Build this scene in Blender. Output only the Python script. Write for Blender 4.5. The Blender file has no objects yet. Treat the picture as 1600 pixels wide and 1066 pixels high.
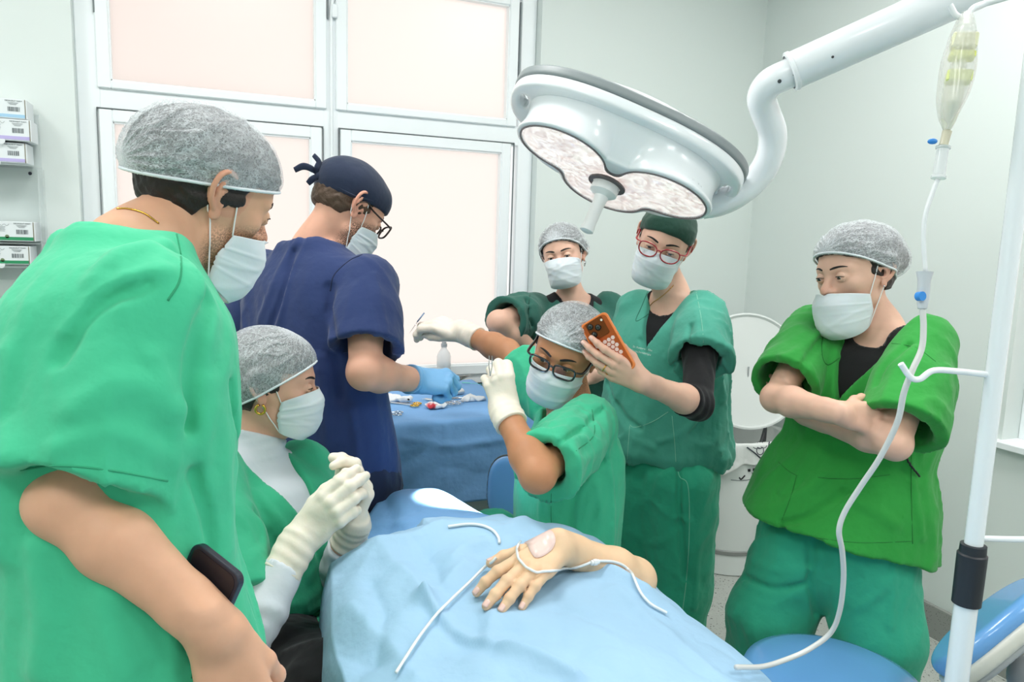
import bpy, math, random, time
import numpy as np
from mathutils import Matrix, Vector
from mathutils.bvhtree import BVHTree
from mathutils.kdtree import KDTree
random.seed(7)
RNG = np.random.default_rng(7)
SC = bpy.context.scene
COL = SC.collection

# ------------------------------------------------------------------ camera
FPX = 1150.0
CAMH = 1.5
_u = np.array([.0313, -.990, -.139]); _u /= np.linalg.norm(_u)
_vy = (-(-490 * _u[0] + 1150 * _u[2]) / _u[1])
_Y = np.array([-490, _vy, 1150.]); _Y /= np.linalg.norm(_Y)
_X = np.cross(_Y, _u)
if _X[0] < 0: _X = -_X
CM = np.array([_X, _Y, _u])            # world = CM @ (right, down, forward)
CAMP = np.array([0, 0, CAMH])
cam_data = bpy.data.cameras.new('camera'); cam = bpy.data.objects.new('camera', cam_data)
COL.objects.link(cam); SC.camera = cam
cam_data.sensor_width = 36.0; cam_data.lens = 36.0 * FPX / 1600.0
cam_data.clip_start = 0.02; cam_data.clip_end = 100
cam.matrix_world = Matrix([[CM[i][0], -CM[i][1], -CM[i][2], CAMP[i]] for i in range(3)] + [[0, 0, 0, 1]])
cam_data.dof.use_dof = False

SC.view_settings.view_transform = 'Standard'
SC.view_settings.look = 'None'
SC.view_settings.gamma = 1.0
SC.view_settings.use_curve_mapping = False
SC.view_settings.exposure = -1.15
SC.cycles.max_bounces = 8
SC.cycles.diffuse_bounces = 4
SC.cycles.transparent_max_bounces = 12
SC.cycles.use_denoising = True
SC.cycles.sample_clamp_indirect = 6.0
SC.cycles.caustics_reflective = False
SC.cycles.caustics_refractive = False

world = bpy.data.worlds.new('daylight'); SC.world = world; world.use_nodes = True
_bg = world.node_tree.nodes['Background']
_bg.inputs[0].default_value = (1.0, .955, .925, 1); _bg.inputs[1].default_value = 3.0

def area(name, loc, rot, sx, sy, power, col=(1, 1, 1)):
    l = bpy.data.lights.new(name, 'AREA'); l.shape = 'RECTANGLE'; l.size = sx; l.size_y = sy
    l.energy = power; l.color = col
    o = bpy.data.objects.new(name, l); COL.objects.link(o); o.location = loc; o.rotation_euler = rot
    return o
CEIL_H = 3.0
PANELS = [(0.1, 1.7), (1.75, 1.5), (-0.9, -0.2), (0.9, -0.9), (-1.5, 1.6), (2.0, -0.3)]  # unseen panels; those behind the camera are added as frontal fill
for _i, (_x, _y) in enumerate(PANELS):
    area('ceiling_fill_light', (_x, _y, CEIL_H - .035), (0, 0, 0), .58, .58, 44 if _y > 0 else 38, (1.0, .99, .975))

# ------------------------------------------------------------------ helpers
def V3(*a): return np.array(a, float)
def P(px, py, d):                       # photo pixel + distance along the view axis -> place in the room
    return CAMP + CM @ (np.array([(px - 800) / FPX, (py - 533) / FPX, 1.0]) * d)
def CV(x, y, z):                        # direction given as (right, down, away)
    v = CM @ np.array([x, y, z], float); return v / np.linalg.norm(v)
def ray(px, py): return CM @ np.array([(px - 800) / FPX, (py - 533) / FPX, 1.0])
def onz(px, py, z): r = ray(px, py); return CAMP + r * ((z - CAMH) / r[2])
def ony(px, py, y): r = ray(px, py); return CAMP + r * (y / r[1])
def onx(px, py, x): r = ray(px, py); return CAMP + r * (x / r[0])
def nrm(v): v = np.asarray(v, float); return v / (np.linalg.norm(v) + 1e-12)
def lerp(a, b, t): return np.asarray(a, float) * (1 - t) + np.asarray(b, float) * t

def lin(c):
    c = [v / 255.0 for v in c]
    return tuple((v / 12.92 if v <= .04045 else ((v + .055) / 1.055) ** 2.4) for v in c) + (1.0,)

def mat(name, rgb, rough=.6, metal=0., spec=.5, bump=None, noise=None, sub=0., trans=0., alpha=1., emis=None, coat=0., sheen=0.):
    """bump=(scale,strength,distance); noise=(scale,amount) value mottling"""
    m = bpy.data.materials.new(name); m.use_nodes = True
    nt = m.node_tree; b = nt.nodes['Principled BSDF']
    b.inputs['Base Color'].default_value = lin(rgb) if max(rgb) > 1.001 else tuple(rgb) + (1,)
    b.inputs['Roughness'].default_value = rough; b.inputs['Metallic'].default_value = metal
    b.inputs['Specular IOR Level'].default_value = spec
    b.inputs['Transmission Weight'].default_value = trans
    b.inputs['Alpha'].default_value = alpha
    b.inputs['Coat Weight'].default_value = coat
    b.inputs['Sheen Weight'].default_value = sheen
    if sub:
        b.inputs['Subsurface Weight'].default_value = sub
        b.inputs['Subsurface Radius'].default_value = (.012, .005, .003)
        b.inputs['Subsurface Scale'].default_value = 1.0
    if emis:
        b.inputs['Emission Color'].default_value = lin(emis[0]); b.inputs['Emission Strength'].default_value = emis[1]
    tc = nt.nodes.new('ShaderNodeTexCoord')
    if noise:
        n = nt.nodes.new('ShaderNodeTexNoise'); n.inputs['Scale'].default_value = noise[0]; n.inputs['Detail'].default_value = 4
        nt.links.new(tc.outputs['Object'], n.inputs['Vector'])
        mr = nt.nodes.new('ShaderNodeMapRange'); mr.inputs[1].default_value = .3; mr.inputs[2].default_value = .7
        mr.inputs[3].default_value = 1 - noise[1]; mr.inputs[4].default_value = 1 + noise[1]
        nt.links.new(n.outputs[0], mr.inputs[0])
        mx = nt.nodes.new('ShaderNodeVectorMath'); mx.operation = 'SCALE'
        mx.inputs[0].default_value = b.inputs['Base Color'].default_value[:3]
        nt.links.new(mr.outputs[0], mx.inputs['Scale']); nt.links.new(mx.outputs[0], b.inputs['Base Color'])
    if bump:
        prev = None
        for (s, st, d) in (bump if isinstance(bump[0], (tuple, list)) else [bump]):
            n = nt.nodes.new('ShaderNodeTexNoise'); n.inputs['Scale'].default_value = s; n.inputs['Detail'].default_value = 3
            nt.links.new(tc.outputs['Object'], n.inputs['Vector'])
            bp = nt.nodes.new('ShaderNodeBump'); bp.inputs['Strength'].default_value = st; bp.inputs['Distance'].default_value = d
            nt.links.new(n.outputs[0], bp.inputs['Height'])
            if prev: nt.links.new(prev.outputs[0], bp.inputs['Normal'])
            prev = bp
        nt.links.new(prev.outputs[0], b.inputs['Normal'])
    return m

def link(o, parent=None):
    COL.objects.link(o)
    if parent is not None:
        o.parent = parent
        o.matrix_parent_inverse = parent.matrix_world.inverted()
    return o
def tag(o, label=None, cat=None, group=None, kind=None):
    if label: o['label'] = label
    if cat: o['category'] = cat
    if group: o['group'] = group
    if kind: o['kind'] = kind
    return o
def empty(name, loc, rz=0):
    o = bpy.data.objects.new(name, None); COL.objects.link(o)
    o.empty_display_size = .05
    o.matrix_world = Matrix.Translation(Vector(loc)) @ Matrix.Rotation(rz, 4, 'Z')
    return o
def obj(name, verts, faces, m, parent=None, smooth=True, mw=None, smooth_angle=None):
    me = bpy.data.meshes.new(name)
    verts = np.asarray(verts, np.float32)
    if isinstance(faces, np.ndarray) and faces.ndim == 2:
        nf, k = faces.shape
        me.vertices.add(len(verts)); me.vertices.foreach_set('co', verts.ravel())
        me.loops.add(nf * k); me.loops.foreach_set('vertex_index', faces.astype(np.int32).ravel())
        me.polygons.add(nf); me.polygons.foreach_set('loop_start', np.arange(0, nf * k, k, dtype=np.int32))
        me.update(calc_edges=True)
    else:
        me.from_pydata([tuple(map(float, v)) for v in verts], [], [tuple(map(int, f)) for f in faces]); me.update()
    if smooth: me.polygons.foreach_set('use_smooth', [True] * len(me.polygons))
    if m is not None: me.materials.append(m)
    o = bpy.data.objects.new(name, me)
    COL.objects.link(o)
    if mw is not None: o.matrix_world = mw
    if parent is not None:
        o.parent = parent; o.matrix_parent_inverse = parent.matrix_world.inverted()
    if smooth_angle is not None: me.set_sharp_from_angle(angle=math.radians(smooth_angle))
    return o

class MB:
    """collects vertices and faces of one mesh"""
    def __init__(s): s.v = []; s.f = []
    def add(s, v, f):
        b = len(s.v); s.v.extend([tuple(map(float, p)) for p in v]); s.f.extend([tuple(int(i) + b for i in q) for q in f]); return s
    def box(s, c, d, ax=None, bev=0.):
        c = np.asarray(c, float); hx, hy, hz = np.asarray(d, float) / 2
        A = np.eye(3) if ax is None else np.asarray(ax, float)     # rows: axes
        bev = min(bev, hx * .9, hy * .9, hz * .9)
        if bev <= 0:
            pts = [(x, y, z) for x in (-hx, hx) for y in (-hy, hy) for z in (-hz, hz)]
            f = [(0, 1, 3, 2), (4, 6, 7, 5), (0, 4, 5, 1), (2, 3, 7, 6), (0, 2, 6, 4), (1, 5, 7, 3)]
        else:
            pts = []; idx = {}
            for sx in (-1, 1):
                for sy in (-1, 1):
                    for sz in (-1, 1):
                        for k in range(3):
                            p = [sx * (hx - bev), sy * (hy - bev), sz * (hz - bev)]
                            p[k] = (sx * hx, sy * hy, sz * hz)[k]
                            idx[(sx, sy, sz, k)] = len(pts); pts.append(p)
            f = []
            for k in range(3):
                a, b = [(1, 2), (2, 0), (0, 1)][k]
                for sg in (-1, 1):
                    q = []
                    for (p, r) in ((-1, -1), (1, -1), (1, 1), (-1, 1)):
                        t = [0, 0, 0]; t[k] = sg; t[a] = p; t[b] = r; q.append(idx[tuple(t) + (k,)])
                    f.append(q if sg > 0 else q[::-1])
            for k in range(3):
                a, b = [(1, 2), (2, 0), (0, 1)][k]
                for sa in (-1, 1):
                    for sb in (-1, 1):
                        t0 = [0, 0, 0]; t1 = [0, 0, 0]; t0[k] = -1; t1[k] = 1
                        t0[a] = t1[a] = sa; t0[b] = t1[b] = sb
                        q = [idx[tuple(t0) + (a,)], idx[tuple(t1) + (a,)], idx[tuple(t1) + (b,)], idx[tuple(t0) + (b,)]]
                        f.append(q if sa * sb > 0 else q[::-1])
            for sx in (-1, 1):
                for sy in (-1, 1):
                    for sz in (-1, 1):
                        q = [idx[(sx, sy, sz, k)] for k in range(3)]
                        f.append(q if sx * sy * sz > 0 else q[::-1])
        pts = np.array(pts) @ A + c
        return s.add(pts, f)
    def tube(s, pts, r, n=12, caps=True, flat=1.0, up=None):
        v, f = tube_vf(pts, r, n, caps, flat, up); return s.add(v, f)
    def lathe(s, prof, c=(0, 0, 0), ax=(0, 0, 1), n=32, caps=True):
        ax = nrm(ax); a = nrm(np.cross(ax, (0, 1, 0) if abs(ax[1]) < .9 else (1, 0, 0))); b = np.cross(ax, a)
        c = np.asarray(c, float); base = []
        for (r, h) in prof:
            for i in range(n):
                t = 2 * math.pi * i / n
                base.append(c + ax * h + (a * math.cos(t) + b * math.sin(t)) * r)
        f = []
        for j in range(len(prof) - 1):
            for i in range(n):
                k = (i + 1) % n
                f.append((j * n + i, j * n + k, (j + 1) * n + k, (j + 1) * n + i))
        if caps:
            f.append(tuple(range(n))[::-1]); f.append(tuple((len(prof) - 1) * n + i for i in range(n)))
        return s.add(base, f)
    def sphere(s, c, r, n=16, m=10, R=None):
        r = np.array(r if hasattr(r, '__len__') else (r, r, r), float); pts = []
        for j in range(m + 1):
            th = math.pi * j / m
            for i in range(n):
                ph = 2 * math.pi * i / n
                pts.append((math.sin(th) * math.cos(ph), math.sin(th) * math.sin(ph), math.cos(th)))
        pts = np.array(pts) * r
        if R is not None: pts = pts @ np.asarray(R)
        f = [(j * n + i, (j + 1) * n + i, (j + 1) * n + (i + 1) % n, j * n + (i + 1) % n) for j in range(m) for i in range(n)]
        return s.add(pts + np.asarray(c, float), f)
    def prism(s, outline, o, u, v, h, bevel=0.):
        """outline 2D pts in (u,v) plane at origin o extruded by vector h"""
        o = np.asarray(o, float); u = np.asarray(u, float); v = np.asarray(v, float); h = np.asarray(h, float)
        n = len(outline); A = [o + u * a + v * b for a, b in outline]
        vs = A + [p + h for p in A]
        f = [tuple(range(n))[::-1], tuple(range(n, 2 * n))] + [(i, (i + 1) % n, n + (i + 1) % n, n + i) for i in range(n)]
        return s.add(vs, f)
    def build(s, name, m, parent=None, smooth=False, mw=None, angle=None):
        return obj(name, s.v, s.f, m, parent, smooth, mw, angle)

def catmull(pts, n=8):
    pts = np.asarray(pts, float)
    if len(pts) < 3: return np.array([lerp(pts[0], pts[-1], t) for t in np.linspace(0, 1, n + 1)])
    p = np.vstack([2 * pts[0] - pts[1], pts, 2 * pts[-1] - pts[-2]]); out = []
    for i in range(1, len(p) - 2):
        for k in range(n):
            t = k / n
            out.append(.5 * ((2 * p[i]) + (-p[i - 1] + p[i + 1]) * t + (2 * p[i - 1] - 5 * p[i] + 4 * p[i + 1] - p[i + 2]) * t * t + (-p[i - 1] + 3 * p[i] - 3 * p[i + 1] + p[i + 2]) * t ** 3))
    out.append(p[-2]); return np.array(out)
def tube_vf(pts, r, n=12, caps=True, flat=1.0, up=None):
    pts = np.asarray(pts, float); N = len(pts)
    rr = np.full(N, r, float) if np.isscalar(r) else np.interp(np.linspace(0, 1, N), np.linspace(0, 1, len(r)), r)
    T = np.gradient(pts, axis=0); T /= np.linalg.norm(T, axis=1)[:, None] + 1e-12
    a = np.asarray(up, float) if up is not None else (V3(0, 0, 1) if abs(T[0][2]) < .9 else V3(1, 0, 0))
    vs = []
    for i in range(N):
        a = a - T[i] * (a @ T[i]); a = nrm(a); b = np.cross(T[i], a)
        for k in range(n):
            t = 2 * math.pi * k / n
            vs.append(pts[i] + (a * math.cos(t) * flat + b * math.sin(t)) * rr[i])
    f = [(i * n + k, i * n + (k + 1) % n, (i + 1) * n + (k + 1) % n, (i + 1) * n + k) for i in range(N - 1) for k in range(n)]
    if caps: f.append(tuple(range(n))[::-1]); f.append(tuple((N - 1) * n + k for k in range(n)))
    return vs, f
def grid_vf(G, closed_u=False):
    """G (nu,nv,3) -> verts, quads"""
    nu, nv = G.shape[:2]
    idx = np.arange(nu * nv).reshape(nu, nv)
    a = idx[:-1, :-1]; b = idx[1:, :-1]; c = idx[1:, 1:]; d = idx[:-1, 1:]
    F = np.stack([a, b, c, d], -1).reshape(-1, 4)
    if closed_u:
        F = np.vstack([F, np.stack([idx[-1, :-1], idx[0, :-1], idx[0, 1:], idx[-1, 1:]], -1)])
    return G.reshape(-1, 3), F
def solidify(o, t, offset=-1):
    md = o.modifiers.new('thickness', 'SOLIDIFY'); md.thickness = t; md.offset = offset; return o
def subsurf(o, l=1):
    md = o.modifiers.new('smooth', 'SUBSURF'); md.levels = l; md.render_levels = l; return o

# ------------------------------------------------------------------ implicit surfaces
def smin(a, b, k):
    if k <= 0: return np.minimum(a, b)
    h = np.clip(.5 + .5 * (b - a) / k, 0, 1); return b + (a - b) * h - k * h * (1 - h)
def smax(a, b, k): return -smin(-a, -b, k)
def d_cone(a, b, ra, rb):
    a = np.asarray(a, np.float32); b = np.asarray(b, np.float32); ab = b - a; L = float(ab @ ab) + 1e-12
    def f(Q):
        q = Q - a; t = np.clip(q @ ab / L, 0, 1); q = q - t[:, None] * ab
        return np.sqrt(np.einsum('ij,ij->i', q, q)) - (ra + (rb - ra) * t)
    return f
def d_ell(c, r, R=None):
    c = np.asarray(c, np.float32); r = np.asarray(r if hasattr(r, '__len__') else (r, r, r), np.float32)
    R_ = None if R is None else np.asarray(R, np.float32)          # rows = axes
    def f(Q):
        q = Q - c
        if R_ is not None: q = q @ R_.T
        a = q / r; k0 = np.sqrt(np.einsum('ij,ij->i', a, a)); b = a / r; k1 = np.sqrt(np.einsum('ij,ij->i', b, b)) + 1e-9
        return k0 * (k0 - 1) / k1
    return f
def d_box(c, h, R=None, r=.005):
    c = np.asarray(c, np.float32); h = np.asarray(h, np.float32) - r; R_ = None if R is None else np.asarray(R, np.float32)
    def f(Q):
        q = Q - c
        if R_ is not None: q = q @ R_.T
        q = np.abs(q) - h
        return np.linalg.norm(np.maximum(q, 0), axis=1) + np.minimum(q.max(1), 0) - r
    return f
def d_chain(pts, rad, k=0.):
    fs = [d_cone(pts[i], pts[i + 1], rad[i], rad[i + 1]) for i in range(len(pts) - 1)]
    return d_union(fs, k)
def d_union(fs, k=0.):
    def f(Q):
        d = fs[0](Q)
        for g in fs[1:]: d = smin(d, g(Q), k)
        return d
    return f
def d_sub(f1, f2, k=.005): return lambda Q: smax(f1(Q), -f2(Q), k)
def d_int(f1, f2, k=.005): return lambda Q: smax(f1(Q), f2(Q), k)
def d_off(f1, o): return lambda Q: f1(Q) - o
def d_plane(p, n):
    p = np.asarray(p, np.float32); n = nrm(n).astype(np.float32)
    return lambda Q: (Q - p) @ n        # negative behind n
def d_loft(st, end=.02, p=2.3):
    """st: list of (center, lateral, front, rx, ry); solid lofted along the chord of the centres"""
    C = catmull([s[0] for s in st], 6); n = len(C)
    ss = np.linspace(0, 1, len(st)); t = np.linspace(0, 1, n)
    def tab(j):
        a = catmull([np.atleast_1d(np.asarray(s[j], float)) if hasattr(s[j], '__len__') else np.array([s[j]]) for s in st], 6); return a
    LA, FR, RX, RY = tab(1), tab(2), tab(3)[:, 0], tab(4)[:, 0]
    ax = nrm(C[-1] - C[0]); L = float((C[-1] - C[0]) @ ax); u = (C - C[0]) @ ax
    u = np.maximum.accumulate(u + np.arange(n) * 1e-6)
    LA -= (LA @ ax)[:, None] * ax; LA /= np.linalg.norm(LA, axis=1)[:, None]
    FR = np.cross(np.broadcast_to(ax, LA.shape), LA)
    C0 = C[0].copy()
    def f(Q):
        w = (Q - C0) @ ax; wc = np.clip(w, 0, L)
        c = np.stack([np.interp(wc, u, C[:, i]) for i in range(3)], 1)
        la = np.stack([np.interp(wc, u, LA[:, i]) for i in range(3)], 1)
        fr = np.stack([np.interp(wc, u, FR[:, i]) for i in range(3)], 1)
        rx = np.interp(wc, u, RX); ry = np.interp(wc, u, RY)
        q = Q - c; a = np.einsum('ij,ij->i', q, la); b = np.einsum('ij,ij->i', q, fr)
        m = ((np.abs(a) / rx) ** p + (np.abs(b) / ry) ** p + 1e-9) ** (1 / p)
        d = (1 - 1 / np.maximum(m, .05)) * np.sqrt(a * a + b * b + 1e-10)
        d = np.where(m < .3, -.7 * np.minimum(rx, ry), d)
        return smax(smax(d, w - L, end), -w, end * .4)
    return f
def snoise(Q, M, seed=0, n=5):
    """cheap smooth noise; M scales the coordinates (3 or 3x3)"""
    rg = np.random.default_rng(seed); M = np.asarray(M, float)
    q = Q * M if M.ndim == 1 else Q @ M.T
    q = q + .6 * np.sin(q[:, [1, 2, 0]] * 1.3 + rg.uniform(0, 6, 3))
    s = 0
    for i in range(n):
        k = rg.normal(0, 1, 3); k = k / np.linalg.norm(k) * (1 + .8 * i / n); s = s + np.sin(q @ k + rg.uniform(0, 6))
    return s / math.sqrt(n)
def ridged(x): return 1 - np.minimum(np.abs(x) * 1.2, 1)
def wrinkles(ws):
    """ws: (a, b, width, height): rounded raised folds along segments (height<0: grooves)"""
    fs = [(d_cone(a, b, 0, 0), w, h) for a, b, w, h in ws]
    def g(Q):
        s = 0
        for d, w, h in fs:
            s = s + h * np.exp(-(d(Q) / w) ** 2)
        return s
    return g
def with_disp(f, g): return lambda Q: f(Q) - g(Q)

def mesh_field(f, lo, hi, h, B=8, refine=True, slack=1.35):
    lo = np.asarray(lo, float); hi = np.asarray(hi, float)
    nb = np.maximum(1, np.ceil((hi - lo) / (h * B)).astype(int)); n = nb * B + 1
    bi = np.stack(np.meshgrid(*[np.arange(k) for k in nb], indexing='ij'), -1).reshape(-1, 3)
    ctr = (lo + (bi + .5) * B * h).astype(np.float32)
    dc = np.concatenate([f(ctr[i:i + 60000]) for i in range(0, len(ctr), 60000)])
    keep = np.abs(dc) < B * h * .866 * slack + h
    F = np.repeat(np.repeat(np.repeat(dc.reshape(nb).astype(np.float32), B, 0), B, 1), B, 2)
    F = np.pad(F, ((0, 1), (0, 1), (0, 1)), mode='edge')
    off = np.stack(np.meshgrid(*[np.arange(B + 1)] * 3, indexing='ij'), -1).reshape(-1, 3)
    kb = bi[keep]
    step = max(1, 200000 // len(off))
    for i in range(0, len(kb), step):
        g = (kb[i:i + step, None, :] * B + off[None]).reshape(-1, 3)
        F[g[:, 0], g[:, 1], g[:, 2]] = f((lo + g * h).astype(np.float32))
    S = F < 0
    c8 = [S[a:n[0] - 1 + a, b:n[1] - 1 + b, c:n[2] - 1 + c] for a in (0, 1) for b in (0, 1) for c in (0, 1)]
    al = c8[0].copy(); an = c8[0].copy()
    for s in c8[1:]: al &= s; an |= s
    act = np.argwhere(an & ~al)
    if len(act) == 0: return np.zeros((0, 3)), np.zeros((0, 4), int)
    idx = np.full(tuple(n - 1), -1, np.int32); idx[act[:, 0], act[:, 1], act[:, 2]] = np.arange(len(act))
    cn = np.array([(a, b, c) for a in (0, 1) for b in (0, 1) for c in (0, 1)])
    vals = np.stack([F[act[:, 0] + a, act[:, 1] + b, act[:, 2] + c] for a, b, c in cn], 1)
    acc = np.zeros((len(act), 3)); cnt = np.zeros(len(act))
    for i in range(8):
        for j in range(i + 1, 8):
            if np.abs(cn[i] - cn[j]).sum() == 1:
                va, vb = vals[:, i], vals[:, j]; m = (va < 0) != (vb < 0)
                t = np.where(m, va / np.where(va == vb, 1, va - vb), 0)
                acc += np.where(m[:, None], cn[i] + t[:, None] * (cn[j] - cn[i]), 0); cnt += m
    Vv = lo + (act + acc / np.maximum(cnt, 1)[:, None]) * h
    faces = []
    for ax in range(3):
        b_, c_ = [(1, 2), (2, 0), (0, 1)][ax]
        sl0 = [slice(None)] * 3; sl1 = [slice(None)] * 3
        sl0[ax] = slice(0, -1); sl1[ax] = slice(1, None)
        s0 = S[tuple(sl0)]; s1 = S[tuple(sl1)]
        e = np.argwhere(s0 != s1)
        e = e[(e[:, b_] > 0) & (e[:, b_] < n[b_] - 1) & (e[:, c_] > 0) & (e[:, c_] < n[c_] - 1)]
        flip = s0[e[:, 0], e[:, 1], e[:, 2]]
        q = []
        for (db, dc_) in ((-1, -1), (0, -1), (0, 0), (-1, 0)):
            g = e.copy(); g[:, b_] += db; g[:, c_] += dc_; q.append(idx[g[:, 0], g[:, 1], g[:, 2]])
        q = np.stack(q, 1); q[~flip] = q[~flip][:, ::-1]; faces.append(q)
    Fc = np.vstack(faces); Fc = Fc[(Fc >= 0).all(1)]
    if refine:
        e = h * .35; Q = Vv.astype(np.float32)
        for i in range(0, len(Q), 150000):
            q = Q[i:i + 150000]; d0 = f(q)
            g = np.stack([f(q + np.array(v, np.float32) * e) for v in ((1, 0, 0), (0, 1, 0), (0, 0, 1))], 1) - d0[:, None]
            g = g / e; gl = np.maximum(np.einsum('ij,ij->i', g, g), .2)
            st = g * (d0 / gl)[:, None]; sl = np.linalg.norm(st, axis=1)[:, None]
            st *= np.minimum(1, h * .6 / np.maximum(sl, 1e-9))
            Vv[i:i + 150000] -= st
    return Vv, Fc
def join_vf(parts):
    vs = []; fs = []; b = 0
    for v, f in parts:
        if len(v) == 0: continue
        vs.append(v); fs.append(np.asarray(f) + b); b += len(v)
    return np.vstack(vs), np.vstack(fs)
_T0 = time.time()
def log(*a): print('[%6.1f]' % (time.time() - _T0), *a, flush=True)
# ------------------------------------------------------------------ materials of the room
M_WALL = mat('wall_paint', (221, 229, 226), rough=.55, bump=((60, .06, .002)))
M_CEIL = mat('ceiling_paint', (236, 238, 236), rough=.8)
M_FRAME = mat('window_enamel', (243, 248, 250), rough=.35, spec=.5, bump=((40, .05, .001)))
M_GASKET = mat('window_gap', (120, 128, 130), rough=.7)
M_WHITE = mat('white_enamel', (236, 241, 244), rough=.25, spec=.5, coat=.3)
M_WHITEPL = mat('white_plastic', (232, 235, 235), rough=.4)
M_DARK = mat('dark_rubber', (34, 38, 44), rough=.55)
M_STEEL = mat('stainless_steel', (196, 198, 200), rough=.22, metal=1.)
M_GOLD = mat('gold', (226, 178, 82), rough=.25, metal=1.)

def terrazzo(name, base, dark, tile=.6, grout=True):
    m = bpy.data.materials.new(name); m.use_nodes = True; nt = m.node_tree; b = nt.nodes['Principled BSDF']
    tc = nt.nodes.new('ShaderNodeTexCoord'); b.inputs['Roughness'].default_value = .45
    def vor(scale, thr, soft):
        v = nt.nodes.new('ShaderNodeTexVoronoi'); v.inputs['Scale'].default_value = scale
        nt.links.new(tc.outputs['Object'], v.inputs['Vector'])
        r = nt.nodes.new('ShaderNodeMapRange'); r.inputs[1].default_value = thr; r.inputs[2].default_value = thr + soft
        nt.links.new(v.outputs['Distance'], r.inputs[0]); return r.outputs[0], v
    a, v1 = vor(75, .22, .05); c, v2 = vor(170, .2, .06)
    # only some cells carry a chip
    s = nt.nodes.new('ShaderNodeSeparateColor'); nt.links.new(v1.outputs['Color'], s.inputs[0])
    g = nt.nodes.new('ShaderNodeMath'); g.operation = 'GREATER_THAN'; g.inputs[1].default_value = .45; nt.links.new(s.outputs[0], g.inputs[0])
    mx = nt.nodes.new('ShaderNodeMath'); mx.operation = 'MAXIMUM'; nt.links.new(a, mx.inputs[0]); nt.links.new(g.outputs[0], mx.inputs[1])
    s2 = nt.nodes.new('ShaderNodeSeparateColor'); nt.links.new(v2.outputs['Color'], s2.inputs[0])
    g2 = nt.nodes.new('ShaderNodeMath'); g2.operation = 'GREATER_THAN'; g2.inputs[1].default_value = .4; nt.links.new(s2.outputs[1], g2.inputs[0])
    mx2 = nt.nodes.new('ShaderNodeMath'); mx2.operation = 'MAXIMUM'; nt.links.new(c, mx2.inputs[0]); nt.links.new(g2.outputs[0], mx2.inputs[1])
    mn = nt.nodes.new('ShaderNodeMath'); mn.operation = 'MULTIPLY'; nt.links.new(mx.outputs[0], mn.inputs[0]); nt.links.new(mx2.outputs[0], mn.inputs[1])
    mix = nt.nodes.new('ShaderNodeMix'); mix.data_type = 'RGBA'
    mix.inputs[6].default_value = lin(dark); mix.inputs[7].default_value = lin(base); nt.links.new(mn.outputs[0], mix.inputs[0])
    nt.links.new(mix.outputs[2], b.inputs['Base Color'])
    return m
M_FLOOR = terrazzo('speckled_floor', (186, 190, 184), (92, 92, 88))
M_BASE = terrazzo('speckled_baseboard', (150, 153, 148), (70, 70, 68))
M_GROUT = mat('grout_line', (205, 208, 204), rough=.7)

WX = 2.613            # right wall
WY = 3.05             # window wall, room face
LX, BY = -2.0, -2.2
def struct(o): o['kind'] = 'structure'; return o
TH = .15
# window opening in the window wall
OX0, OX1, OZ0, OZ1 = -.385, 1.395, .835, 2.75
b = MB()
b.box(((LX + OX0) / 2, WY + TH / 2, 1.5), (OX0 - LX, TH, 3.0))
b.box(((OX1 + WX + TH) / 2, WY + TH / 2, 1.5), (WX + TH - OX1, TH, 3.0))
b.box(((OX0 + OX1) / 2, WY + TH / 2, OZ0 / 2), (OX1 - OX0, TH, OZ0))
b.box(((OX0 + OX1) / 2, WY + TH / 2, (OZ1 + 3) / 2), (OX1 - OX0, TH, 3 - OZ1))
struct(b.build('wall_back', M_WALL))
# right wall with its own window niche at the right edge of the picture
RY0, RY1, RZ0, RZ1 = .35, 1.66, .84, 2.3
b = MB()
b.box((WX + TH / 2, (RY1 + WY) / 2, 1.5), (TH, WY - RY1, 3))
b.box((WX + TH / 2, (BY + RY0) / 2, 1.5), (TH, RY0 - BY, 3))
b.box((WX + TH / 2, (RY0 + RY1) / 2, RZ0 / 2), (TH, RY1 - RY0, RZ0))
b.box((WX + TH / 2, (RY0 + RY1) / 2, (3 + RZ1) / 2), (TH, RY1 - RY0, 3 - RZ1))
struct(b.build('wall_right', M_WALL))
struct(MB().box((LX - TH / 2, (BY + WY) / 2, 1.5), (TH, WY - BY + 2 * TH, 3)).build('wall_left', M_WALL))
struct(MB().box(((LX + WX) / 2, BY - TH / 2, 1.5), (WX - LX + 2 * TH, TH, 3)).build('wall_front', M_WALL))
struct(MB().box(((LX + WX) / 2, (BY + WY) / 2, -.05), (WX - LX + 2 * TH, WY - BY + 2 * TH, .1)).build('floor', M_FLOOR))
struct(MB().box(((LX + WX) / 2, (BY + WY) / 2, CEIL_H + .05), (WX - LX + 2 * TH, WY - BY + 2 * TH, .1)).build('ceiling', M_CEIL))
b = MB().box((WX - .008, (BY + WY) / 2, .066), (.016, WY - BY, .132), bev=.002)
o = struct(b.build('baseboard_right', M_BASE))
g = MB()
for yy in (2.07, 1.47, .87, 2.67): g.box((WX - .017, yy, .066), (.002, .004, .13))
g.box((WX - .018, (BY + WY) / 2, .002), (.006, WY - BY, .003))
struct(g.build('baseboard_grout', M_GROUT, o))
b = MB().box(((LX + WX) / 2 - .01, WY - .008, .066), (WX - LX - .03, .016, .132), bev=.002)
struct(b.build('baseboard_back', M_BASE))
g = MB()
for i in range(8):
    g.box((LX + .01 + .6 * i + .35, (BY + WY) / 2, .0006), (.003, WY - BY, .0012))
for i in range(9):
    g.box(((LX + WX) / 2, BY + .27 + .6 * i, .0006), (WX - LX, .003, .0012))
struct(g.build('floor_grout', M_GROUT))

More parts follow.
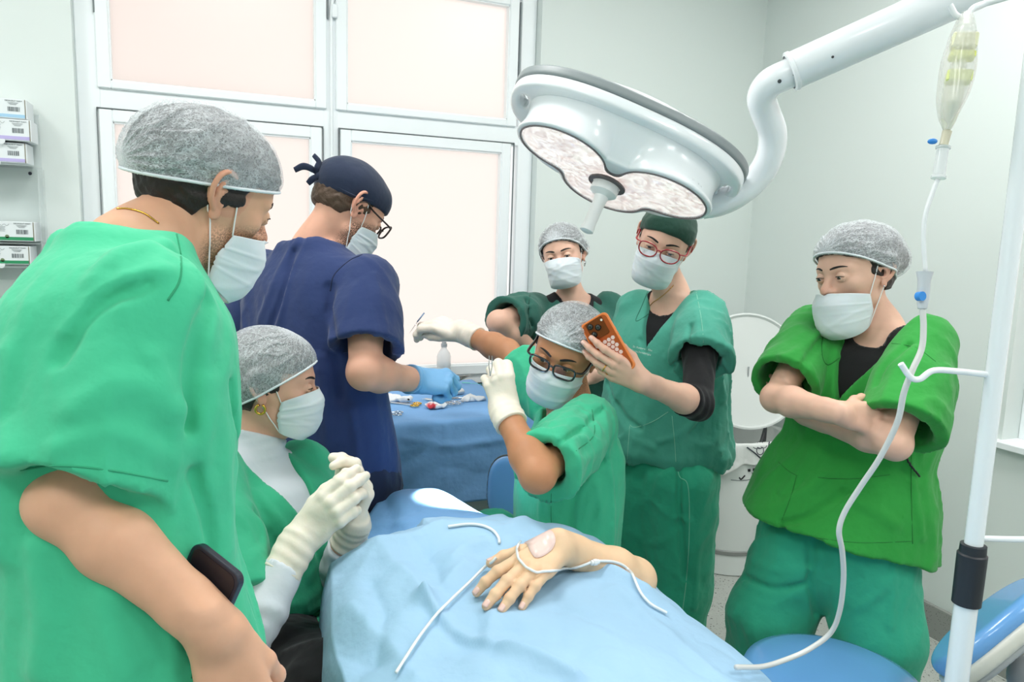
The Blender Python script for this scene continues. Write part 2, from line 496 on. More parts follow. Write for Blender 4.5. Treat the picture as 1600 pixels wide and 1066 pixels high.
# frosted glass: daylight glows through it
m = bpy.data.materials.new('frosted_glass'); m.use_nodes = True; nt = m.node_tree; nt.nodes.clear()
out = nt.nodes.new('ShaderNodeOutputMaterial'); tr = nt.nodes.new('ShaderNodeBsdfTranslucent'); gl = nt.nodes.new('ShaderNodeBsdfGlossy')
tr.inputs[0].default_value = (.93, .90, .88, 1); gl.inputs['Roughness'].default_value = .35
mx = nt.nodes.new('ShaderNodeMixShader'); mx.inputs[0].default_value = .04
nt.links.new(tr.outputs[0], mx.inputs[1]); nt.links.new(gl.outputs[0], mx.inputs[2]); nt.links.new(mx.outputs[0], out.inputs[0])
M_FROST = m

def window_unit(name, x0, x1, z0, z1, y, panes, posts, hinge_gaps, axis='x'):
    """enamelled steel window: outer frame + posts, each sash a child with its pane"""
    def bx(mb, a0, a1, c0, c1, d, yy, bev=.004):
        if axis == 'x': mb.box(((a0 + a1) / 2, yy, (c0 + c1) / 2), (a1 - a0, d, c1 - c0), bev=bev)
        else: mb.box((yy, (a0 + a1) / 2, (c0 + c1) / 2), (d, a1 - a0, c1 - c0), bev=bev)
    mb = MB()
    for k, q in enumerate(posts): bx(mb, *q, .07 - .0016 * k, y)
    w = struct(mb.build(name, M_FRAME))
    for (a0, a1, c0, c1, sw, tb, bb) in panes:  # opening, stile width, top rail, bottom rail
        s = MB(); yy = y - .0203
        bx(s, a0 - sw, a0, c0 - bb, c1 + tb, .05, yy); bx(s, a1, a1 + sw, c0 - bb, c1 + tb, .05, yy)
        bx(s, a0 - .001, a1 + .001, c1, c1 + tb, .05, yy); bx(s, a0 - .001, a1 + .001, c0 - bb, c0, .05, yy)
        so = struct(s.build('sash', M_FRAME, w))
        gk = MB(); t = .0035
        for q in ((a0, a0 + t, c0, c1), (a1 - t, a1, c0, c1), (a0, a1, c1 - t, c1), (a0, a1, c0, c0 + t)): bx(gk, *q, .03, yy - .004, 0)
        struct(gk.build('pane_gasket', M_FRAME, so))
        p = MB(); bx(p, a0, a1, c0, c1, .005, yy + .012, 0)
        struct(p.build('pane', M_FROST, so))
    gp = MB()
    for q in hinge_gaps: bx(gp, *q, .012, y - .040, 0)
    if hinge_gaps: struct(gp.build('sash_gap', M_GASKET, w))
    return w
yw = 3.135
window_unit('window_1', OX0, OX1, OZ0, OZ1, yw,
    panes=[(-.275, .44, 2.015, 2.66, .045, .04, .03), (.565, 1.262, 2.015, 2.49, .045, .04, .03),
           (-.275, .42, .925, 1.868, .045, .045, .045), (.582, 1.241, .925, 1.868, .045, .045, .045)],
    posts=[(OX0, OX0 + .075, OZ0, OZ1), (OX1 - .075, OX1, OZ0, OZ1), (.47, .535, OZ0, OZ1), (OX0, OX1, 1.905, 1.99), (OX0, OX1, OZ0, .89), (OX0, OX1, 2.7, OZ1), (.535, OX1, 2.53, 2.60)],
    hinge_gaps=[(-.322, -.317, 2.24, 2.66), (.487, .492, 2.33, 2.66), (1.309, 1.314, 2.14, 2.51), (-.325, .47, 1.914, 1.917), (.53, 1.30, 1.914, 1.917), (.535, 1.32, 2.528, 2.532), (-.325, .47, 2.692, 2.696),
                (-.326, -.324, .89, 1.914), (.468, .470, .89, 1.914), (.529, .531, .89, 1.914), (1.299, 1.301, .89, 1.914)])
w = bpy.data.objects['window_1']
# slim espagnolette rod and its guides on the mullion
r = MB(); r.tube(catmull([(.535, 3.088, 2.70), (.535, 3.088, 2.52), (.528, 3.09, 2.44), (.505, 3.094, 2.38), (.503, 3.094, 2.2), (.503, 3.094, 1.2)], 6), .006, 8)
for z in (2.62, 2.36, 1.75): r.box((.515, 3.088, z), (.022, .016, .05), bev=.003)
struct(r.build('window_latch_rod', M_FRAME, w, True, angle=40))
b = MB().box(((OX0 + OX1) / 2, WY + .02, OZ0 - .012), (OX1 - OX0 + .0, .15, .024), bev=.004)
struct(b.build('trim_1', M_FRAME))
# right wall window: recessed pane with sill
window_unit('window_2', RY0, RY1, RZ0, RZ1, WX + .12,
    panes=[(RY0 + .10, RY1 - .11, RZ0 + .10, RZ1 - .1, .04, .04, .04)],
    posts=[(RY0, RY0 + .06, RZ0, RZ1), (RY1 - .06, RY1, RZ0, RZ1), (RY0, RY1, RZ0, RZ0 + .06), (RY0, RY1, RZ1 - .06, RZ1)], hinge_gaps=[], axis='y')
struct(MB().box((WX + .045, (RY0 + RY1) / 2, RZ0 - .01), (.16, RY1 - RY0 + .06, .025), bev=.003).build('trim_2', M_FRAME))

# unseen slab added outside, blocks sky to shade the upper left panes
struct(MB().box((-.75, 3.80, 2.70), (1.9, 1.0, .12)).build('sky_blocker_slab', mat('pinkish_blocker', (226, 206, 202), rough=.9)))
# ceiling lights (outside the picture, they light the room)
M_DIFF = mat('light_diffuser', (245, 245, 242), rough=.6, emis=((255, 253, 248), 3.0))
for i, (x, y) in enumerate(PANELS):
    t = empty('ceiling_light', (x, y, CEIL_H)); tag(t, 'unseen square ceiling light panel giving the operating room fill light', 'ceiling light', 'square ceiling light panels')
    f = MB()
    for dx, dy, sx, sy in ((-.31, 0, .02, .64), (.31, 0, .02, .64), (0, -.31, .6, .02), (0, .31, .6, .02)): f.box((x + dx, y + dy, CEIL_H - .02), (sx, sy, .04), bev=.003)
    f.build('frame', M_WHITEPL, t)
    MB().box((x, y, CEIL_H - .018), (.6, .6, .02)).build('diffuser', M_DIFF, t)
log('room')
# ------------------------------------------------------------------ people: materials
def skin_mat(name, rgb, rough=.5):
    m = mat(name, rgb, rough=rough, spec=.35, sub=.12, noise=(28, .05), bump=((160, .10, .001), (22, .08, .004)))
    nt = m.node_tree; b = nt.nodes['Principled BSDF']
    at = nt.nodes.new('ShaderNodeAttribute'); at.attribute_name = 'tint'
    n = nt.nodes.new('ShaderNodeTexNoise'); n.inputs['Scale'].default_value = 420; n.inputs['Detail'].default_value = 2
    tc = nt.nodes.new('ShaderNodeTexCoord'); nt.links.new(tc.outputs['Object'], n.inputs['Vector'])
    src = b.inputs['Base Color'].links[0].from_socket
    # beard / redness painted on as the skin's own colour: tint.r = stubble, tint.g = redness
    sp = nt.nodes.new('ShaderNodeSeparateColor'); nt.links.new(at.outputs['Color'], sp.inputs[0])
    mr = nt.nodes.new('ShaderNodeMapRange'); mr.inputs[1].default_value = .40; mr.inputs[2].default_value = .62; nt.links.new(n.outputs[0], mr.inputs[0])
    mu = nt.nodes.new('ShaderNodeMath'); mu.operation = 'MULTIPLY'; nt.links.new(mr.outputs[0], mu.inputs[0]); nt.links.new(sp.outputs[0], mu.inputs[1])
    m1 = nt.nodes.new('ShaderNodeMix'); m1.data_type = 'RGBA'; m1.inputs[7].default_value = lin((66, 46, 38)); nt.links.new(mu.outputs[0], m1.inputs[0]); nt.links.new(src, m1.inputs[6])
    m2 = nt.nodes.new('ShaderNodeMix'); m2.data_type = 'RGBA'; m2.inputs[7].default_value = lin((205, 120, 105)); nt.links.new(sp.outputs[1], m2.inputs[0]); nt.links.new(m1.outputs[2], m2.inputs[6])
    nt.links.new(m2.outputs[2], b.inputs['Base Color'])
    return m
def cloth_mat(name, rgb, wr=1.0, rough=.85, sheen=.15):
    return mat(name, rgb, rough=rough, spec=.25, sheen=sheen, noise=(3.5, .05), bump=((700, .05, .0006), (34, .32 * wr, .006), (11, .5 * wr, .014)))
M_MASK = mat('surgical_mask_paper', (226, 232, 236), rough=.7, spec=.2, sub=.15, bump=((500, .1, .0005), (40, .2, .003)))
M_STRAP = mat('elastic_loop', (238, 238, 238), rough=.7)
M_GLOVE = mat('latex_glove', (240, 230, 215), rough=.5, spec=.35, sub=.1, bump=((38, .35, .004), (120, .15, .0015)))
M_BGLOVE = mat('nitrile_glove', (122, 178, 224), rough=.45, spec=.4, bump=((38, .35, .004),))
M_HAIR = mat('dark_hair', (38, 31, 28), rough=.5, spec=.4, bump=((170, .6, .003),))
M_HAIRB = mat('brown_hair', (74, 56, 42), rough=.55, spec=.4, bump=((170, .6, .003),))
M_EYEW = mat('eye_white', (228, 222, 216), rough=.15, coat=.5)
M_IRIS = mat('dark_iris', (40, 26, 18), rough=.1, coat=1.)
M_LASH = mat('lash', (26, 20, 18), rough=.7)
M_LENS = bpy.data.materials.new('spectacle_lens'); M_LENS.use_nodes = True
_nt = M_LENS.node_tree; _nt.nodes.clear(); _o = _nt.nodes.new('ShaderNodeOutputMaterial'); _t = _nt.nodes.new('ShaderNodeBsdfTransparent'); _g = _nt.nodes.new('ShaderNodeBsdfGlossy')
_g.inputs['Roughness'].default_value = .03; _m = _nt.nodes.new('ShaderNodeMixShader'); _m.inputs[0].default_value = .07
_nt.links.new(_t.outputs[0], _m.inputs[1]); _nt.links.new(_g.outputs[0], _m.inputs[2]); _nt.links.new(_m.outputs[0], _o.inputs[0])

def bouffant_mat(name, g, dens=.5, axis=0):
    """non-woven hair net: fine white fibres over the hair, white gathers radiating from the pleat at g (head space)"""
    m = bpy.data.materials.new(name); m.use_nodes = True; nt = m.node_tree; nt.nodes.clear(); N = nt.nodes.new; L = nt.links.new
    out = N('ShaderNodeOutputMaterial'); tc = N('ShaderNodeTexCoord')
    df = N('ShaderNodeBsdfPrincipled'); df.inputs['Base Color'].default_value = lin((232, 238, 242)); df.inputs['Roughness'].default_value = .55; df.inputs['Specular IOR Level'].default_value = .35
    tp = N('ShaderNodeBsdfTransparent'); mix = N('ShaderNodeMixShader')
    # fibres
    def fib(scale, dist, seed):
        mp = N('ShaderNodeMapping'); mp.inputs['Location'].default_value = (seed, seed * .7, 0); L(tc.outputs['Object'], mp.inputs['Vector'])
        n = N('ShaderNodeTexNoise'); n.inputs['Scale'].default_value = scale; n.inputs['Detail'].default_value = 3; n.inputs['Distortion'].default_value = dist
        L(mp.outputs[0], n.inputs['Vector'])
        s = N('ShaderNodeMath'); s.operation = 'SUBTRACT'; s.inputs[1].default_value = .5; L(n.outputs[0], s.inputs[0])
        a = N('ShaderNodeMath'); a.operation = 'ABSOLUTE'; L(s.outputs[0], a.inputs[0])
        r = N('ShaderNodeMapRange'); r.inputs[1].default_value = 0; r.inputs[2].default_value = .07; r.inputs[3].default_value = 1; r.inputs[4].default_value = 0; L(a.outputs[0], r.inputs[0])
        return r.outputs[0]
    f1 = fib(130, 1.2, 0); f2 = fib(240, .8, 3.1)
    ad = N('ShaderNodeMath'); ad.operation = 'MAXIMUM'; L(f1, ad.inputs[0]); L(f2, ad.inputs[1])
    # blotches
    nb = N('ShaderNodeTexNoise'); nb.inputs['Scale'].default_value = 24; nb.inputs['Detail'].default_value = 3; L(tc.outputs['Object'], nb.inputs['Vector'])
    # radial gathers
    sub = N('ShaderNodeVectorMath'); sub.operation = 'SUBTRACT'; sub.inputs[1].default_value = tuple(g); L(tc.outputs['Object'], sub.inputs[0])
    no = N('ShaderNodeVectorMath'); no.operation = 'NORMALIZE'; L(sub.outputs[0], no.inputs[0])
    ln = N('ShaderNodeVectorMath'); ln.operation = 'LENGTH'; L(sub.outputs[0], ln.inputs[0])
    # bend the gathers a little
    nz = N('ShaderNodeTexNoise'); nz.inputs['Scale'].default_value = 14; L(tc.outputs['Object'], nz.inputs['Vector'])
    sc = N('ShaderNodeVectorMath'); sc.operation = 'SCALE'; sc.inputs['Scale'].default_value = .16; L(nz.outputs[1], sc.inputs[0])
    a2 = N('ShaderNodeVectorMath'); a2.operation = 'ADD'; L(no.outputs[0], a2.inputs[0]); L(sc.outputs[0], a2.inputs[1])
    nr = N('ShaderNodeTexNoise'); nr.inputs['Scale'].default_value = 15; nr.inputs['Detail'].default_value = 2.5; L(a2.outputs[0], nr.inputs['Vector'])
    s1 = N('ShaderNodeMath'); s1.operation = 'SUBTRACT'; s1.inputs[1].default_value = .5; L(nr.outputs[0], s1.inputs[0])
    s2 = N('ShaderNodeMath'); s2.operation = 'ABSOLUTE'; L(s1.outputs[0], s2.inputs[0])
    s3 = N('ShaderNodeMapRange'); s3.inputs[1].default_value = .0; s3.inputs[2].default_value = .055; s3.inputs[3].default_value = 1; s3.inputs[4].default_value = 0; L(s2.outputs[0], s3.inputs[0])
    fd = N('ShaderNodeMapRange'); fd.inputs[1].default_value = .02; fd.inputs[2].default_value = .16; fd.inputs[3].default_value = 1.; fd.inputs[4].default_value = .28; L(ln.outputs['Value'], fd.inputs[0])
    st = N('ShaderNodeMath'); st.operation = 'MULTIPLY'; L(s3.outputs[0], st.inputs[0]); L(fd.outputs[0], st.inputs[1])
    near = N('ShaderNodeMapRange'); near.inputs[1].default_value = .0; near.inputs[2].default_value = .05; near.inputs[3].default_value = .5; near.inputs[4].default_value = 0; L(ln.outputs['Value'], near.inputs[0])
    # alpha = dens*.5 + dens*.6*fibre*blotch + streak
    bl = N('ShaderNodeMapRange'); bl.inputs[1].default_value = .35; bl.inputs[2].default_value = .65; bl.inputs[3].default_value = .45; bl.inputs[4].default_value = 1.1; L(nb.outputs[0], bl.inputs[0])
    m1 = N('ShaderNodeMath'); m1.operation = 'MULTIPLY'; L(ad.outputs[0], m1.inputs[0]); L(bl.outputs[0], m1.inputs[1])
    m2 = N('ShaderNodeMath'); m2.operation = 'MULTIPLY_ADD'; m2.inputs[1].default_value = dens * .62; m2.inputs[2].default_value = dens * .52; L(m1.outputs[0], m2.inputs[0])
    m3 = N('ShaderNodeMath'); m3.operation = 'MULTIPLY_ADD'; m3.inputs[1].default_value = .55; L(st.outputs[0], m3.inputs[0]); L(m2.outputs[0], m3.inputs[2])
    m4 = N('ShaderNodeMath'); m4.operation = 'ADD'; m4.use_clamp = True; L(m3.outputs[0], m4.inputs[0]); L(near.outputs[0], m4.inputs[1])
    bp = N('ShaderNodeBump'); bp.inputs['Strength'].default_value = .5; bp.inputs['Distance'].default_value = .004; L(st.outputs[0], bp.inputs['Height']); L(bp.outputs[0], df.inputs['Normal'])
    L(m4.outputs[0], mix.inputs[0]); L(tp.outputs[0], mix.inputs[1]); L(df.outputs[0], mix.inputs[2]); L(mix.outputs[0], out.inputs[0])
    return m
M_BAND = mat('cap_elastic', (226, 233, 238), rough=.7, bump=((260, .5, .002),))

# ------------------------------------------------------------------ head (local space: x = person's right, y = forward, z = up, origin between the eyes' level and the ears)
def head_fields(fem=False, beard=False, nose=1.0):
    w = .955 if fem else 1.0; j = .90 if fem else 1.0
    prim = [d_ell((0, -.014, .034), (.074 * w, .094, .080))]
    prim.append(d_ell((0, .026, .030), (.066 * w, .062, .068)))           # forehead
    prim.append(d_ell((0, .026, -.028), (.060 * w, .060, .062)))          # mid face
    prim.append(d_ell((0, -.004, -.012), (.067 * w, .066, .056)))             # temples and side of the skull
    prim.append(d_ell((0, .034, -.072), (.043 * j, .048, .044)))          # jaw
    f1 = d_union(prim, .03)
    small = [d_cone((0, .070, -.100), (0, .066, -.104), .0175 * j, .016 * j)]
    for s in (-1, 1):
        small += [d_cone((s * .052 * j, .008, -.062), (s * .022 * j, .062, -.100), .019, .0165),   # jaw line
                  d_ell((s * .043 * w, .056, -.020), (.020, .018, .017)),                          # cheekbone
                  d_cone((s * .010, .083, .0175), (s * .044 * w, .068, .0185), .0095 if fem else .0115, .009)]
    f2 = d_union(small, .014)
    def base(Q): return smin(f1(Q), f2(Q), .018)
    sock = [d_ell((s * .031, .095, -.001), (.0175, .017, .0125)) for s in (-1, 1)]
    fs = d_union(sock)
    lid = d_union([d_ell((s * .0315, .0765, -.0015), (.0150, .0148, .0125)) for s in (-1, 1)])
    no = d_union([d_cone((0, .082, .010), (0, .100 + .002 * nose, -.026), .0078, .0098 * nose), d_cone((0, .100, -.028), (0, .104 + .003 * nose, -.033), .0105, .0105 * nose),
                  d_ell((.0115, .094, -.036), (.0075, .011, .0078)), d_ell((-.0115, .094, -.036), (.0075, .011, .0078))], .006)
    lips = d_union([d_ell((0, .090, -.062), (.022, .010, .0055)), d_ell((0, .088, -.072), (.019, .010, .0062))], .003)
    # ears
    ears = []; holes = []
    for s in (-1, 1):
        def E(y, z, o=0.): return (s * (.0700 * w + .0045 + o * .8 + max(0, -y) * .30), y - .004, z)
        hel = [E(.006, .004, 0), E(.010, .020, .003), E(.002, .033, .008), E(-.012, .037, .011), E(-.024, .028, .013), E(-.028, .010, .012), E(-.023, -.008, .008), E(-.013, -.020, .004)]
        ears.append(d_chain(catmull(hel, 3), [.0038] * 22, .002))
        ears.append(d_ell(E(-.006, -.026, .002), (.0045, .009, .011)))
        ears.append(d_ell(E(-.010, .008, .000), (.0045, .019, .028)))
        ah = [E(-.004, .026, .005), E(-.014, .018, .0075), E(-.017, .004, .007), E(-.012, -.008, .005), E(-.004, -.014, .004)]
        ears.append(d_chain(catmull(ah, 2), [.0034] * 12, .002))
        ears.append(d_ell(E(.008, -.004, .001), (.004, .005, .007)))
        ears.append(d_cone((s * .062 * w, -.002, .0), E(-.008, .002, -.001), .014, .010))
        holes.append(d_ell(E(-.003, -.001, .0045), (.0065, .0062, .0085)))
    fe = d_union(ears, .004); fh = d_union(holes)
    def f(Q):
        d = base(Q)
        d = smax(d, -fs(Q), .012)
        d = smin(d, lid(Q), .006)
        d = smin(d, no(Q), .009)
        d = smin(d, lips(Q), .005)
        e = smax(fe(Q), -fh(Q), .003)
        return smin(d, e, .004)
    return f, base

class Head:
    def __init__(s, o, fwd, up, scale=1.0, **kw):
        fwd = nrm(fwd); up = np.asarray(up, float); up = nrm(up - fwd * (up @ fwd)); rt = np.cross(fwd, up)
        s.R = np.array([rt, fwd, up]); s.o = np.asarray(o, float); s.s = scale       # rows: local axes in world
        s.f, s.base = head_fields(**kw); s.fem = kw.get('fem', False)
        s.mw = Matrix([[rt[i] * scale, fwd[i] * scale, up[i] * scale, s.o[i]] for i in range(3)] + [[0, 0, 0, 1]])
    def w(s, p): return s.o + (np.asarray(p, float) * s.s) @ s.R
    def loc(s, Q): return ((Q - s.o.astype(np.float32)) @ s.R.T.astype(np.float32)) / s.s
    def wf(s): return lambda Q: s.f(s.loc(Q)) * s.s

def eyes(h, person, gaze=(0, -.35), lid=.0, brow=(38, 28, 24), browt=.0032, lash=True):
    """eyeballs, upper and lower lids and lashes; gaze = (right, up) of the look, lid 0 open..1 shut"""
    for s in (-1, 1):
        c = V3(s * .0315, .0795, -.0015)
        g = nrm((gaze[0], 1, gaze[1]))
        b = MB().sphere((0, 0, 0), .0122, 20, 14)
        eye = b.build('eye', M_EYEW, person, True)
        eye.matrix_world = h.mw @ Matrix.Translation(Vector(c))
        # iris disc on the ball
        a = nrm(np.cross(g, (0, 0, 1))); bb = np.cross(a, g); ring = []
        ir = MB(); prof = []
        for rr in (0, .0022, .0042, .0056):
            y = math.sqrt(.01245 ** 2 - rr * rr); prof.append((rr, y))
        ir.lathe([(max(r_, 1e-5), y_) for r_, y_ in prof], (0, 0, 0), g, 16, False)
        i = ir.build('iris', M_IRIS, eye, True); i.matrix_world = h.mw @ Matrix.Translation(Vector(c))
        # lids: sphere patches
        def patch(e0, e1, R, name):
            U = np.linspace(-1.35, 1.35, 17); Vv = np.linspace(0, 1, 7); G = np.zeros((17, 7, 3))
            for iu, u in enumerate(U):
                k = math.cos(u / 1.35 * math.pi / 2)
                for iv, v in enumerate(Vv):
                    el = e0 + (e1(k) - e0) * v
                    G[iu, iv] = c + R * V3(math.sin(u) * math.cos(el), math.cos(u) * math.cos(el), math.sin(el))
            return G
        top = .50 - lid * .75
        G = patch(1.35, lambda k: -.05 + (top + .05) * k, .0136, 'u'); v, f = grid_vf(G)
        yield_obj = obj('eyelid', v, f, h.skin, person, True, h.mw); solidify(yield_obj, .0009)
        if lash:
            edge = [G[i, -1] + V3(0, .0006, -.0002) for i in range(1, 16)]
            m = MB().tube(edge, [.0003, .0009, .0010, .0004], 6); m.build('lashes', M_LASH, person, True, h.mw)
        G = patch(-1.3, lambda k: -.12 - .42 * k * (1 - .3 * lid), .0134, 'l'); v, f = grid_vf(G)
        lo = obj('eyelid', v, f, h.skin, person, True, h.mw); solidify(lo, .0009)
        # brow hugging the brow ridge
        pts = []
        for t in np.linspace(0, 1, 9):
            x = s * (.012 + .038 * t); z = .0185 + .0075 * math.sin(t * 2.1) - .003 * t
            y = .11
            q = np.array([[x, y, z]], np.float32)
            for _ in range(14):
                d = float(h.f(q)[0])
                q[0, 1] -= d * .8
            pts.append((x, q[0, 1] + .0004, z))
        m = MB().tube(pts, [browt * .75, browt * 1.15, browt, browt * .8, browt * .3], 8, flat=.35, up=(0, 1, 0))
        m.build('eyebrow', h.brow, person, True, h.mw)

def mask(h, person, dz=0., open_=.0, tilt=0., loops=True, bulge=0., seed=1, w=1.0):
    """pleated face mask as a sheet standing off the face, ear loops as sub-parts"""
    nu, nv = 61, 49
    U = np.linspace(-1, 1, nu)[:, None]; W = np.linspace(0, 1, nv)[None, :]
    # centre profile (y,z) and side profile
    cy = np.interp(W[0], [0, .16, .32, .5, .72, .88, 1], [.1035, .1155, .1205, .1175, .1135, .103, .080])
    cz = np.interp(W[0], [0, .16, .32, .5, .72, .88, 1], [-.004, -.022, -.036, -.058, -.088, -.110, -.121])
    if dz: cz = cz + dz; cy = cy + np.clip(-dz, 0, .04) * .12
    cy = np.convolve(np.pad(cy, 3, mode='edge'), np.ones(7) / 7, 'valid'); cz = np.convolve(np.pad(cz, 3, mode='reflect', reflect_type='odd'), np.ones(7) / 7, 'valid')
    sy0 = .030; sx = .0700 * w * (.96 if h.fem else 1)
    sz = np.interp(W[0], [0, 1], [-.028 + dz * .6, -.098 + dz * .8]); syv = np.interp(W[0], [0, .5, 1], [.030, .020, .028])
    a = np.abs(U) ** 1.0
    k = np.cos(a * math.pi / 2) ** .78                                 # 1 at centre -> 0 at the sides
    X = np.sign(U) * sx * np.sin(a * math.pi / 2) ** 1.0 * (1 - .10 * (W - .3) ** 2 - .10 * W * (1 - k))
    Yy = syv[None] + (cy[None] - syv[None]) * k + 0 * U
    Z = sz[None] + (cz[None] - sz[None]) * (k ** .8) + 0 * U
    # pleats: three horizontal folds, flattening towards the middle
    pl = 0
    for q in (.30, .50, .70):
        pl = pl + np.clip(1 - np.abs(W - q) / .05, 0, 1) * np.where(W < q, 1, .1)
    rg = np.random.default_rng(seed)
    nzv = sum(np.sin(U * rg.uniform(2, 7) + W * rg.uniform(2, 9) + rg.uniform(0, 6)) for _ in range(5)) * .0006
    crease = sum(np.exp(-((U * math.cos(t) + (W - .5) * math.sin(t) * 1.4 - o) / .05) ** 2) for t, o in zip(rg.uniform(.6, 2.5, 4), rg.uniform(-.6, .6, 4))) * .0012
    off = pl * .0022 * (.4 + .6 * (1 - k)) + nzv + crease + bulge * k * np.sin(W * math.pi)
    G = np.stack([X * (1 + off / .07), Yy + off, Z], -1)
    # keep clear of the face
    Q = G.reshape(-1, 3).astype(np.float32)
    for _ in range(3):
        d = h.f(Q); e = .002
        g = np.stack([h.f(Q + np.array(v, np.float32) * e) - d for v in ((1, 0, 0), (0, 1, 0), (0, 0, 1))], 1); g /= np.linalg.norm(g, axis=1)[:, None] + 1e-9
        push = np.maximum(.0028 - d, 0); Q = Q + g * push[:, None]
    G = Q.reshape(nu, nv, 3)
    for _ in range(2):
        G[1:-1, 1:-1] = .5 * G[1:-1, 1:-1] + .125 * (G[:-2, 1:-1] + G[2:, 1:-1] + G[1:-1, :-2] + G[1:-1, 2:])
    v, f = grid_vf(G)
    o = obj('face_mask', v, f, M_MASK, person, True, h.mw); solidify(o, .0012, 1)
    if loops:
        for si, s in ((0, -1), (-1, 1)):
            t = G[si, 1]; bt = G[si, -2]
            pts = catmull([t, lerp(t, (s * .080, .006, .030), .5), (s * .080, .004, .031), (s * .081, -.014, .030), (s * .077, -.030, .006), (s * .074, -.020, -.024), (s * .073, -.012, -.034), lerp(bt, (s * .073, -.010, -.036), .5), bt], 8)
            q = pts.astype(np.float32)
            for _ in range(4):
                d = h.base(q); e = .002
                g = np.stack([h.base(q + np.array(vv, np.float32) * e) - d for vv in ((1, 0, 0), (0, 1, 0), (0, 0, 1))], 1); g /= np.linalg.norm(g, axis=1)[:, None] + 1e-9
                q = q + g * np.maximum(.0022 - d, 0)[:, None]
            MB().tube(q, .0013, 8).build('ear_loop', M_STRAP, o, True, h.mw)
    return o

def cap_field(h, p0=(0, .088, .052), n=(0, -.42, 1), puff=(.0, .0), rad=(.090, .112, .080), c=(0, -.022, .050), g=(0, -.11, 0), amp=.003, back=None, ears=False):
    gd = np.array(g, np.float32)
    es = [d_ell(c, rad)]
    if back is not None: es.append(d_ell(back[0], back[1]))
    hb_ = h.base; es.append(lambda Q: hb_(Q) - .009)
    if ears: hf_ = h.f; es.append(lambda Q: hf_(Q) - .005)
    e = d_union(es, .02); pl = d_plane(p0, -np.array(n, float))
    def rad_noise(Q):
        d = Q - gd; l = np.linalg.norm(d, axis=1)[:, None] + 1e-6; d = d / l
        s = snoise(d, (13, 13, 13), 3, 5)
        return ridged(s) * np.clip(l[:, 0] / .05, 0, 1) * np.clip(1.3 - l[:, 0] / .2, .35, 1)
    def f(Q):
        # the cap draws in towards its elastic edge
        t = np.clip(-pl(Q) / .035, 0, 1)
        d = e(Q) + (1 - t) ** 2 * .004 - amp * rad_noise(Q)
        return smax(d, pl(Q), .006)
    return f, pl
def bouffant(h, person, m, band=True, hairm=None, hairkw={}, **kw):
    f, pl = cap_field(h, **kw)
    if hairm is not None: hair(h, person, hairm, fill=(f, pl), **hairkw)
    v, fc = mesh_field(f, (-.13, -.20, -.09), (.13, .13, .17), .0026, refine=True)
    # drop the hidden underside: keep only faces away from the cutting plane
    ctr = v[fc].mean(1).astype(np.float32); keep = pl(ctr) < -.0012
    fc = fc[keep]
    o = obj('hair_net', v, fc, m, person, True, h.mw)
    if band:
        # elastic edge: ring where the cap meets the plane
        ring = v[np.unique(fc[np.abs(pl(v[fc].mean(1).astype(np.float32)) + .004) < .004])] if len(fc) else v
        cc = ring.mean(0); n = nrm(kw.get('n', (0, -.42, 1))); a = nrm(np.cross(n, (0, 1, 0))); b = np.cross(n, a)
        q = ring - cc; th = np.arctan2(q @ b, q @ a); r = np.hypot(q @ a, q @ b)
        pts = []; K = 72
        for i in range(K):
            t = -math.pi + 2 * math.pi * (i + .5) / K; d = np.abs((th - t + math.pi) % (2 * math.pi) - math.pi); mks = d < .09
            rr = np.percentile(r[mks], 80) if mks.any() else r.mean()
            pts.append(cc + (a * math.cos(t) + b * math.sin(t)) * (rr - .0005) + n * (.0010 * (1 if i % 2 else -1)))
        pts = np.array(pts); pts = .5 * pts + .25 * np.roll(pts, 1, 0) + .25 * np.roll(pts, -1, 0)
        MB().tube(np.vstack([pts, pts[:1]]), .0024, 8, False, 1.0).build('elastic_band', M_BAND, o, True, h.mw)
    return o
def hair(h, person, m, p0=(0, .078, .045), n=(0, -.55, 1), nape=-.045, off=.005, bun=None, side=.012, fill=None, hl=.046):
    """hair cap hugging the skull: bounded by the hairline in front and the nape behind"""
    hb_ = h.base; bulk = d_ell((0, -.040, -.012), (.062, .056 + off, .050))
    e = lambda Q: smin(hb_(Q) - off, bulk(Q), .02)
    if bun is not None: e = d_union([e, d_ell(*bun)], .012)
    def f(Q):
        x, y, z = Q[:, 0], Q[:, 1], Q[:, 2]
        face = smax(.0 + (z - (hl + np.abs(x) * -.10)), (.026 - y) * 1.0, .01)    # behind y<.04 or above hairline
        ears = z - np.where(y > -.008, side, nape) - np.clip((y + .008) / .02, -1, 0) * 0
        low = np.interp(y, [-.08, -.035, -.022, .02, .05], [nape, nape, side - .03, side - .018, .01])
        d = smax(e(Q), -face, .006)
        if fill is not None:
            d = smin(d, smax(fill[0](Q) + .0065, -face, .006), .01)
            pq = fill[1](Q); d = np.where(pq < -.010, np.maximum(d, fill[0](Q) + .0035), d); d = np.where(y > .030, np.maximum(d, pq + .003), d)
        return smax(d, low - z, .006) - .0012 * snoise(Q, (260, 130, 260), 5, 4)
    v, fc = mesh_field(f, (-.11, -.16, -.09), (.11, .12, .14), .0028)
    return obj('hair', v, fc, m, person, True, h.mw)

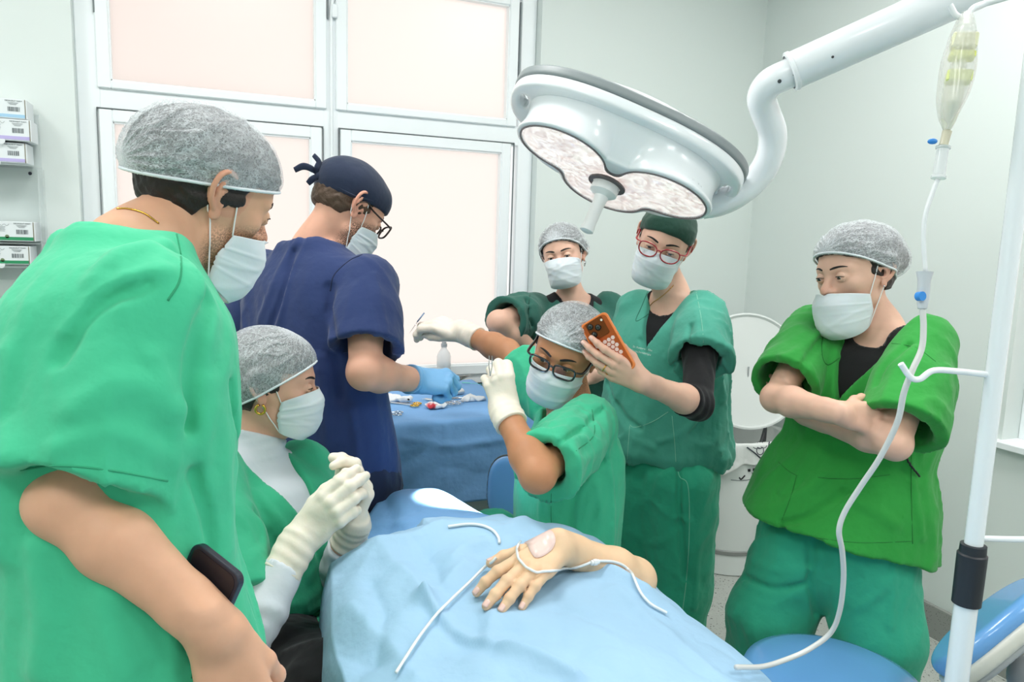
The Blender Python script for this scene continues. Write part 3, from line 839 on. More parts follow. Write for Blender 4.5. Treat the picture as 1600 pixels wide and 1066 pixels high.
def glasses(h, person, m, lw=.026, lh=.017, rim=.0016, cat=0., dz=-.004, dy=0., p=3.2, tilt=.1):
    b = MB(); lens = []
    for s in (-1, 1):
        c = V3(s * .0335, .1035 + dy, dz); pts = []
        for i in range(40):
            t = 2 * math.pi * i / 40; ct, st = math.cos(t), math.sin(t)
            q = (abs(ct) ** p + abs(st) ** p) ** (-1 / p)
            x = ct * q * lw; z = st * q * lh
            z += cat * max(0, s * x / lw) ** 2 * lh * (1 if st > 0 else .15); x *= 1 - .10 * (z < 0) * abs(z) / lh
            pts.append(c + V3(x, -abs(c[0] + x) ** 2 * 2.2 + .0025 + z * tilt, z))
        lens.append(pts); b.tube(pts + pts[:1], rim, 8, False)
    a0 = lens[1][20]; a1 = lens[0][0]
    b.tube(catmull([(-.008, .1075 + dy, dz + .006), (0, .110 + dy, dz + .009), (.008, .1075 + dy, dz + .006)], 5), rim * 1.1, 8)
    for s in (-1, 1):
        x0 = s * (.0335 + lw * .98); hz = dz + lh * (.55 + cat * .6)
        y0 = .1035 + dy - abs(x0) ** 2 * 2.2
        b.tube(catmull([(x0, y0 + .001, hz), (s * .0765, y0 - .018, hz - .001), (s * .079, .03, .012), (s * .0815, .004, .020), (s * .087, -.016, .008), (s * .088, -.022, -.006)], 6), [rim * 1.4, rim * 1.5, rim * 1.2, rim * .9], 8, flat=.6)
    o = b.build('eyeglasses', m, person, True, h.mw)
    lb = MB()
    for pts in lens:
        c = np.mean(pts, 0); n = len(pts); lb.add(list(pts) + [c + V3(0, .0012, 0)], [(i, (i + 1) % n, n) for i in range(n)])
    lb.build('lens', M_LENS, o, True, h.mw)
    return o

# ------------------------------------------------------------------ hands
def hand(W, fwd, back, thumb, curl=((.25, .35, .25),) * 4, spread=.07, tpose=None, s=1.0, fat=1.0, tlen=1.0, flen=1.0):
    """SDF of a hand. W wrist centre; fwd towards the fingers; back = dorsal normal; thumb = +1/-1: thumb lies on +/- cross(fwd,back)"""
    fwd = nrm(fwd); back = np.asarray(back, float); back = nrm(back - fwd * (back @ fwd)); lat = np.cross(fwd, back) * thumb
    W = np.asarray(W, float)
    def p(a, b, c): return W + (lat * a + fwd * b + back * c) * s
    kn = [(.029, .088, .003), (.0095, .092, .0055), (-.0105, .087, .004), (-.028, .077, 0)]
    ln = [(.041, .025, .021), (.045, .029, .022), (.042, .027, .021), (.033, .020, .019)]
    rd = [.0098, .0100, .0096, .0085]
    palm = []
    for (a, b, c), r in zip(kn, rd):
        palm.append(d_cone(p(a * .55, .012, -.002), p(a, b - .004, c - .004), .0135 * s * fat, (r + .0012) * s * fat))
    palm.append(d_cone(p(.020, .030, -.010), p(.024, .062, -.010), .015 * s * fat, .0105 * s * fat))
    palm.append(d_cone(p(-.016, .022, -.010), p(-.022, .062, -.008), .014 * s * fat, .010 * s * fat))
    fp = d_union(palm, .012 * s)
    fingers = []; nails = []; joints = []
    for i in range(4):
        a, b, c = kn[i]; ang = 0; pos = p(a, b, c - .002); spl = spread * (1.5 - i)
        cu = curl[i]; pts = [pos]; bd = cu[3] if len(cu) > 3 else 0
        for k in range(3):
            ang += cu[k]
            d = fwd * math.cos(ang) * math.cos(spl + bd) + lat * math.sin(spl + bd) * (1 if k == 0 else math.cos(ang)) - back * math.sin(ang); d = nrm(d)
            pos = pos + d * ln[i][k] * s * flen; pts.append(pos)
        r = rd[i] * s * fat; joints.append(pts)
        fs = [d_cone(pts[0], pts[1], r * 1.02, r * .93), d_cone(pts[1], pts[2], r * .93, r * .82), d_cone(pts[2], pts[3], r * .84, r * .70)]
        fs.append(d_ell(pts[1], r * 1.0)); fs.append(d_ell(pts[2], r * .9))
        fingers.append(d_union(fs, .003 * s))
        u = nrm(pts[3] - pts[2]); bk = nrm(back * math.cos(ang) + fwd * math.sin(ang)); nails.append((pts[3] - u * .002 * s, u, bk, r * .74))
    def fall(Q):
        d = fingers[0](Q)
        for g in fingers[1:]: d = smin(d, g(Q), .0015 * s)
        return smin(d, fp(Q), .007 * s)
    tp = tpose or ((.55, .75, -.35), (.30, .92, -.25), (.10, .98, -.15))
    pos = p(.018, .022, -.006); pts = [pos]
    for k, L in enumerate((.044, .032, .027)):
        d = nrm(lat * tp[k][0] + fwd * tp[k][1] + back * tp[k][2]); pos = pos + d * L * s * tlen; pts.append(pos)
    joints.append(pts)
    th = d_union([d_cone(pts[0], pts[1], .0155 * s * fat, .0118 * s * fat), d_cone(pts[1], pts[2], .0115 * s * fat, .0100 * s * fat), d_cone(pts[2], pts[3], .0102 * s * fat, .0082 * s * fat), d_ell(pts[2], .0108 * s * fat)], .004 * s)
    u = nrm(pts[3] - pts[2]); nb = nrm(np.cross(u, np.cross(lat * .6 + back * .8, u))); nails.append((pts[3] - u * .002 * s, u, nb, .0082 * s * fat))
    f = lambda Q: smin(fall(Q), th(Q), .006 * s)
    f.joints = joints; f.nails = nails
    allp = np.vstack([np.array(j) for j in joints] + [W[None]])
    f.lo = allp.min(0) - .025 * s; f.hi = allp.max(0) + .025 * s
    return f
M_NAIL = mat('fingernail', (236, 196, 184), rough=.25, spec=.5)
def nails(hf, parent, which=range(5), size=1.0):
    for i in which:
        c, u, b, r = hf.nails[i]
        s = np.cross(u, b); G = np.zeros((7, 7, 3))
        for a in range(7):
            for k in range(7):
                x = (a - 3) / 3; y = (k - 3) / 3; q = math.sqrt(max(0, 1 - abs(x) ** 4)); w = r * .80 * size
                ang = x * .95; ln = .0062 * size * (r / .0073)
                G[a, k] = c + s * math.sin(ang) * w + b * (math.cos(ang) * w + r * .235) + u * (y * ln * (q * .35 + .65)) - b * (abs(y) ** 3) * .0006
        v, f = grid_vf(G); o = obj('fingernail', v, f, M_NAIL, parent); solidify(o, .0008, 0)

# ------------------------------------------------------------------ body and clothes
def frame(P0, N, SL, SR):
    """pelvis P0, neck base N, left/right shoulders -> axis, lateral (to the person's right), front"""
    ax = nrm(N - P0); la = SR - SL; la = nrm(la - ax * (la @ ax)); fr = np.cross(ax, la)
    return ax, la, fr
TORSO_M = [(-.02, .172, .125, 0), (.15, .168, .118, 0), (.40, .160, .110, .004), (.62, .172, .118, .008), (.80, .178, .112, .002), (.90, .160, .088, -.008), (1.0, .085, .066, -.012)]
TORSO_F = [(-.02, .172, .120, 0), (.15, .160, .112, 0), (.40, .132, .094, .004), (.62, .145, .108, .014), (.80, .150, .098, .004), (.90, .135, .078, -.008), (1.0, .066, .056, -.010)]
def torso(P0, N, SL, SR, tab, off=0., latp=None, scale=1., hem=None, bend=0., depth=1.0, drop=0.):
    ax, la, fr = frame(P0, N, SL, SR); lp = la if latp is None else nrm(latp - ax * (latp @ ax))
    st = []; rows = list(tab)
    if hem is not None: rows = [(hem[0], hem[1], hem[2], hem[3] if len(hem) > 3 else 0)] + rows
    for (t, rx, ry, dy) in rows:
        l = nrm(lerp(lp, la, np.clip(t, 0, 1) ** 1.0)); f = np.cross(ax, l)
        c = P0 + (N - P0) * t + f * (dy * scale - bend * math.sin(math.pi * np.clip(t, 0, 1)))
        st.append((c, l, f, rx * scale + off, (ry * scale * depth + off)))
    return d_loft(st, .02)

def set_tint(o, fn):
    me = o.data; n = len(me.vertices); co = np.zeros(n * 3, np.float32); me.vertices.foreach_get('co', co); co = co.reshape(-1, 3)
    t = fn(co); c = np.zeros((n, 4), np.float32); c[:, 0] = t[0]; c[:, 1] = t[1]; c[:, 3] = 1
    at = me.color_attributes.new('tint', 'FLOAT_COLOR', 'POINT'); at.data.foreach_set('color', c.ravel())

def bvh_of(objs):
    vs = []; fs = []; b = 0
    for o in objs:
        me = o.data; n = len(me.vertices); co = np.zeros(n * 3, np.float32); me.vertices.foreach_get('co', co); co = co.reshape(-1, 3)
        M = np.array(o.matrix_world); co = co @ M[:3, :3].T + M[:3, 3]
        vs.append(co); fs += [tuple(i + b for i in p.vertices) for p in me.polygons]; b += n
    return BVHTree.FromPolygons([Vector(v) for v in np.vstack(vs)], fs)
def onsurf(tree, pts, lift=.0, n=None):
    """points of the picture laid onto a surface"""
    out = []; nn = []
    for (x, y) in pts:
        d = Vector(ray(x, y)).normalized(); hit = tree.ray_cast(Vector(CAMP), d)
        if hit[0] is None: continue
        nr = hit[1]; nr = -nr if nr.dot(d) > 0 else nr
        out.append(np.array(hit[0] + nr * lift)); nn.append(np.array(nr))
    return np.array(out), np.array(nn)
def line2d(pts, step=5):
    pts = catmull([(p[0], p[1], 0) for p in pts], 10) if len(pts) > 2 else np.array([(p[0], p[1], 0) for p in pts], float); out = [pts[0]]
    for i in range(1, len(pts)):
        d = np.linalg.norm(pts[i] - pts[i - 1]); k = max(1, int(d / step))
        for j in range(1, k + 1): out.append(lerp(pts[i - 1], pts[i], j / k))
    return [(p[0], p[1]) for p in out]
def seam(tree, px, r, m, parent, name='seam', lift=0., flat=1.0, step=5, split=.05):
    p, n = onsurf(tree, line2d(px, step), lift)
    if len(p) < 2: return None
    b = MB(); cur = [p[0]]; k0 = 0
    runs = []
    for i in range(1, len(p)):
        if np.linalg.norm(p[i] - p[i - 1]) > split: runs.append(cur); cur = [p[i]]
        else: cur.append(p[i])
    runs.append(cur)
    for c in runs:
        if len(c) < 2: continue
        c = np.array(c)
        if len(c) > 4: c[1:-1] = .5 * c[1:-1] + .25 * c[:-2] + .25 * c[2:]
        MB().tube(c, r, 6).build(name, m, parent, True)

def shoe(parent, heel, toe, m, name='shoe'):
    heel = np.asarray(heel, float); toe = np.asarray(toe, float); heel[2] = 0; toe[2] = 0; u = nrm(toe - heel); L = np.linalg.norm(toe - heel)
    up = V3(0, 0, 1); f = d_union([d_ell(heel + u * .05 + up * .045, (.05, .05, .05)), d_ell(lerp(heel, toe, .45) + up * .045, .055), d_ell(lerp(heel, toe, .80) + up * .032, .050), d_cone(heel + u * .05 + up * .05, heel + u * .06 + up * .10, .045, .046)], .03)
    g = lambda Q: smax(f(Q), .004 - Q[:, 2], .004)
    lo = np.minimum(heel, toe) - .09; hi = np.maximum(heel, toe) + .09; lo[2] = -.01; hi[2] = .16
    v, fc = mesh_field(g, lo, hi, .008); o = obj(name, v, fc, m, parent); return o
# ------------------------------------------------------------------ figure builder
TUNIC_M = [(-.14, .222, .158, 0), (0, .218, .150, 0), (.3, .200, .138, .002), (.6, .204, .142, .006), (.8, .200, .130, .000), (.9, .172, .104, -.008), (.97, .118, .084, -.012), (1.03, .088, .074, -.014)]
TUNIC_F = [(-.14, .222, .160, 0), (0, .210, .148, 0), (.3, .178, .126, .004), (.6, .182, .132, .012), (.8, .176, .118, .004), (.9, .150, .094, -.006), (.97, .100, .076, -.010), (1.03, .074, .066, -.012)]
def trace(f, px, py, t0=.4, t1=4.5):
    r = ray(px, py); L = np.linalg.norm(r); r = r / L; t = t0
    for _ in range(160):
        q = (CAMP + r * t).astype(np.float32)[None]; d = float(f(q)[0])
        if abs(d) < .001: return CAMP + r * t
        t += d * .7
        if t > t1: break
    return None
def px_wrinkles(f, specs):
    """specs: (points in the picture, width, height): folds that lie on the surface f"""
    ws = []
    for pts, w, h in specs:
        q = [trace(f, *p) for p in line2d(pts, 18)]
        for a, b in zip(q[:-1], q[1:]):
            if a is None or b is None or np.linalg.norm(a - b) > .12: continue
            ws.append((a, b, w * .80, h * 1.5))
    if not ws: return lambda Q: 0.0
    A = np.array([w[0] for w in ws], np.float32); lo = A.min(0); hi = A.max(0)
    # group by fold so that overlapping pieces do not add up
    groups = {}
    i = 0
    for a, b, w, h in ws: groups.setdefault((w, h, i // 400), []).append(d_cone(a, b, 0, 0))
    # separate folds with equal (w,h) simply share one distance
    def g(Q):
        s = np.zeros(len(Q), np.float32)
        for (w, h, _), fs in groups.items():
            d = fs[0](Q)
            for k in fs[1:]: d = np.minimum(d, k(Q))
            s += h * np.exp(-(d / w) ** 2)
        return s
    return g

class Fig:
    def __init__(s, base, label, skin, fem=False, scale=1.0):
        s.fem = fem; s.k = (.90 if fem else 1.0) * scale; s.comps = []; s.arms = {}; s.skin = skin; s.boxes = []
        s.e = empty('person', (base[0], base[1], 0)); tag(s.e, label, 'person')
    def sethead(s, F, up, local, at, scale=1.0, brow=None, tilt=0, **kw):
        F = nrm(F); up = nrm(np.asarray(up) - F * (np.asarray(up) @ F)); rt = np.cross(F, up)
        o = np.asarray(at) - (np.asarray(local, float) * scale) @ np.array([rt, F, up])
        h = Head(o, F, up, scale, fem=s.fem, **kw); h.skin = s.skin; h.brow = brow or M_LASH; s.h = h; return h
    def spine(s, P0, N, SL, SR, latp=None, scale=1., bend=0., depth=1.):
        s.P0, s.N, s.SL, s.SR, s.latp, s.ts, s.bend, s.depth = map(lambda v: v, (P0, N, SL, SR, latp, scale, bend, depth))
        s.ax, s.la, s.fr = frame(P0, N, SL, SR)
    def arm(s, side, E, W, hand=None, fat=1., gloved=False):
        S = s.SR if side == 'R' else s.SL; k = s.k * fat
        E = np.asarray(E, float); W = np.asarray(W, float); m = lerp(E, W, .28)
        fs = [d_cone(S, lerp(S, E, .45), .052 * k, .049 * k), d_cone(lerp(S, E, .45), E, .049 * k, .039 * k), d_ell(E, .0405 * k),
              d_cone(E, m, .0405 * k, .0445 * k), d_cone(m, W, .0445 * k, .0275 * k)]
        u = nrm(W - E); fs.append(d_cone(lerp(E, W, .8), W, .030 * k, .0285 * k))
        f = d_union(fs, .02 * k)
        s.arms[side] = dict(S=S, E=E, W=W, hand=hand, f=f)
        A = np.array([S, E, W]); s.comps.append((f, A.min(0) - .07, A.max(0) + .07, .025))
        if hand is not None and not gloved:
            s.comps.append((hand, hand.lo, hand.hi, .016)); s.boxes.append((hand.lo, hand.hi, .0028))
        s.boxes.append((np.minimum(E, W) - .06, np.maximum(E, W) + .06, .0048))
    def body(s, head_h=.0028, tint=None, coarse=.008, extra=(), tabs=None, toff=0.):
        h = s.h; k = s.k
        tb = torso(s.P0, s.N, s.SL, s.SR, tabs or (TORSO_F if s.fem else TORSO_M), latp=s.latp, scale=s.ts, bend=s.bend, depth=s.depth, off=toff)
        s.torso_f = tb
        n0 = h.w((0, -.022, -.050)); n1 = s.N + s.ax * .0 - s.fr * .012
        th = h.w((0, .012, -.085)); t1 = s.N + s.fr * .022 - s.ax * .03
        nkr = .92 if s.fem else 1.0; neck = d_union([d_cone(n0, n1, .050 * k * nkr, .053 * k * nkr), d_cone(th, t1, .034 * k * nkr, .038 * k * nkr)], .02); s.neck_f = neck
        up = lerp(s.N, n0, .35)
        traps = d_union([d_cone(lerp(s.N, n0, .22), lerp(s.N, S, .85) + s.ax * -.010, .036 * k, .034 * k) for S in (s.SL, s.SR)], .02)
        s.traps_f = traps; nt = d_union([neck, traps, tb], .028)
        A = np.array([n0, s.N, s.P0, s.SL, s.SR])
        hf = h.wf()
        comps = [(nt, A.min(0) - .25, A.max(0) + .25, .02), (hf, h.o - .18 * h.s, h.o + .18 * h.s, .02)] + s.comps + list(extra)
        s.allcomps = comps
        boxes = [(h.o - .165 * h.s, h.o + .165 * h.s, head_h)] + [b for b in s.boxes if b[2] < .004] + [b for b in s.boxes if b[2] >= .004]
        lo = np.minimum.reduce([c[1] for c in comps]); hi = np.maximum.reduce([c[2] for c in comps])
        boxes.append((lo, hi, coarse)); parts = []
        for i, (lo, hi, hh) in enumerate(boxes):
            cs = [c for c in comps if np.all(c[1] < hi) and np.all(c[2] > lo)]
            def f(Q, cs=cs):
                d = cs[0][0](Q)
                for c in cs[1:]: d = smin(d, c[0](Q), c[3])
                return d
            v, fc = mesh_field(f, lo - hh, hi + hh, hh)
            if len(v) == 0: continue
            ctr = v[fc].mean(1); keep = np.ones(len(fc), bool)
            for (l2, h2, hh2) in boxes[:i]:
                g = hh * 1.0
                keep &= ~(np.all(ctr > l2 + g, 1) & np.all(ctr < h2 - g, 1))
            fc = fc[keep]; used = np.unique(fc); mp = np.full(len(v), -1); mp[used] = np.arange(len(used))
            parts.append((v[used], mp[fc]))
        v, fc = join_vf(parts); o = obj('body', v, fc, s.skin, s.e); s.bodyo = o
        def tf(co):
            st = np.zeros(len(co)); rd = np.zeros(len(co))
            L = h.loc(co.astype(np.float32)); x, y, z = L[:, 0], L[:, 1], L[:, 2]
            near = np.linalg.norm(L, axis=1) < .16
            # a little redness on ears, nose and cheeks
            rd = np.where(near & (np.abs(x) > .072) & (z > -.04) & (z < .045), .25, 0) + .3 * np.exp(-((y - .112) ** 2 + x * x + (z + .03) ** 2) / .0003) * near
            if tint: st = tint(x, y, z) * near
            for a in s.arms.values():
                if a['hand'] is not None:
                    for j in a['hand'].joints:
                        for q in j[0:4]: rd = np.maximum(rd, .22 * np.exp(-np.sum((co - q) ** 2, 1) / .00010))
            return st, rd
        set_tint(o, tf)
        log('body', len(v)); return o
    def glove(s, side, m, cuff=.06, off=.0022, cr=1.0, name='glove'):
        a = s.arms[side]; W, E, hf = a['W'], a['E'], a['hand']; u = nrm(E - W); c = W + u * cuff; k = s.k
        cf = d_union([d_cone(W - u * .02, W + u * .02, .031 * k * cr, .033 * k * cr), d_off(a['f'], .0035)], .01)
        cf = d_int(d_int(cf, d_plane(c, u), .002), d_plane(W - u * .03, -u), .002)
        ws = lambda Q: .0016 * snoise(Q, (70, 70, 70), 3, 4)
        bead = d_int(d_off(a['f'], .0062), lambda Q: np.abs((Q - c) @ u) - .0022, .001)
        rings = lambda Q: .0007 * np.sin(((Q - W) @ u) * 330 + 2 * snoise(Q, (30, 30, 30), 9, 3)) * np.clip(((Q - W) @ u + .03) / .03, 0, 1)
        f = lambda Q: smin(smin(hf(Q) - off, cf(Q) - .001 - rings(Q), .012) - ws(Q), bead(Q), .002)
        lo = np.minimum(hf.lo, c - .05); hi = np.maximum(hf.hi, c + .05)
        v, fc = mesh_field(f, lo, hi, .0027); return obj(name, v, fc, m, s.e)
    def tunic(s, m, tab=None, off=.0, sleeves={}, vneck=None, round_=None, folds=(), noise=(.005, (14, 14, 5)), h=.0065, hem_t=None, slits=(), extra=(), name='tunic', lat_seed=1, wave=.012, cut=(), neckr=.066):
        tb = torso(s.P0, s.N, s.SL, s.SR, tab or (TUNIC_F if s.fem else TUNIC_M), latp=s.latp, scale=s.ts, bend=s.bend, depth=s.depth, off=off)
        k = s.k; lo = [s.P0 - .36, s.N - .2, s.P0 - .36]; hi = [s.P0 + .36, s.N + .2]
        fs = [tb]
        for sd, S in (('L', s.SL), ('R', s.SR)):
            fs.append(d_cone(s.N - s.ax * .055 - s.fr * .01, S + s.ax * -.010, .060 * k * s.ts, .060 * k))
        sl = []
        for sd, (fr_, r0, r1, drop) in sleeves.items():
            a = s.arms[sd]; S, E = a['S'], a['E']; u = nrm(E - S); L = np.linalg.norm(E - S)
            hm = S + u * L * fr_ - V3(0, 0, drop)
            ud = nrm(hm - S); out = d_union([d_cone(S - ud * .01, lerp(S, hm, .5), r0, (r0 + r1) / 2 * 1.0), d_cone(lerp(S, hm, .5), hm + ud * .06, (r0 + r1) / 2, r1 * 1.04)], .02)
            out = d_int(out, d_plane(hm, ud), .005)
            inn = d_cone(hm - ud * .06, hm + ud * .10, r1 * .74, r1 * 1.0 - .007)
            out = d_sub(out, inn, .004); sl.append(out); lo.append(np.minimum(S, hm) - r1 - .05); hi.append(np.maximum(S, hm) + r1 + .05)
        base = d_union(fs, .035)
        for q_ in sl: base = (lambda b_, q_: (lambda Q: smin(b_(Q), q_(Q), .014)))(base, q_)
        for e in extra: base = (lambda b, e: (lambda Q: smin(b(Q), e(Q), .03)))(base, e)
        body = base
        nk = s.N + s.ax * .03
        if vneck:
            w0, dep, sh = vneck          # half width at the top, depth below the neck base, sideways shift
            la, fr, ax, N = s.la, s.fr, s.ax, s.N
            def vcut(Q):
                q = Q - N; a = q @ la - sh; b = q @ fr; c = q @ ax
                w = w0 * np.clip((c + dep) / (dep + .02), 0, 1.25)
                return np.maximum(np.maximum(np.abs(a) - w, -(c + dep)) * .85, -b - .0)
            body = d_sub(body, vcut, .006)
        nc = d_cone(s.N - s.ax * .03 + s.fr * (.008 if not round_ else round_[1]), lerp(s.N, s.h.w((0, -.02, -.06)), .9) + s.ax * .06, (neckr if not round_ else round_[0]) * s.ts, .10)
        body = d_sub(body, nc, .008)
        for c_ in cut: body = d_sub(body, c_, .006)
        pw = px_wrinkles(body, folds) if folds else (lambda Q: 0.)
        na, nm = noise; P0, ax = s.P0, s.ax
        A_ = np.array([s.la, s.fr, s.ax])
        def disp(Q):
            q = (Q - P0) @ A_.T; lowf = np.clip(1.1 - q[:, 2] / .5, .2, 1.1)
            mk = np.clip(.55 + .5 * snoise(q, (9, 9, 6), lat_seed + 9, 3), .1, 1.2); n3 = np.array(nm)
            d = na * 1.2 * ridged(snoise(q, nm, lat_seed, 4)) + mk * (na * 1.5 * ridged(snoise(q, n3 * (2.6, 2.6, 2.2), lat_seed + 3, 4)) + na * .55 * ridged(snoise(q, n3 * (5.5, 5.5, 5), lat_seed + 5, 4))) + wave * lowf * .5 * np.sin(6.0 * np.arctan2(q[:, 0], q[:, 1]) + 2 * snoise(q, (4, 4, 3), 8 + lat_seed, 3)) * .5
            return d + pw(Q)
        f = lambda Q: body(Q) - disp(Q)
        lo = np.minimum.reduce(lo); hi = np.maximum.reduce(hi)
        v, fc = mesh_field(f, lo, hi, h, slack=1.5)
        o = obj(name, v, fc, m, s.e); s.tun = o; s.tun_f = f; s.tree = bvh_of([o]); log('tunic', len(v)); return o
    def undershirt(s, m, off=.006, round_=(.062, .0), sleeves={}, h=.006, name='undershirt', high=False):
        tb = d_off(s.torso_f, off); fs = [tb, d_off(s.traps_f, off + .001)]; k = s.k
        lo = [s.P0 - .25, s.N - .2]; hi = [s.N + .2, s.P0 + .25]
        fs.append(d_union([d_cone(s.N - s.ax * .02, S - s.ax * .006, .050 * k + off, .045 * k + off) for S in (s.SL, s.SR)], .03))
        for sd, (fr_, o_) in sleeves.items():       # fr_: 0..1 upper arm, 1..2 forearm
            a = s.arms[sd]; hm = lerp(a['S'], a['E'], fr_) if fr_ <= 1 else lerp(a['E'], a['W'], fr_ - 1)
            ud = nrm(a['E'] - a['S']) if fr_ <= 1 else nrm(a['W'] - a['E'])
            g = d_int(d_off(a['f'], o_), d_plane(hm, ud), .003)
            wv = lambda Q, g=g, hm=hm, ud=ud: g(Q) - .0012 * np.sin(((Q - hm) @ ud) * 200 + snoise(Q, (25, 25, 25), 4, 3) * 4)
            fs.append(wv); A = np.array([a['S'], hm, a['E'] if fr_ > 1 else hm]); lo.append(A.min(0) - .08); hi.append(A.max(0) + .08)
        base = d_union(fs, .02)
        if high:
            nk = d_off(s.neck_f, .0055); nk = (lambda nk0: (lambda Q: smax(nk0(Q), -(Q - s.N + s.ax * .03) @ s.ax, .01)))(nk); top = lerp(s.N, s.h.w((0, -.01, -.07)), .62)
            g = lambda Q: smax(nk(Q) - .0015 * np.sin(((Q - s.N) @ s.ax) * 300), (Q - top) @ nrm(top - s.N), .004); base = d_union([base, g], .02)
        else:
            nc = d_cone(s.N - s.ax * .01 + s.fr * round_[1], s.N + s.ax * .12, round_[0], .09); base = d_sub(base, nc, .005)
        v, fc = mesh_field(base, np.minimum.reduce(lo), np.maximum.reduce(hi), h); return obj(name, v, fc, m, s.e)
    def trousers(s, m, legs, r=(.115, .088, .075), h=.0085, folds=(), noise=(.006, (12, 12, 7)), pelv=(.175, .125), name='trousers'):
        la = s.latp if s.latp is not None else s.la; la = nrm(la); fr = nrm(np.cross(V3(0, 0, 1), la)); A = np.array([la, fr, V3(0, 0, 1)])
        fs = [d_ell(s.P0 + V3(0, 0, -.0), (pelv[0], pelv[1], .16), A)]
        pts = [s.P0]
        for (H, K, An) in legs:
            fs += [d_union([d_cone(H, K, r[0], r[1]), d_cone(K, An, r[1], r[2])], .03)]; pts += [H, K, An]
        base = d_union(fs, .025); base = d_int(base, d_plane(V3(0, 0, .025), V3(0, 0, -1)), .005)
        pw = px_wrinkles(base, folds) if folds else (lambda Q: 0.)
        n3 = np.array(noise[1]); f = lambda Q: base(Q) - noise[0] * (ridged(snoise(Q, n3, 21, 4)) + 1.3 * ridged(snoise(Q, n3 * (3, 3, 2.2), 23, 4)) * np.clip(.5 + .6 * snoise(Q, (8, 8, 6), 2, 3), 0, 1.2) + .4 * ridged(snoise(Q, n3 * 6, 25, 4))) - pw(Q)
        pts = np.array(pts); v, fc = mesh_field(f, pts.min(0) - .22, pts.max(0) + .22, h, slack=1.5); o = obj(name, v, fc, m, s.e); s.trs = o; s.trf = f; log('trousers', len(v)); return o
# ------------------------------------------------------------------ colours of skin and cloth
SK_A = skin_mat('skin_light_man', (218, 168, 138)); SK_B = skin_mat('skin_fair_man', (222, 168, 144)); SK_D = skin_mat('skin_tan_man', (190, 134, 98))
SK_F = skin_mat('skin_fair_woman', (226, 182, 160)); SK_C = skin_mat('skin_rosy_woman', (222, 172, 148)); SK_P = skin_mat('skin_patient', (232, 196, 160))
C_MINT = cloth_mat('mint_green_cotton', (68, 190, 144)); C_NAVY = cloth_mat('navy_cotton', (38, 54, 98)); C_NAVYD = cloth_mat('dark_navy_cotton', (26, 34, 60))
C_GREEN = cloth_mat('leaf_green_cotton', (48, 150, 62)); C_TEAL = cloth_mat('faded_teal_cotton', (78, 162, 142)); C_TRS = cloth_mat('teal_green_trouser_cotton', (50, 164, 130))
C_DKGR = cloth_mat('bottle_green_cotton', (46, 98, 86)); C_BLACK = cloth_mat('black_jersey', (22, 22, 25), wr=.5); C_WHITE = cloth_mat('white_jersey', (214, 220, 228), wr=.6)
C_CAPG = cloth_mat('dark_green_cap_cotton', (36, 70, 58)); C_CAPN = cloth_mat('dark_navy_cap_cotton', (34, 44, 66)); C_SURG = cloth_mat('surgeon_green_cotton', (64, 182, 140))
C_SEAT = cloth_mat('seated_green_cotton', (54, 166, 126))
M_STITCH = {}
def stitch(col):
    if col not in M_STITCH: M_STITCH[col] = mat('stitched_seam', col, rough=.9)
    return M_STITCH[col]
M_CLOG = mat('white_clog', (225, 228, 228), rough=.4)
NET_BACK = bouffant_mat('hair_net_gathered_behind', (0, -.125, -.012), .46)
NET_FRONT = bouffant_mat('hair_net_gathered_in_front', (.012, .092, .062), .50)
F1 = V3(1, 1, 0)
# ------------------------------------------------------------------ standing man at the left edge, mint tunic
a = Fig(P(135, 1010, 1.0), 'person in mint green tunic and hair net, seen from behind at the left edge', SK_A, scale=1.0)
F = CV(.63, .27, .72); U = CV(.36, -.92, .0)
h = a.sethead(F, U, (.076, -.012, .004), P(345, 302, 1.04), scale=.965, nose=1.1)
a.spine(P(176, 1010, .98), P(214, 392, 1.0), P(196, 450, 1.15), P(224, 500, .87), latp=CV(.71, .05, -.7), scale=1.06, bend=.03)
hR = hand(P(338, 985, .80), CV(.22, .96, .10), CV(.30, -.10, -.95), -1, spread=.03, curl=((.9, 1.1, .6), (1.0, 1.2, .7), (1.05, 1.2, .7), (1.1, 1.2, .7)), tpose=((.40, .80, -.25), (.15, .85, -.5), (-.3, .6, -.75)), s=1.0, fat=1.06)
a.arm('R', P(118, 790, .80), P(338, 985, .80), hR, fat=.88)
hL = hand(P(330, 1120, .98), CV(-.3, -.8, -.2), CV(.3, .2, .9), +1, s=1.0)
a.arm('L', P(290, 1010, 1.22), P(335, 1130, .99), hL, fat=1.05)
a.body(extra=[(d_ell(P(318, 968, .782), .017), P(318, 968, .782) - .05, P(318, 968, .782) + .05, .022), (d_ell(P(82, 784, .79), (.024, .024, .022)), P(82, 784, .79) - .06, P(82, 784, .79) + .06, .03)], tint=lambda x, y, z: np.clip((-.028 - z + .35 * (y - .03)) / .02, 0, 1) * np.clip((y + .01) / .02, 0, 1) * .6)
eyes(h, a.e, gaze=(0, -.5), lid=.35)
bouffant(h, a.e, NET_BACK, hairm=M_HAIR, hairkw=dict(nape=-.050, off=.006, side=.010), p0=(0, .085, .040), n=(0, -.30, 1), rad=(.086, .112, .076), c=(0, -.018, .046), g=(0, -.135, -.01), back=((0, -.085, .016), (.070, .050, .056)), amp=.004)
mask(h, a.e, dz=-.030, seed=3)
a.trousers(C_TRS, [(P(80, 1010, 1.12), P(80, 1010, 1.12) * (1, 1, .5), P(80, 1010, 1.12) * (1, 1, .06)), (P(210, 1010, .93), P(210, 1010, .93) * (1, 1, .5), P(210, 1010, .93) * (1, 1, .06))], pelv=(.19, .14))
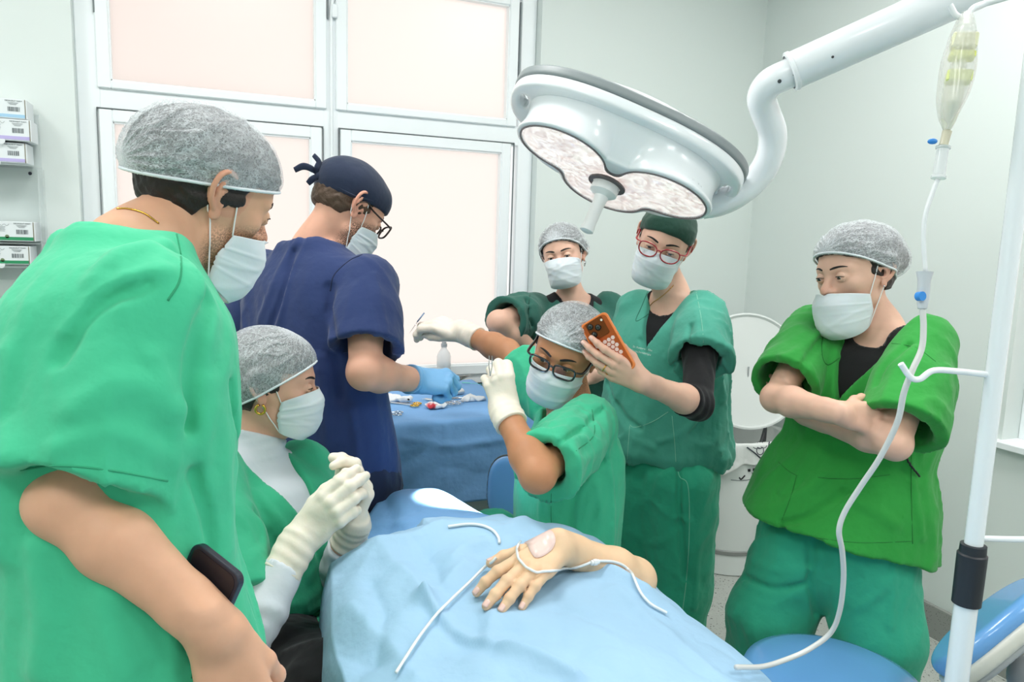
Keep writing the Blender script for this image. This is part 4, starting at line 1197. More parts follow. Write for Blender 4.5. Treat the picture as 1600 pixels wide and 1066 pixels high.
a.tunic(C_MINT, sleeves={'R': (.86, .074, .083, .0), 'L': (.5, .07, .075, 0)}, h=.0058, neckr=.066,
        folds=[([(150, 440), (190, 400), (260, 385)], .014, .010), ([(95, 560), (150, 480), (230, 440)], .012, -.012), ([(110, 520), (170, 455), (255, 425)], .012, .010),
               ([(290, 660), (300, 560), (325, 470)], .014, -.014), ([(285, 700), (310, 680), (320, 600)], .013, .012), ([(330, 640), (340, 700), (350, 860)], .013, .010), ([(300, 740), (320, 820), (330, 900)], .014, -.008), ([(355, 600), (365, 700), (372, 800)], .010, -.007),
               ([(120, 640), (200, 600), (270, 640)], .018, .006), ([(90, 700), (180, 680), (260, 720)], .014, .006), ([(20, 560), (12, 700), (10, 860)], .02, .012), ([(60, 860), (70, 960), (60, 1050)], .02, .010),
               ([(240, 560), (262, 640), (268, 720)], .012, .006), ([(190, 880), (170, 960), (200, 1040)], .018, .010)], noise=(.005, (16, 16, 6)))
tr = a.tree
seam(tr, [(276, 366), (283, 405), (280, 440), (262, 470)], .0013, stitch((44, 150, 108)), a.e)
seam(tr, [(32, 735), (90, 728), (170, 735), (262, 752)], .0011, stitch((50, 160, 118)), a.e)
seam(tr, [(300, 930), (305, 1000), (300, 1060)], .0012, stitch((36, 130, 92)), a.e)
nk = bvh_of([a.bodyo]); seam(nk, [(183, 327), (200, 327), (225, 334), (248, 350)], .0012, M_GOLD, a.e, name='gold_chain', step=4, lift=.001)
for q in ((60, 1.12), (200, .9)):
    hp = P(q[0], 1010, q[1]) * (1, 1, 0); shoe(a.e, hp, hp + CV(.7, 0, .7) * (.26, .26, 0), M_CLOG)
log('person A')
# ------------------------------------------------------------------ navy man by the window
b = Fig(P(535, 715, 1.95), 'person in navy tunic and tied navy cap, bending over the instrument table', SK_B)
F = CV(.62, .46, .62); U = CV(.42, -.84, .15)
h = b.sethead(F, U, (.076, -.012, .004), P(561, 319, 1.90), scale=1.0, brow=mat('brown_brow', (84, 60, 44), rough=.7))
b.spine(P(500, 715, 1.97), P(492, 388, 1.96), P(412, 440, 2.06), P(574, 450, 1.86), latp=CV(.93, 0, -.36), scale=.98, bend=.02)
hR = hand(P(648, 594, 1.92), CV(.95, .04, .30), CV(.0, -.70, -.72), -1, curl=((.75, 1.5, .9), (.9, 1.5, .9), (1.0, 1.5, .9), (1.1, 1.5, .9)), spread=.02, tpose=((.3, .85, -.4), (.1, .95, -.2), (.0, 1, -.1)), s=1.0, fat=1.08)
b.arm('R', P(570, 582, 1.74), P(648, 594, 1.92), hR, fat=.94, gloved=True)
b.arm('L', P(372, 585, 2.10), P(440, 650, 2.25), hand(P(440, 650, 2.25), CV(.7, .2, .6), CV(0, -.9, -.2), 1))
b.body(tint=lambda x, y, z: np.clip((-.022 - z + .40 * (y - .03)) / .015, 0, 1) * np.clip((y + .012) / .02, 0, 1) * 1.0)
eyes(h, b.e, gaze=(0, -.5), lid=.5)

# tied surgical cap
cf, pl = cap_field(h, p0=(0, .094, .036), n=(0, -.22, 1), rad=(.085, .106, .062), c=(0, -.012, .048), amp=.0, g=(0, -.1, 0))
hair(h, b.e, M_HAIRB, nape=-.040, off=.003, side=.006, fill=(cf, pl))
vq, fq = mesh_field(lambda Q: cf(Q) - .0012 * snoise(Q, (50, 50, 50), 4, 4), (-.13, -.16, -.05), (.13, .14, .16), .003)
cp = obj('cap', vq, fq, C_CAPN, b.e, True, h.mw)
t = MB()
kp = V3(0, -.112, .018)
t.sphere(kp, (.013, .011, .012), 10, 8); t.build('cap_knot', C_CAPN, cp, True, h.mw)
for k, pts in enumerate(([kp, kp + V3(.005, -.016, .012), kp + V3(.0, -.018, .030), kp + V3(.0, -.040, .036)], [kp, kp + V3(0, -.022, .004), kp + V3(.0, -.046, -.004), kp + V3(0, -.060, -.026)], [kp, kp + V3(.004, -.010, -.016), kp + V3(.002, -.014, -.034)])):
    t = MB().tube(catmull(pts, 6), [.003, .008, .009, .007], 8, flat=.25, up=(1, 0, 0)); t.build('cap_tie', C_CAPN, cp, True, h.mw)
for s_ in (-1, 1):
    t = MB().tube(catmull([(s_ * .066, .058, .052), (s_ * .085, .01, .030), (s_ * .080, -.04, .012), (s_ * .045, -.09, .010), (0, -.110, .014)], 6), .0022, 6); t.build('cap_hem', C_CAPN, cp, True, h.mw)
mask(h, b.e, dz=-.018, seed=5)
glasses(h, b.e, mat('tortoise_frame', (48, 34, 28), rough=.3), lw=.028, lh=.019, dy=.010, rim=.0026)
b.glove('R', M_BGLOVE, cuff=.022, cr=1.0)
b.trousers(C_NAVYD, [(P(482, 760, 2.05), P(482, 760, 2.05) * (1, 1, .52), P(482, 760, 2.05) * (1, 1, .07)), (P(556, 760, 1.93), P(556, 750, 1.93) * (1, 1, .52), P(556, 750, 1.93) * (1, 1, .07))], pelv=(.15, .11))
b.tunic(C_NAVY, sleeves={'R': (.74, .074, .086, .0), 'L': (.7, .075, .08, 0)}, h=.0068, neckr=.064, noise=(.004, (15, 15, 6)),
        folds=[([(470, 370), (440, 420), (408, 500)], .010, .009), ([(458, 392), (445, 450), (420, 520)], .010, -.010), ([(482, 375), (455, 430), (438, 500)], .008, .006), ([(515, 450), (520, 520), (530, 620)], .016, -.010),
               ([(585, 430), (600, 500), (605, 530)], .008, .004), ([(548, 640), (556, 690), (560, 730)], .012, .008), ([(380, 470), (385, 520), (390, 600)], .012, .006), ([(500, 560), (510, 640), (512, 720)], .016, .008)])
tr = b.tree
seam(tr, [(516, 455), (522, 430), (545, 408), (566, 398)], .0014, stitch((26, 36, 66)), b.e)
seam(tr, [(536, 552), (560, 546), (608, 526)], .0012, stitch((64, 82, 132)), b.e)
seam(tr, [(455, 356), (480, 351), (515, 352), (540, 366)], .0014, stitch((34, 46, 84)), b.e)
for q in ((482, 2.05), (572, 1.93)):
    hp = P(q[0], 750, q[1]) * (1, 1, 0); shoe(b.e, hp - CV(.3, 0, .9) * (.08, .08, 0), hp + CV(.3, 0, .9) * (.19, .19, 0), M_CLOG)
log('person B')

# ------------------------------------------------------------------ seated woman in white turtleneck
c = Fig(P(445, 1000, 1.6), 'person seated at the left in green tunic over white turtleneck, holding up gloved hands', SK_C, fem=True)
F = CV(.96, .05, .22); U = CV(.08, -.99, -.08)
h = c.sethead(F, U, (.074, -.010, -.026), P(409, 627, 1.55), scale=.97)
c.spine(P(448, 1000, 1.62), P(392, 722, 1.61), P(474, 742, 1.73), P(324, 742, 1.50), latp=CV(-.4, .0, -.9), scale=.98, bend=-.0)
hR = hand(P(470, 842, 1.40), CV(.72, -.70, .0), CV(-.10, -.15, -.98), -1, curl=((.35, .35, .25), (.45, .45, .3), (.55, .7, .5), (.65, .8, .5)), tpose=((.45, .80, -.45), (.10, .95, -.35), (.0, .95, -.3)), s=.98, fat=1.08, spread=.03)
c.arm('R', P(380, 1000, 1.30), P(470, 842, 1.40), hR, fat=1.0, gloved=True)
hL = hand(P(552, 822, 1.50), CV(.22, -.97, -.02), CV(.75, .1, .65), +1, curl=((.5, .7, .4), (.6, .9, .5), (.7, 1.0, .6), (.8, 1.1, .6)), tpose=((.3, .9, -.4), (-.1, .95, -.4), (-.2, .95, -.4)), s=.98, fat=1.08, spread=.03)
c.arm('L', P(500, 960, 1.66), P(552, 822, 1.50), hL, gloved=True)
c.body()
eyes(h, c.e, gaze=(0, -.5), lid=.55, browt=.0026)
bouffant(h, c.e, bouffant_mat('hair_net_grey', (0, .05, .12), .44), hairm=M_HAIR, hairkw=dict(nape=-.055, off=.004, side=.010), p0=(0, .088, .046), ears=True, n=(0, -.62, 1), rad=(.085, .100, .084), c=(0, -.016, .044), g=(0, .05, .12), back=((0, -.060, .0), (.062, .060, .060)), amp=.003)
mask(h, c.e, seed=8)
t = MB().tube([h.w((.076 + .004 * math.cos(q), -.012 + .010 * math.sin(q), -.044 + .011 * math.cos(q))) for q in np.linspace(.4, 6.0, 18)], .0030, 8); t.build('earring', M_GOLD, c.e, True)
c.glove('R', M_GLOVE, cuff=.070, cr=1.08); c.glove('L', M_GLOVE, cuff=.045, cr=1.0)
c.undershirt(C_WHITE, off=.007, sleeves={'R': (1.70, .006), 'L': (1.80, .006)}, high=True)
c.trousers(C_BLACK, [(P(420, 1030, 1.50), P(520, 1090, 1.28) * (1, 1, 1), P(520, 1090, 1.30) * (1, 1, .12)), (P(470, 1030, 1.70), P(580, 1050, 1.62), P(575, 1050, 1.62) * (1, 1, .12))], r=(.10, .080, .065))
c.tunic(C_SEAT, sleeves={'R': (.80, .066, .080, .0), 'L': (.8, .066, .080, .0)}, vneck=(.070, .26, .0), h=.0062, noise=(.005, (15, 15, 9)),
        folds=[([(400, 770), (440, 820), (470, 860)], .010, .008), ([(400, 800), (430, 850)], .010, -.008), ([(420, 950), (470, 940), (520, 900)], .014, .010), ([(440, 990), (480, 970), (530, 940)], .012, -.010), ([(480, 900), (500, 860), (525, 840)], .012, .008), ([(430, 1010), (480, 990), (525, 965)], .010, .009)])
tr = c.tree
seam(tr, [(425, 1010), (450, 990), (475, 968)], .0011, stitch((130, 200, 170)), c.e)
log('person C')

# ------------------------------------------------------------------ seated surgeon
d = Fig(P(880, 915, 1.95), 'person seated in the middle, green tunic, black glasses, both gloved hands raised', SK_D)
F = CV(-.38, .34, -.86); U = CV(.30, -.93, -.30)
h = d.sethead(F, U, (0, .104, -.004), P(863, 574, 1.84), scale=1.0)
d.spine(P(878, 925, 1.95), P(893, 648, 1.95), P(918, 665, 1.81), P(850, 618, 2.10), latp=CV(-.30, 0, .95), scale=.88, bend=-.0)
hL = hand(P(790, 644, 1.66), CV(-.22, -.95, .05), CV(.05, -.05, -1), +1, curl=((.7, 1.0, .7), (.8, 1.2, .8), (.9, 1.3, .8), (1.0, 1.3, .8)), tpose=((.25, .85, -.5), (-.1, .9, -.5), (-.2, .9, -.3)), s=.88, fat=1.10)
d.arm('L', P(840, 742, 1.54), P(790, 645, 1.66), hL, fat=.86, gloved=True)
hR = hand(P(722, 519, 2.36), CV(-.93, -.30, .10), CV(-.25, -.82, -.5), -1, curl=((.4, .8, .5), (.5, .9, .6), (.7, 1.1, .7), (.8, 1.1, .7)), tpose=((.2, .9, -.45), (-.05, .95, -.3), (-.1, .95, -.2)), s=1.02, fat=1.08)
d.arm('R', P(792, 550, 2.24), P(722, 519, 2.36), hR, fat=.90, gloved=True)
d.body(tint=lambda x, y, z: np.clip((-.030 - z + .35 * (y - .03)) / .02, 0, 1) * np.clip((y + .01) / .02, 0, 1) * .5)
eyes(h, d.e, gaze=(.1, -.5), lid=.60)
bouffant(h, d.e, NET_FRONT, hairm=M_HAIR, hairkw=dict(nape=-.045, off=.003, side=.012), p0=(0, .088, .052), n=(0, -.40, 1), rad=(.086, .106, .076), c=(0, -.016, .048), g=(.012, .092, .062), amp=.004)
mask(h, d.e, dz=-.010, seed=12)
glasses(h, d.e, mat('black_frame', (18, 18, 20), rough=.25, coat=.5), lw=.0275, lh=.0175, dy=.008, dz=-.004, rim=.0027, p=3.8)
d.glove('L', M_GLOVE, cuff=.034, cr=1.05); d.glove('R', M_GLOVE, cuff=.070, cr=1.05)
d.trousers(C_TRS, [(P(868, 950, 2.03), P(770, 850, 2.10), P(765, 850, 2.12) * (1, 1, .15)), (P(880, 950, 1.85), P(800, 900, 1.75), P(790, 900, 1.80) * (1, 1, .15))], r=(.11, .085, .07))
d.tunic(C_SURG, sleeves={'L': (.85, .066, .072, .0), 'R': (.62, .064, .074, .0)}, round_=(.080, .012), h=.0062, noise=(.005, (16, 16, 7)), neckr=.078,
        folds=[([(900, 560), (860, 640), (840, 700)], .010, .0), ([(925, 600), (900, 640), (865, 665)], .010, .009), ([(940, 640), (915, 665), (880, 690)], .009, -.008), ([(945, 690), (915, 715), (880, 745)], .012, .010), ([(940, 720), (900, 760), (890, 830)], .012, -.009),
               ([(850, 760), (846, 800), (850, 830)], .010, .008), ([(930, 760), (915, 800), (905, 835)], .012, .008), ([(826, 590), (830, 640), (826, 690)], .010, .007), ([(838, 640), (870, 625), (895, 622)], .007, -.006)])
tr = d.tree
seam(tr, [(925, 640), (928, 680), (900, 705)], .0011, stitch((36, 130, 92)), d.e); seam(tr, [(822, 706), (840, 722), (857, 738)], .0010, stitch((36, 130, 92)), d.e); seam(tr, [(862, 746), (861, 800), (862, 830)], .0010, stitch((36, 130, 92)), d.e)
log('person D')
# ------------------------------------------------------------------ woman at the back by the wall
e_ = Fig(P(885, 635, 2.8), 'person standing at the back in bottle green tunic, arms akimbo, hair net', SK_F, fem=True)
F = CV(-.26, .16, -.95); U = CV(-.18, -.97, -.12)
h = e_.sethead(F, U, (0, .090, .000), P(873, 401, 2.66), scale=.96)
e_.spine(P(888, 640, 2.82), P(895, 470, 2.78), P(952, 489, 2.84), P(836, 486, 2.76), latp=CV(-.96, 0, -.1), scale=1.0)
hR = hand(P(850, 566, 2.72), CV(.8, .45, .3), CV(-.3, -.5, -.8), -1, s=.92)
e_.arm('R', P(779, 503, 2.56), P(850, 566, 2.72), hR)
e_.arm('L', P(985, 560, 2.80), P(930, 585, 2.62), hand(P(930, 585, 2.62), CV(-.9, .2, -.2), CV(0, -.5, -.8), +1, s=.92))
e_.body()
eyes(h, e_.e, gaze=(-.1, -.45), lid=.50, browt=.0028)
bouffant(h, e_.e, NET_FRONT, hairm=M_HAIR, hairkw=dict(nape=-.05, off=.003, side=.012), p0=(0, .088, .056), ears=True, n=(0, -.62, 1), rad=(.083, .104, .082), c=(0, -.018, .040), g=(.012, .092, .062), amp=.004)
mask(h, e_.e, seed=21, dz=-.002)
t = MB().tube([h.w((-.076 - .003 * math.cos(q), -.010 + .008 * math.sin(q), -.046 + .009 * math.cos(q))) for q in np.linspace(0, 6.28, 18)], .0018, 8); t.build('earring', M_STEEL, e_.e, True)
e_.undershirt(C_BLACK, off=.006, round_=(.060, .012))
e_.trousers(C_DKGR, [(P(855, 660, 2.82), P(855, 660, 2.82) * (1, 1, .5), P(855, 660, 2.82) * (1, 1, .08)), (P(920, 660, 2.82), P(920, 660, 2.82) * (1, 1, .5), P(920, 660, 2.82) * (1, 1, .08))], r=(.10, .08, .07), pelv=(.16, .12))
e_.tunic(C_DKGR, sleeves={'R': (.80, .066, .080, .0), 'L': (.8, .068, .080, .0)}, vneck=(.075, .24, .0), h=.0075, noise=(.004, (15, 15, 6)),
         folds=[([(822, 470), (832, 520)], .010, -.008), ([(806, 495), (820, 480), (838, 478)], .010, .006)])
tr = e_.tree
seam(tr, [(828, 460), (826, 485), (828, 518)], .0013, stitch((28, 66, 54)), e_.e); seam(tr, [(868, 452), (876, 474), (888, 500)], .0012, stitch((30, 70, 58)), e_.e)
for q in (855, 920):
    hp = P(q, 660, 2.8) * F1; shoe(e_.e, hp, hp + CV(-.2, 0, -.9) * (.23, .23, 0), M_CLOG)
log('person E')

# ------------------------------------------------------------------ woman with red glasses and phone
f_ = Fig(P(1032, 715, 2.32), 'person in faded teal tunic with red glasses and dark green cap, looking at a phone', SK_F, fem=True)
F = CV(-.30, .34, -.89); U = CV(.30, -.92, -.32)
h = f_.sethead(F, U, (0, .095, -.001), P(1031, 391, 2.12), scale=.98)
f_.spine(P(1035, 700, 2.36), P(1054, 466, 2.28), P(1096, 497, 2.20), P(998, 490, 2.37), latp=CV(-.93, 0, .36), scale=1.02)
hL = hand(P(1006, 598, 1.80), CV(-.87, -.42, -.08), CV(-.25, .35, -.90), +1, curl=((.15, .25, .2), (.2, .3, .2), (.25, .35, .25), (.5, .7, .4)), tpose=((.5, .75, -.5), (.15, .9, -.4), (.0, .95, -.25)), s=.97, spread=.06)
f_.arm('L', P(1090, 632, 1.96), P(1006, 598, 1.80), hL, fat=.92)
f_.arm('R', P(990, 610, 2.46), P(992, 705, 2.46), hand(P(992, 705, 2.46), CV(.1, .95, .1), CV(-.9, 0, .2), -1, s=.93), fat=.9)
f_.body()
nails(hL, f_.e, (0, 1, 2, 3))
eyes(h, f_.e, gaze=(.0, -.5), lid=.62, browt=.0028)
cf, pl = cap_field(h, p0=(0, .092, .050), n=(0, -.40, 1), rad=(.079, .100, .066), c=(0, -.012, .046), amp=.0015, g=(0, -.10, .03))
hair(h, f_.e, M_HAIRB, nape=-.045, off=.002, side=.010, fill=(cf, pl))
bunc = d_union([cf, d_cone((0, -.095, .050), (0, -.122, .062), .024, .030)], .014)
vq, fq = mesh_field(lambda Q: bunc(Q) - .0012 * snoise(Q, (60, 60, 60), 4, 4), (-.13, -.18, -.05), (.13, .14, .16), .0032)
cp = obj('cap', vq, fq, C_CAPG, f_.e, True, h.mw)
mask(h, f_.e, dz=-.004, seed=31)
go = glasses(h, f_.e, mat('red_frame', (160, 26, 40), rough=.22, coat=.6), lw=.0275, lh=.0200, cat=.28, dy=.009, dz=-.006, rim=.0021, p=2.4, tilt=.05)
f_.undershirt(C_BLACK, off=.006, round_=(.066, .022), sleeves={'L': (1.22, .006)})
t = MB(); nb = bvh_of([f_.bodyo]); pp, _ = onsurf(nb, line2d([(1008, 448), (1006, 470), (1012, 481), (1022, 472), (1040, 458), (1052, 446)], 3), .002)
MB().tube(pp, .0010, 6).build('necklace', M_GOLD, f_.e, True)
q, _ = onsurf(nb, [(1012, 483)], .004)
if len(q): MB().sphere(q[0], .0042, 10, 8).build('pendant', M_GOLD, f_.e, True)
f_.trousers(C_TRS, [(P(998, 745, 2.38), P(990, 745, 2.38) * (1, 1, .52), P(986, 745, 2.38) * (1, 1, .07)), (P(1062, 745, 2.30), P(1068, 745, 2.30) * (1, 1, .52), P(1066, 745, 2.30) * (1, 1, .07))], r=(.120, .100, .095), pelv=(.172, .135),
            folds=[([(1060, 720), (1062, 800), (1070, 900)], .012, -.012), ([(1015, 740), (1010, 800), (1020, 900)], .014, .010), ([(1085, 690), (1090, 800), (1085, 950)], .010, .008), ([(1000, 760), (1040, 800), (1070, 810)], .012, .006), ([(985, 830), (1020, 850), (1060, 830)], .014, .006)])
seam(bvh_of([f_.trs]), [(1057, 722), (1062, 745), (1075, 760), (1077, 830), (1073, 900), (1066, 958)], .0016, stitch((120, 196, 168)), f_.e)
f_.tunic(C_TEAL, tab=[(-.03, .205, .155, 0), (.03, .214, .164, 0), (.12, .205, .155, 0), (.3, .188, .138, .004), (.6, .184, .134, .012), (.8, .176, .118, .004), (.9, .150, .094, -.006), (.97, .100, .076, -.010), (1.03, .074, .066, -.012)],
         sleeves={'L': (.52, .068, .082, -.005), 'R': (.6, .066, .078, .0)}, vneck=(.078, .17, -.006), h=.0066, noise=(.006, (17, 17, 9)),
         folds=[([(1040, 560), (1052, 540), (1060, 500)], .008, .008), ([(1050, 575), (1070, 540), (1080, 510)], .008, -.008), ([(960, 640), (985, 680), (1020, 700)], .012, .010), ([(950, 600), (975, 650), (1000, 670)], .012, -.010), ([(985, 560), (1000, 600), (1010, 640)], .010, .008),
                ([(1030, 690), (1060, 680), (1095, 650)], .010, .008), ([(1100, 640), (1095, 660), (1080, 680)], .010, -.008), ([(960, 520), (975, 560), (980, 600)], .010, .007), ([(1000, 530), (1010, 550)], .008, -.006)])
tr = f_.tree
st = stitch((138, 200, 178))
for q in ([(1087, 452), (1096, 500), (1100, 545)], [(984, 664), (992, 668), (1018, 660), (1044, 644)], [(984, 666), (982, 690), (980, 718)], [(1050, 650), (1054, 690), (1056, 722)], [(1062, 560), (1085, 545), (1118, 552)]): seam(tr, q, .0011, st, f_.e)
seam(tr, [(1012, 456), (1003, 478), (994, 502), (1020, 485), (1048, 455)], .0016, stitch((50, 120, 100)), f_.e, name='neckline_trim')
# embroidery on the chest
def text_on(tree, s, px0, px1, size, m, parent, name, lift=.0008):
    cu = bpy.data.curves.new(name, 'FONT'); cu.body = s; cu.size = 1.0; cu.resolution_u = 2
    to = bpy.data.objects.new(name + '_tmp', cu); COL.objects.link(to)
    dg = bpy.context.evaluated_depsgraph_get(); me = bpy.data.meshes.new_from_object(to.evaluated_get(dg)); bpy.data.objects.remove(to)
    co = np.array([v.co[:] for v in me.vertices]); w = co[:, 0].max(); p0 = np.array(px0, float); p1 = np.array(px1, float); d = p1 - p0; n = np.array([d[1], -d[0]]) / np.linalg.norm(d)
    pts = [p0 + d * (c[0] / w) + n * c[1] * size for c in co]; out = []
    for p_ in pts:
        q, _ = onsurf(tree, [p_], lift); out.append(q[0] if len(q) else (out[-1] if out else np.zeros(3)))
    return obj(name, out, [tuple(f.vertices) for f in me.polygons], m, parent, False)
M_EMB = mat('embroidery_thread', (206, 224, 216), rough=.8)
text_on(tr, 'Dr. Humberto T. Filho', (989, 543), (1019, 549.5), 4.6, M_EMB, f_.e, 'embroidery')
text_on(tr, 'Cirurgia Dermatológica', (986, 548.6), (1017, 556), 4.2, M_EMB, f_.e, 'embroidery')
jn = hL.joints[2]; c0 = lerp(jn[0], jn[1], .45); u = nrm(jn[1] - jn[0]); a1 = nrm(np.cross(u, (0, 0, 1))); b1 = np.cross(u, a1)
MB().tube([c0 + (a1 * math.cos(t) + b1 * math.sin(t)) * .0100 for t in np.linspace(0, 2 * math.pi, 25)], .0014, 8, False).build('finger_ring', M_GOLD, f_.e, True)
for q in ((995, 2.36), (1062, 2.30)):
    hp = P(q[0], 745, q[1]) * F1; shoe(f_.e, hp, hp + CV(-.35, 0, -.9) * (.23, .23, 0), M_CLOG)
# the phone she holds, a thing of its own
pc = P(950, 541, 1.802); pu = CV(-.46, -.86, .15); pn = CV(-.36, .18, -.91); pn = nrm(pn - pu * (pn @ pu)); pr = np.cross(pu, pn)
def phone(name, c, r, u, n, case, back, label, lens=True):
    """c centre, r width axis, u up axis, n normal of the back"""
    out = []
    W_, H_, R_ = .0385, .078, .012
    for (sx, sy, a0) in ((1, 1, 0), (-1, 1, 90), (-1, -1, 180), (1, -1, 270)):
        for k in range(7):
            t = math.radians(a0 + 15 * k); out.append((sx * (W_ - R_) + math.cos(t) * R_, sy * (H_ - R_) + math.sin(t) * R_))
    o = MB().prism(out, c - n * .0055, r, u, n * .010).build(name, case, None, False); bv = o.modifiers.new('bevel', 'BEVEL'); bv.width = .0018; bv.segments = 3; bv.limit_method = 'ANGLE'
    tag(o, label, 'phone')
    inn = [(x * .90, y * .945) for x, y in out]
    MB().prism(inn, c + n * .0041, r, u, n * .0009).build('back_glass', back, o)
    MB().prism(inn, c - n * .0062, r, u, n * .0009).build('screen', mat('dark_screen', (20, 24, 30), rough=.1), o)
    if lens:
        cb = MB().prism([(x * .62 - 0, y * .30 + .050) for x, y in out], c + n * .0050, r, u, n * .0022).build('camera_plate', mat('copper_plate', (150, 70, 36), rough=.25, metal=.6), o)
        for (x, y) in ((-.0135, .062), (-.0135, .040), (.004, .051)):
            l = MB(); l.lathe([(.0078, 0), (.0078, .0030), (.0066, .0032)], c + n * .0070 + r * x + u * y, n, 20); q = l.build('camera_lens', mat('lens_ring', (60, 46, 40), rough=.2, metal=.8), o, True, angle=40)
            l = MB(); l.lathe([(.0060, 0), (.0050, .0006), (.0001, .0008)], c + n * .0101 + r * x + u * y, n, 18); l.build('lens_glass', mat('lens_black', (10, 10, 14), rough=.05, coat=1), q, True)
        l = MB().lathe([(.0030, 0), (.0030, .0006)], c + n * .0070 + r * .020 + u * .063, n, 14); l.build('flash', mat('flash_white', (235, 235, 225), rough=.3), o)
        gr = MB()
        for iy in range(6):
            for ix in range(5):
                x = (ix - 2) * .0115 + (.0057 if iy % 2 else 0); y = .012 - iy * .010
                if abs(x) > .027: continue
                hx = [(x + .0054 * math.cos(t), y + .0054 * math.sin(t)) for t in np.linspace(math.pi / 6, 2 * math.pi + math.pi / 6, 7)[:-1]]
                gr.prism(hx, c + n * .0050, r, u, n * .0006)
        gr.build('honeycomb_back', mat('pale_pink_grip', (228, 206, 198), rough=.6), o)
    for k, y in enumerate((.030, .016, .002)): MB().box(c + r * (.0388) + u * y, (.002, .009, .003), (r, u, n), .0008).build('side_button', case, o)
    return o
phone('smartphone', pc, pr, pu, pn, mat('orange_case', (236, 134, 66), rough=.4), mat('burnt_orange_glass', (176, 84, 40), rough=.15), 'orange smartphone held up by the person with red glasses')
log('person F')

# ------------------------------------------------------------------ woman with folded arms on the right
g_ = Fig(P(1310, 770, 1.88), 'person at the right in leaf green tunic with folded arms and hair net', SK_F, fem=True)
F = CV(-.92, .11, -.38); U = CV(-.04, -1.0, -.03)
h = g_.sethead(F, U, (-.076, -.010, -.004), P(1381, 428, 1.80), scale=1.0)
g_.spine(P(1318, 775, 1.90), P(1384, 520, 1.86), P(1440, 543, 1.74), P(1272, 520, 1.97), latp=CV(-.80, 0, .60), scale=1.02)
hR = hand(P(1318, 648, 1.60), CV(.93, .12, .30), CV(-.25, -.25, -.92), -1, curl=((.3, .4, .3),) * 4, s=.94)
g_.arm('R', P(1212, 622, 1.80), P(1312, 646, 1.60), hR, fat=.88)
hL = hand(P(1262, 650, 1.80), CV(-.10, -.45, .88), CV(.3, .1, .9), +1, curl=((.3, .5, .4),) * 4, s=.90)
g_.arm('L', P(1398, 694, 1.60), P(1262, 650, 1.80), hL, fat=.88)
g_.body()
eyes(h, g_.e, gaze=(.0, -.45), lid=.48, browt=.0025)
bouffant(h, g_.e, bouffant_mat('hair_net_side', (0, .090, .062), .44), hairm=M_HAIR, hairkw=dict(nape=-.045, off=.003, side=.012), p0=(0, .092, .054), ears=True, n=(0, -.46, 1), rad=(.090, .118, .086), c=(0, -.026, .050), g=(0, .10, .062), back=((0, -.115, .030), (.056, .056, .052)), amp=.0035)
mask(h, g_.e, dz=-.036, seed=41)
MB().sphere(h.w((-.0775, -.006, -.034)), .0026, 8, 6).build('ear_stud', M_STEEL, g_.e, True)
g_.undershirt(C_BLACK, off=.006, round_=(.068, .018))
g_.trousers(C_TRS, [(P(1262, 850, 1.93), P(1205, 965, 1.94), P(1195, 965, 2.0) * (1, 1, .17)), (P(1352, 850, 1.84), P(1372, 995, 1.80), P(1365, 995, 1.88) * (1, 1, .17))], r=(.118, .096, .090), pelv=(.170, .135),
            folds=[([(1165, 870), (1210, 890), (1265, 890)], .010, .008), ([(1160, 900), (1210, 920), (1262, 910)], .010, -.009), ([(1150, 925), (1200, 945), (1250, 925)], .010, .008), ([(1268, 850), (1266, 900), (1275, 960)], .012, -.012), ([(1395, 860), (1395, 920), (1392, 980)], .008, .008), ([(1300, 880), (1290, 930), (1300, 980)], .012, .006), ([(1340, 950), (1370, 930), (1395, 900)], .012, .005)])
g_.tunic(C_GREEN, tab=[(-.20, .232, .185, 0), (-.10, .224, .172, 0), (.05, .212, .155, 0), (.22, .186, .132, .0), (.32, .172, .122, .004), (.6, .178, .132, .012), (.8, .176, .118, .004), (.9, .150, .094, -.006), (.97, .100, .076, -.010), (1.03, .074, .066, -.012)],
         sleeves={'R': (.80, .066, .086, .0), 'L': (.84, .068, .092, .0)}, vneck=(.090, .21, -.004), h=.0060, noise=(.004, (15, 15, 7)),
         folds=[([(1225, 560), (1250, 545), (1280, 520)], .010, .010), ([(1240, 595), (1262, 560), (1290, 520)], .010, -.012), ([(1205, 590), (1235, 580), (1260, 600)], .009, .008), ([(1380, 640), (1395, 590), (1430, 545)], .010, .009), ([(1370, 600), (1385, 570), (1420, 540)], .010, -.008),
                ([(1290, 500), (1300, 540), (1330, 600)], .009, .006), ([(1180, 800), (1230, 790), (1290, 740)], .014, .012), ([(1200, 820), (1260, 810), (1320, 770)], .012, -.010), ([(1225, 770), (1250, 740), (1270, 700)], .012, .010), ([(1290, 700), (1300, 690), (1320, 690)], .010, .008),
                ([(1420, 720), (1430, 780), (1440, 840)], .010, .010), ([(1330, 780), (1370, 800), (1400, 820)], .016, .006)])
tr = g_.tree; st = stitch((36, 122, 50))
for q in ([(1340, 548), (1355, 535), (1385, 536), (1430, 543), (1462, 565)], [(1345, 655), (1380, 658), (1440, 672)], [(1278, 746), (1300, 748), (1340, 748), (1390, 742)], [(1216, 722), (1232, 736), (1246, 744)], [(1244, 745), (1236, 775), (1222, 812)], [(1170, 808), (1190, 828), (1260, 838), (1340, 848), (1425, 846)], [(1424, 700), (1424, 760), (1426, 850)]): seam(tr, q, .0011, st, g_.e)
seam(tr, [(1310, 474), (1285, 530), (1292, 570), (1330, 545), (1405, 500)], .0016, stitch((30, 112, 44)), g_.e, name='neckline_trim')
pp, _ = onsurf(tr, line2d([(1408, 700), (1414, 712), (1424, 730), (1433, 745)], 4), .006)
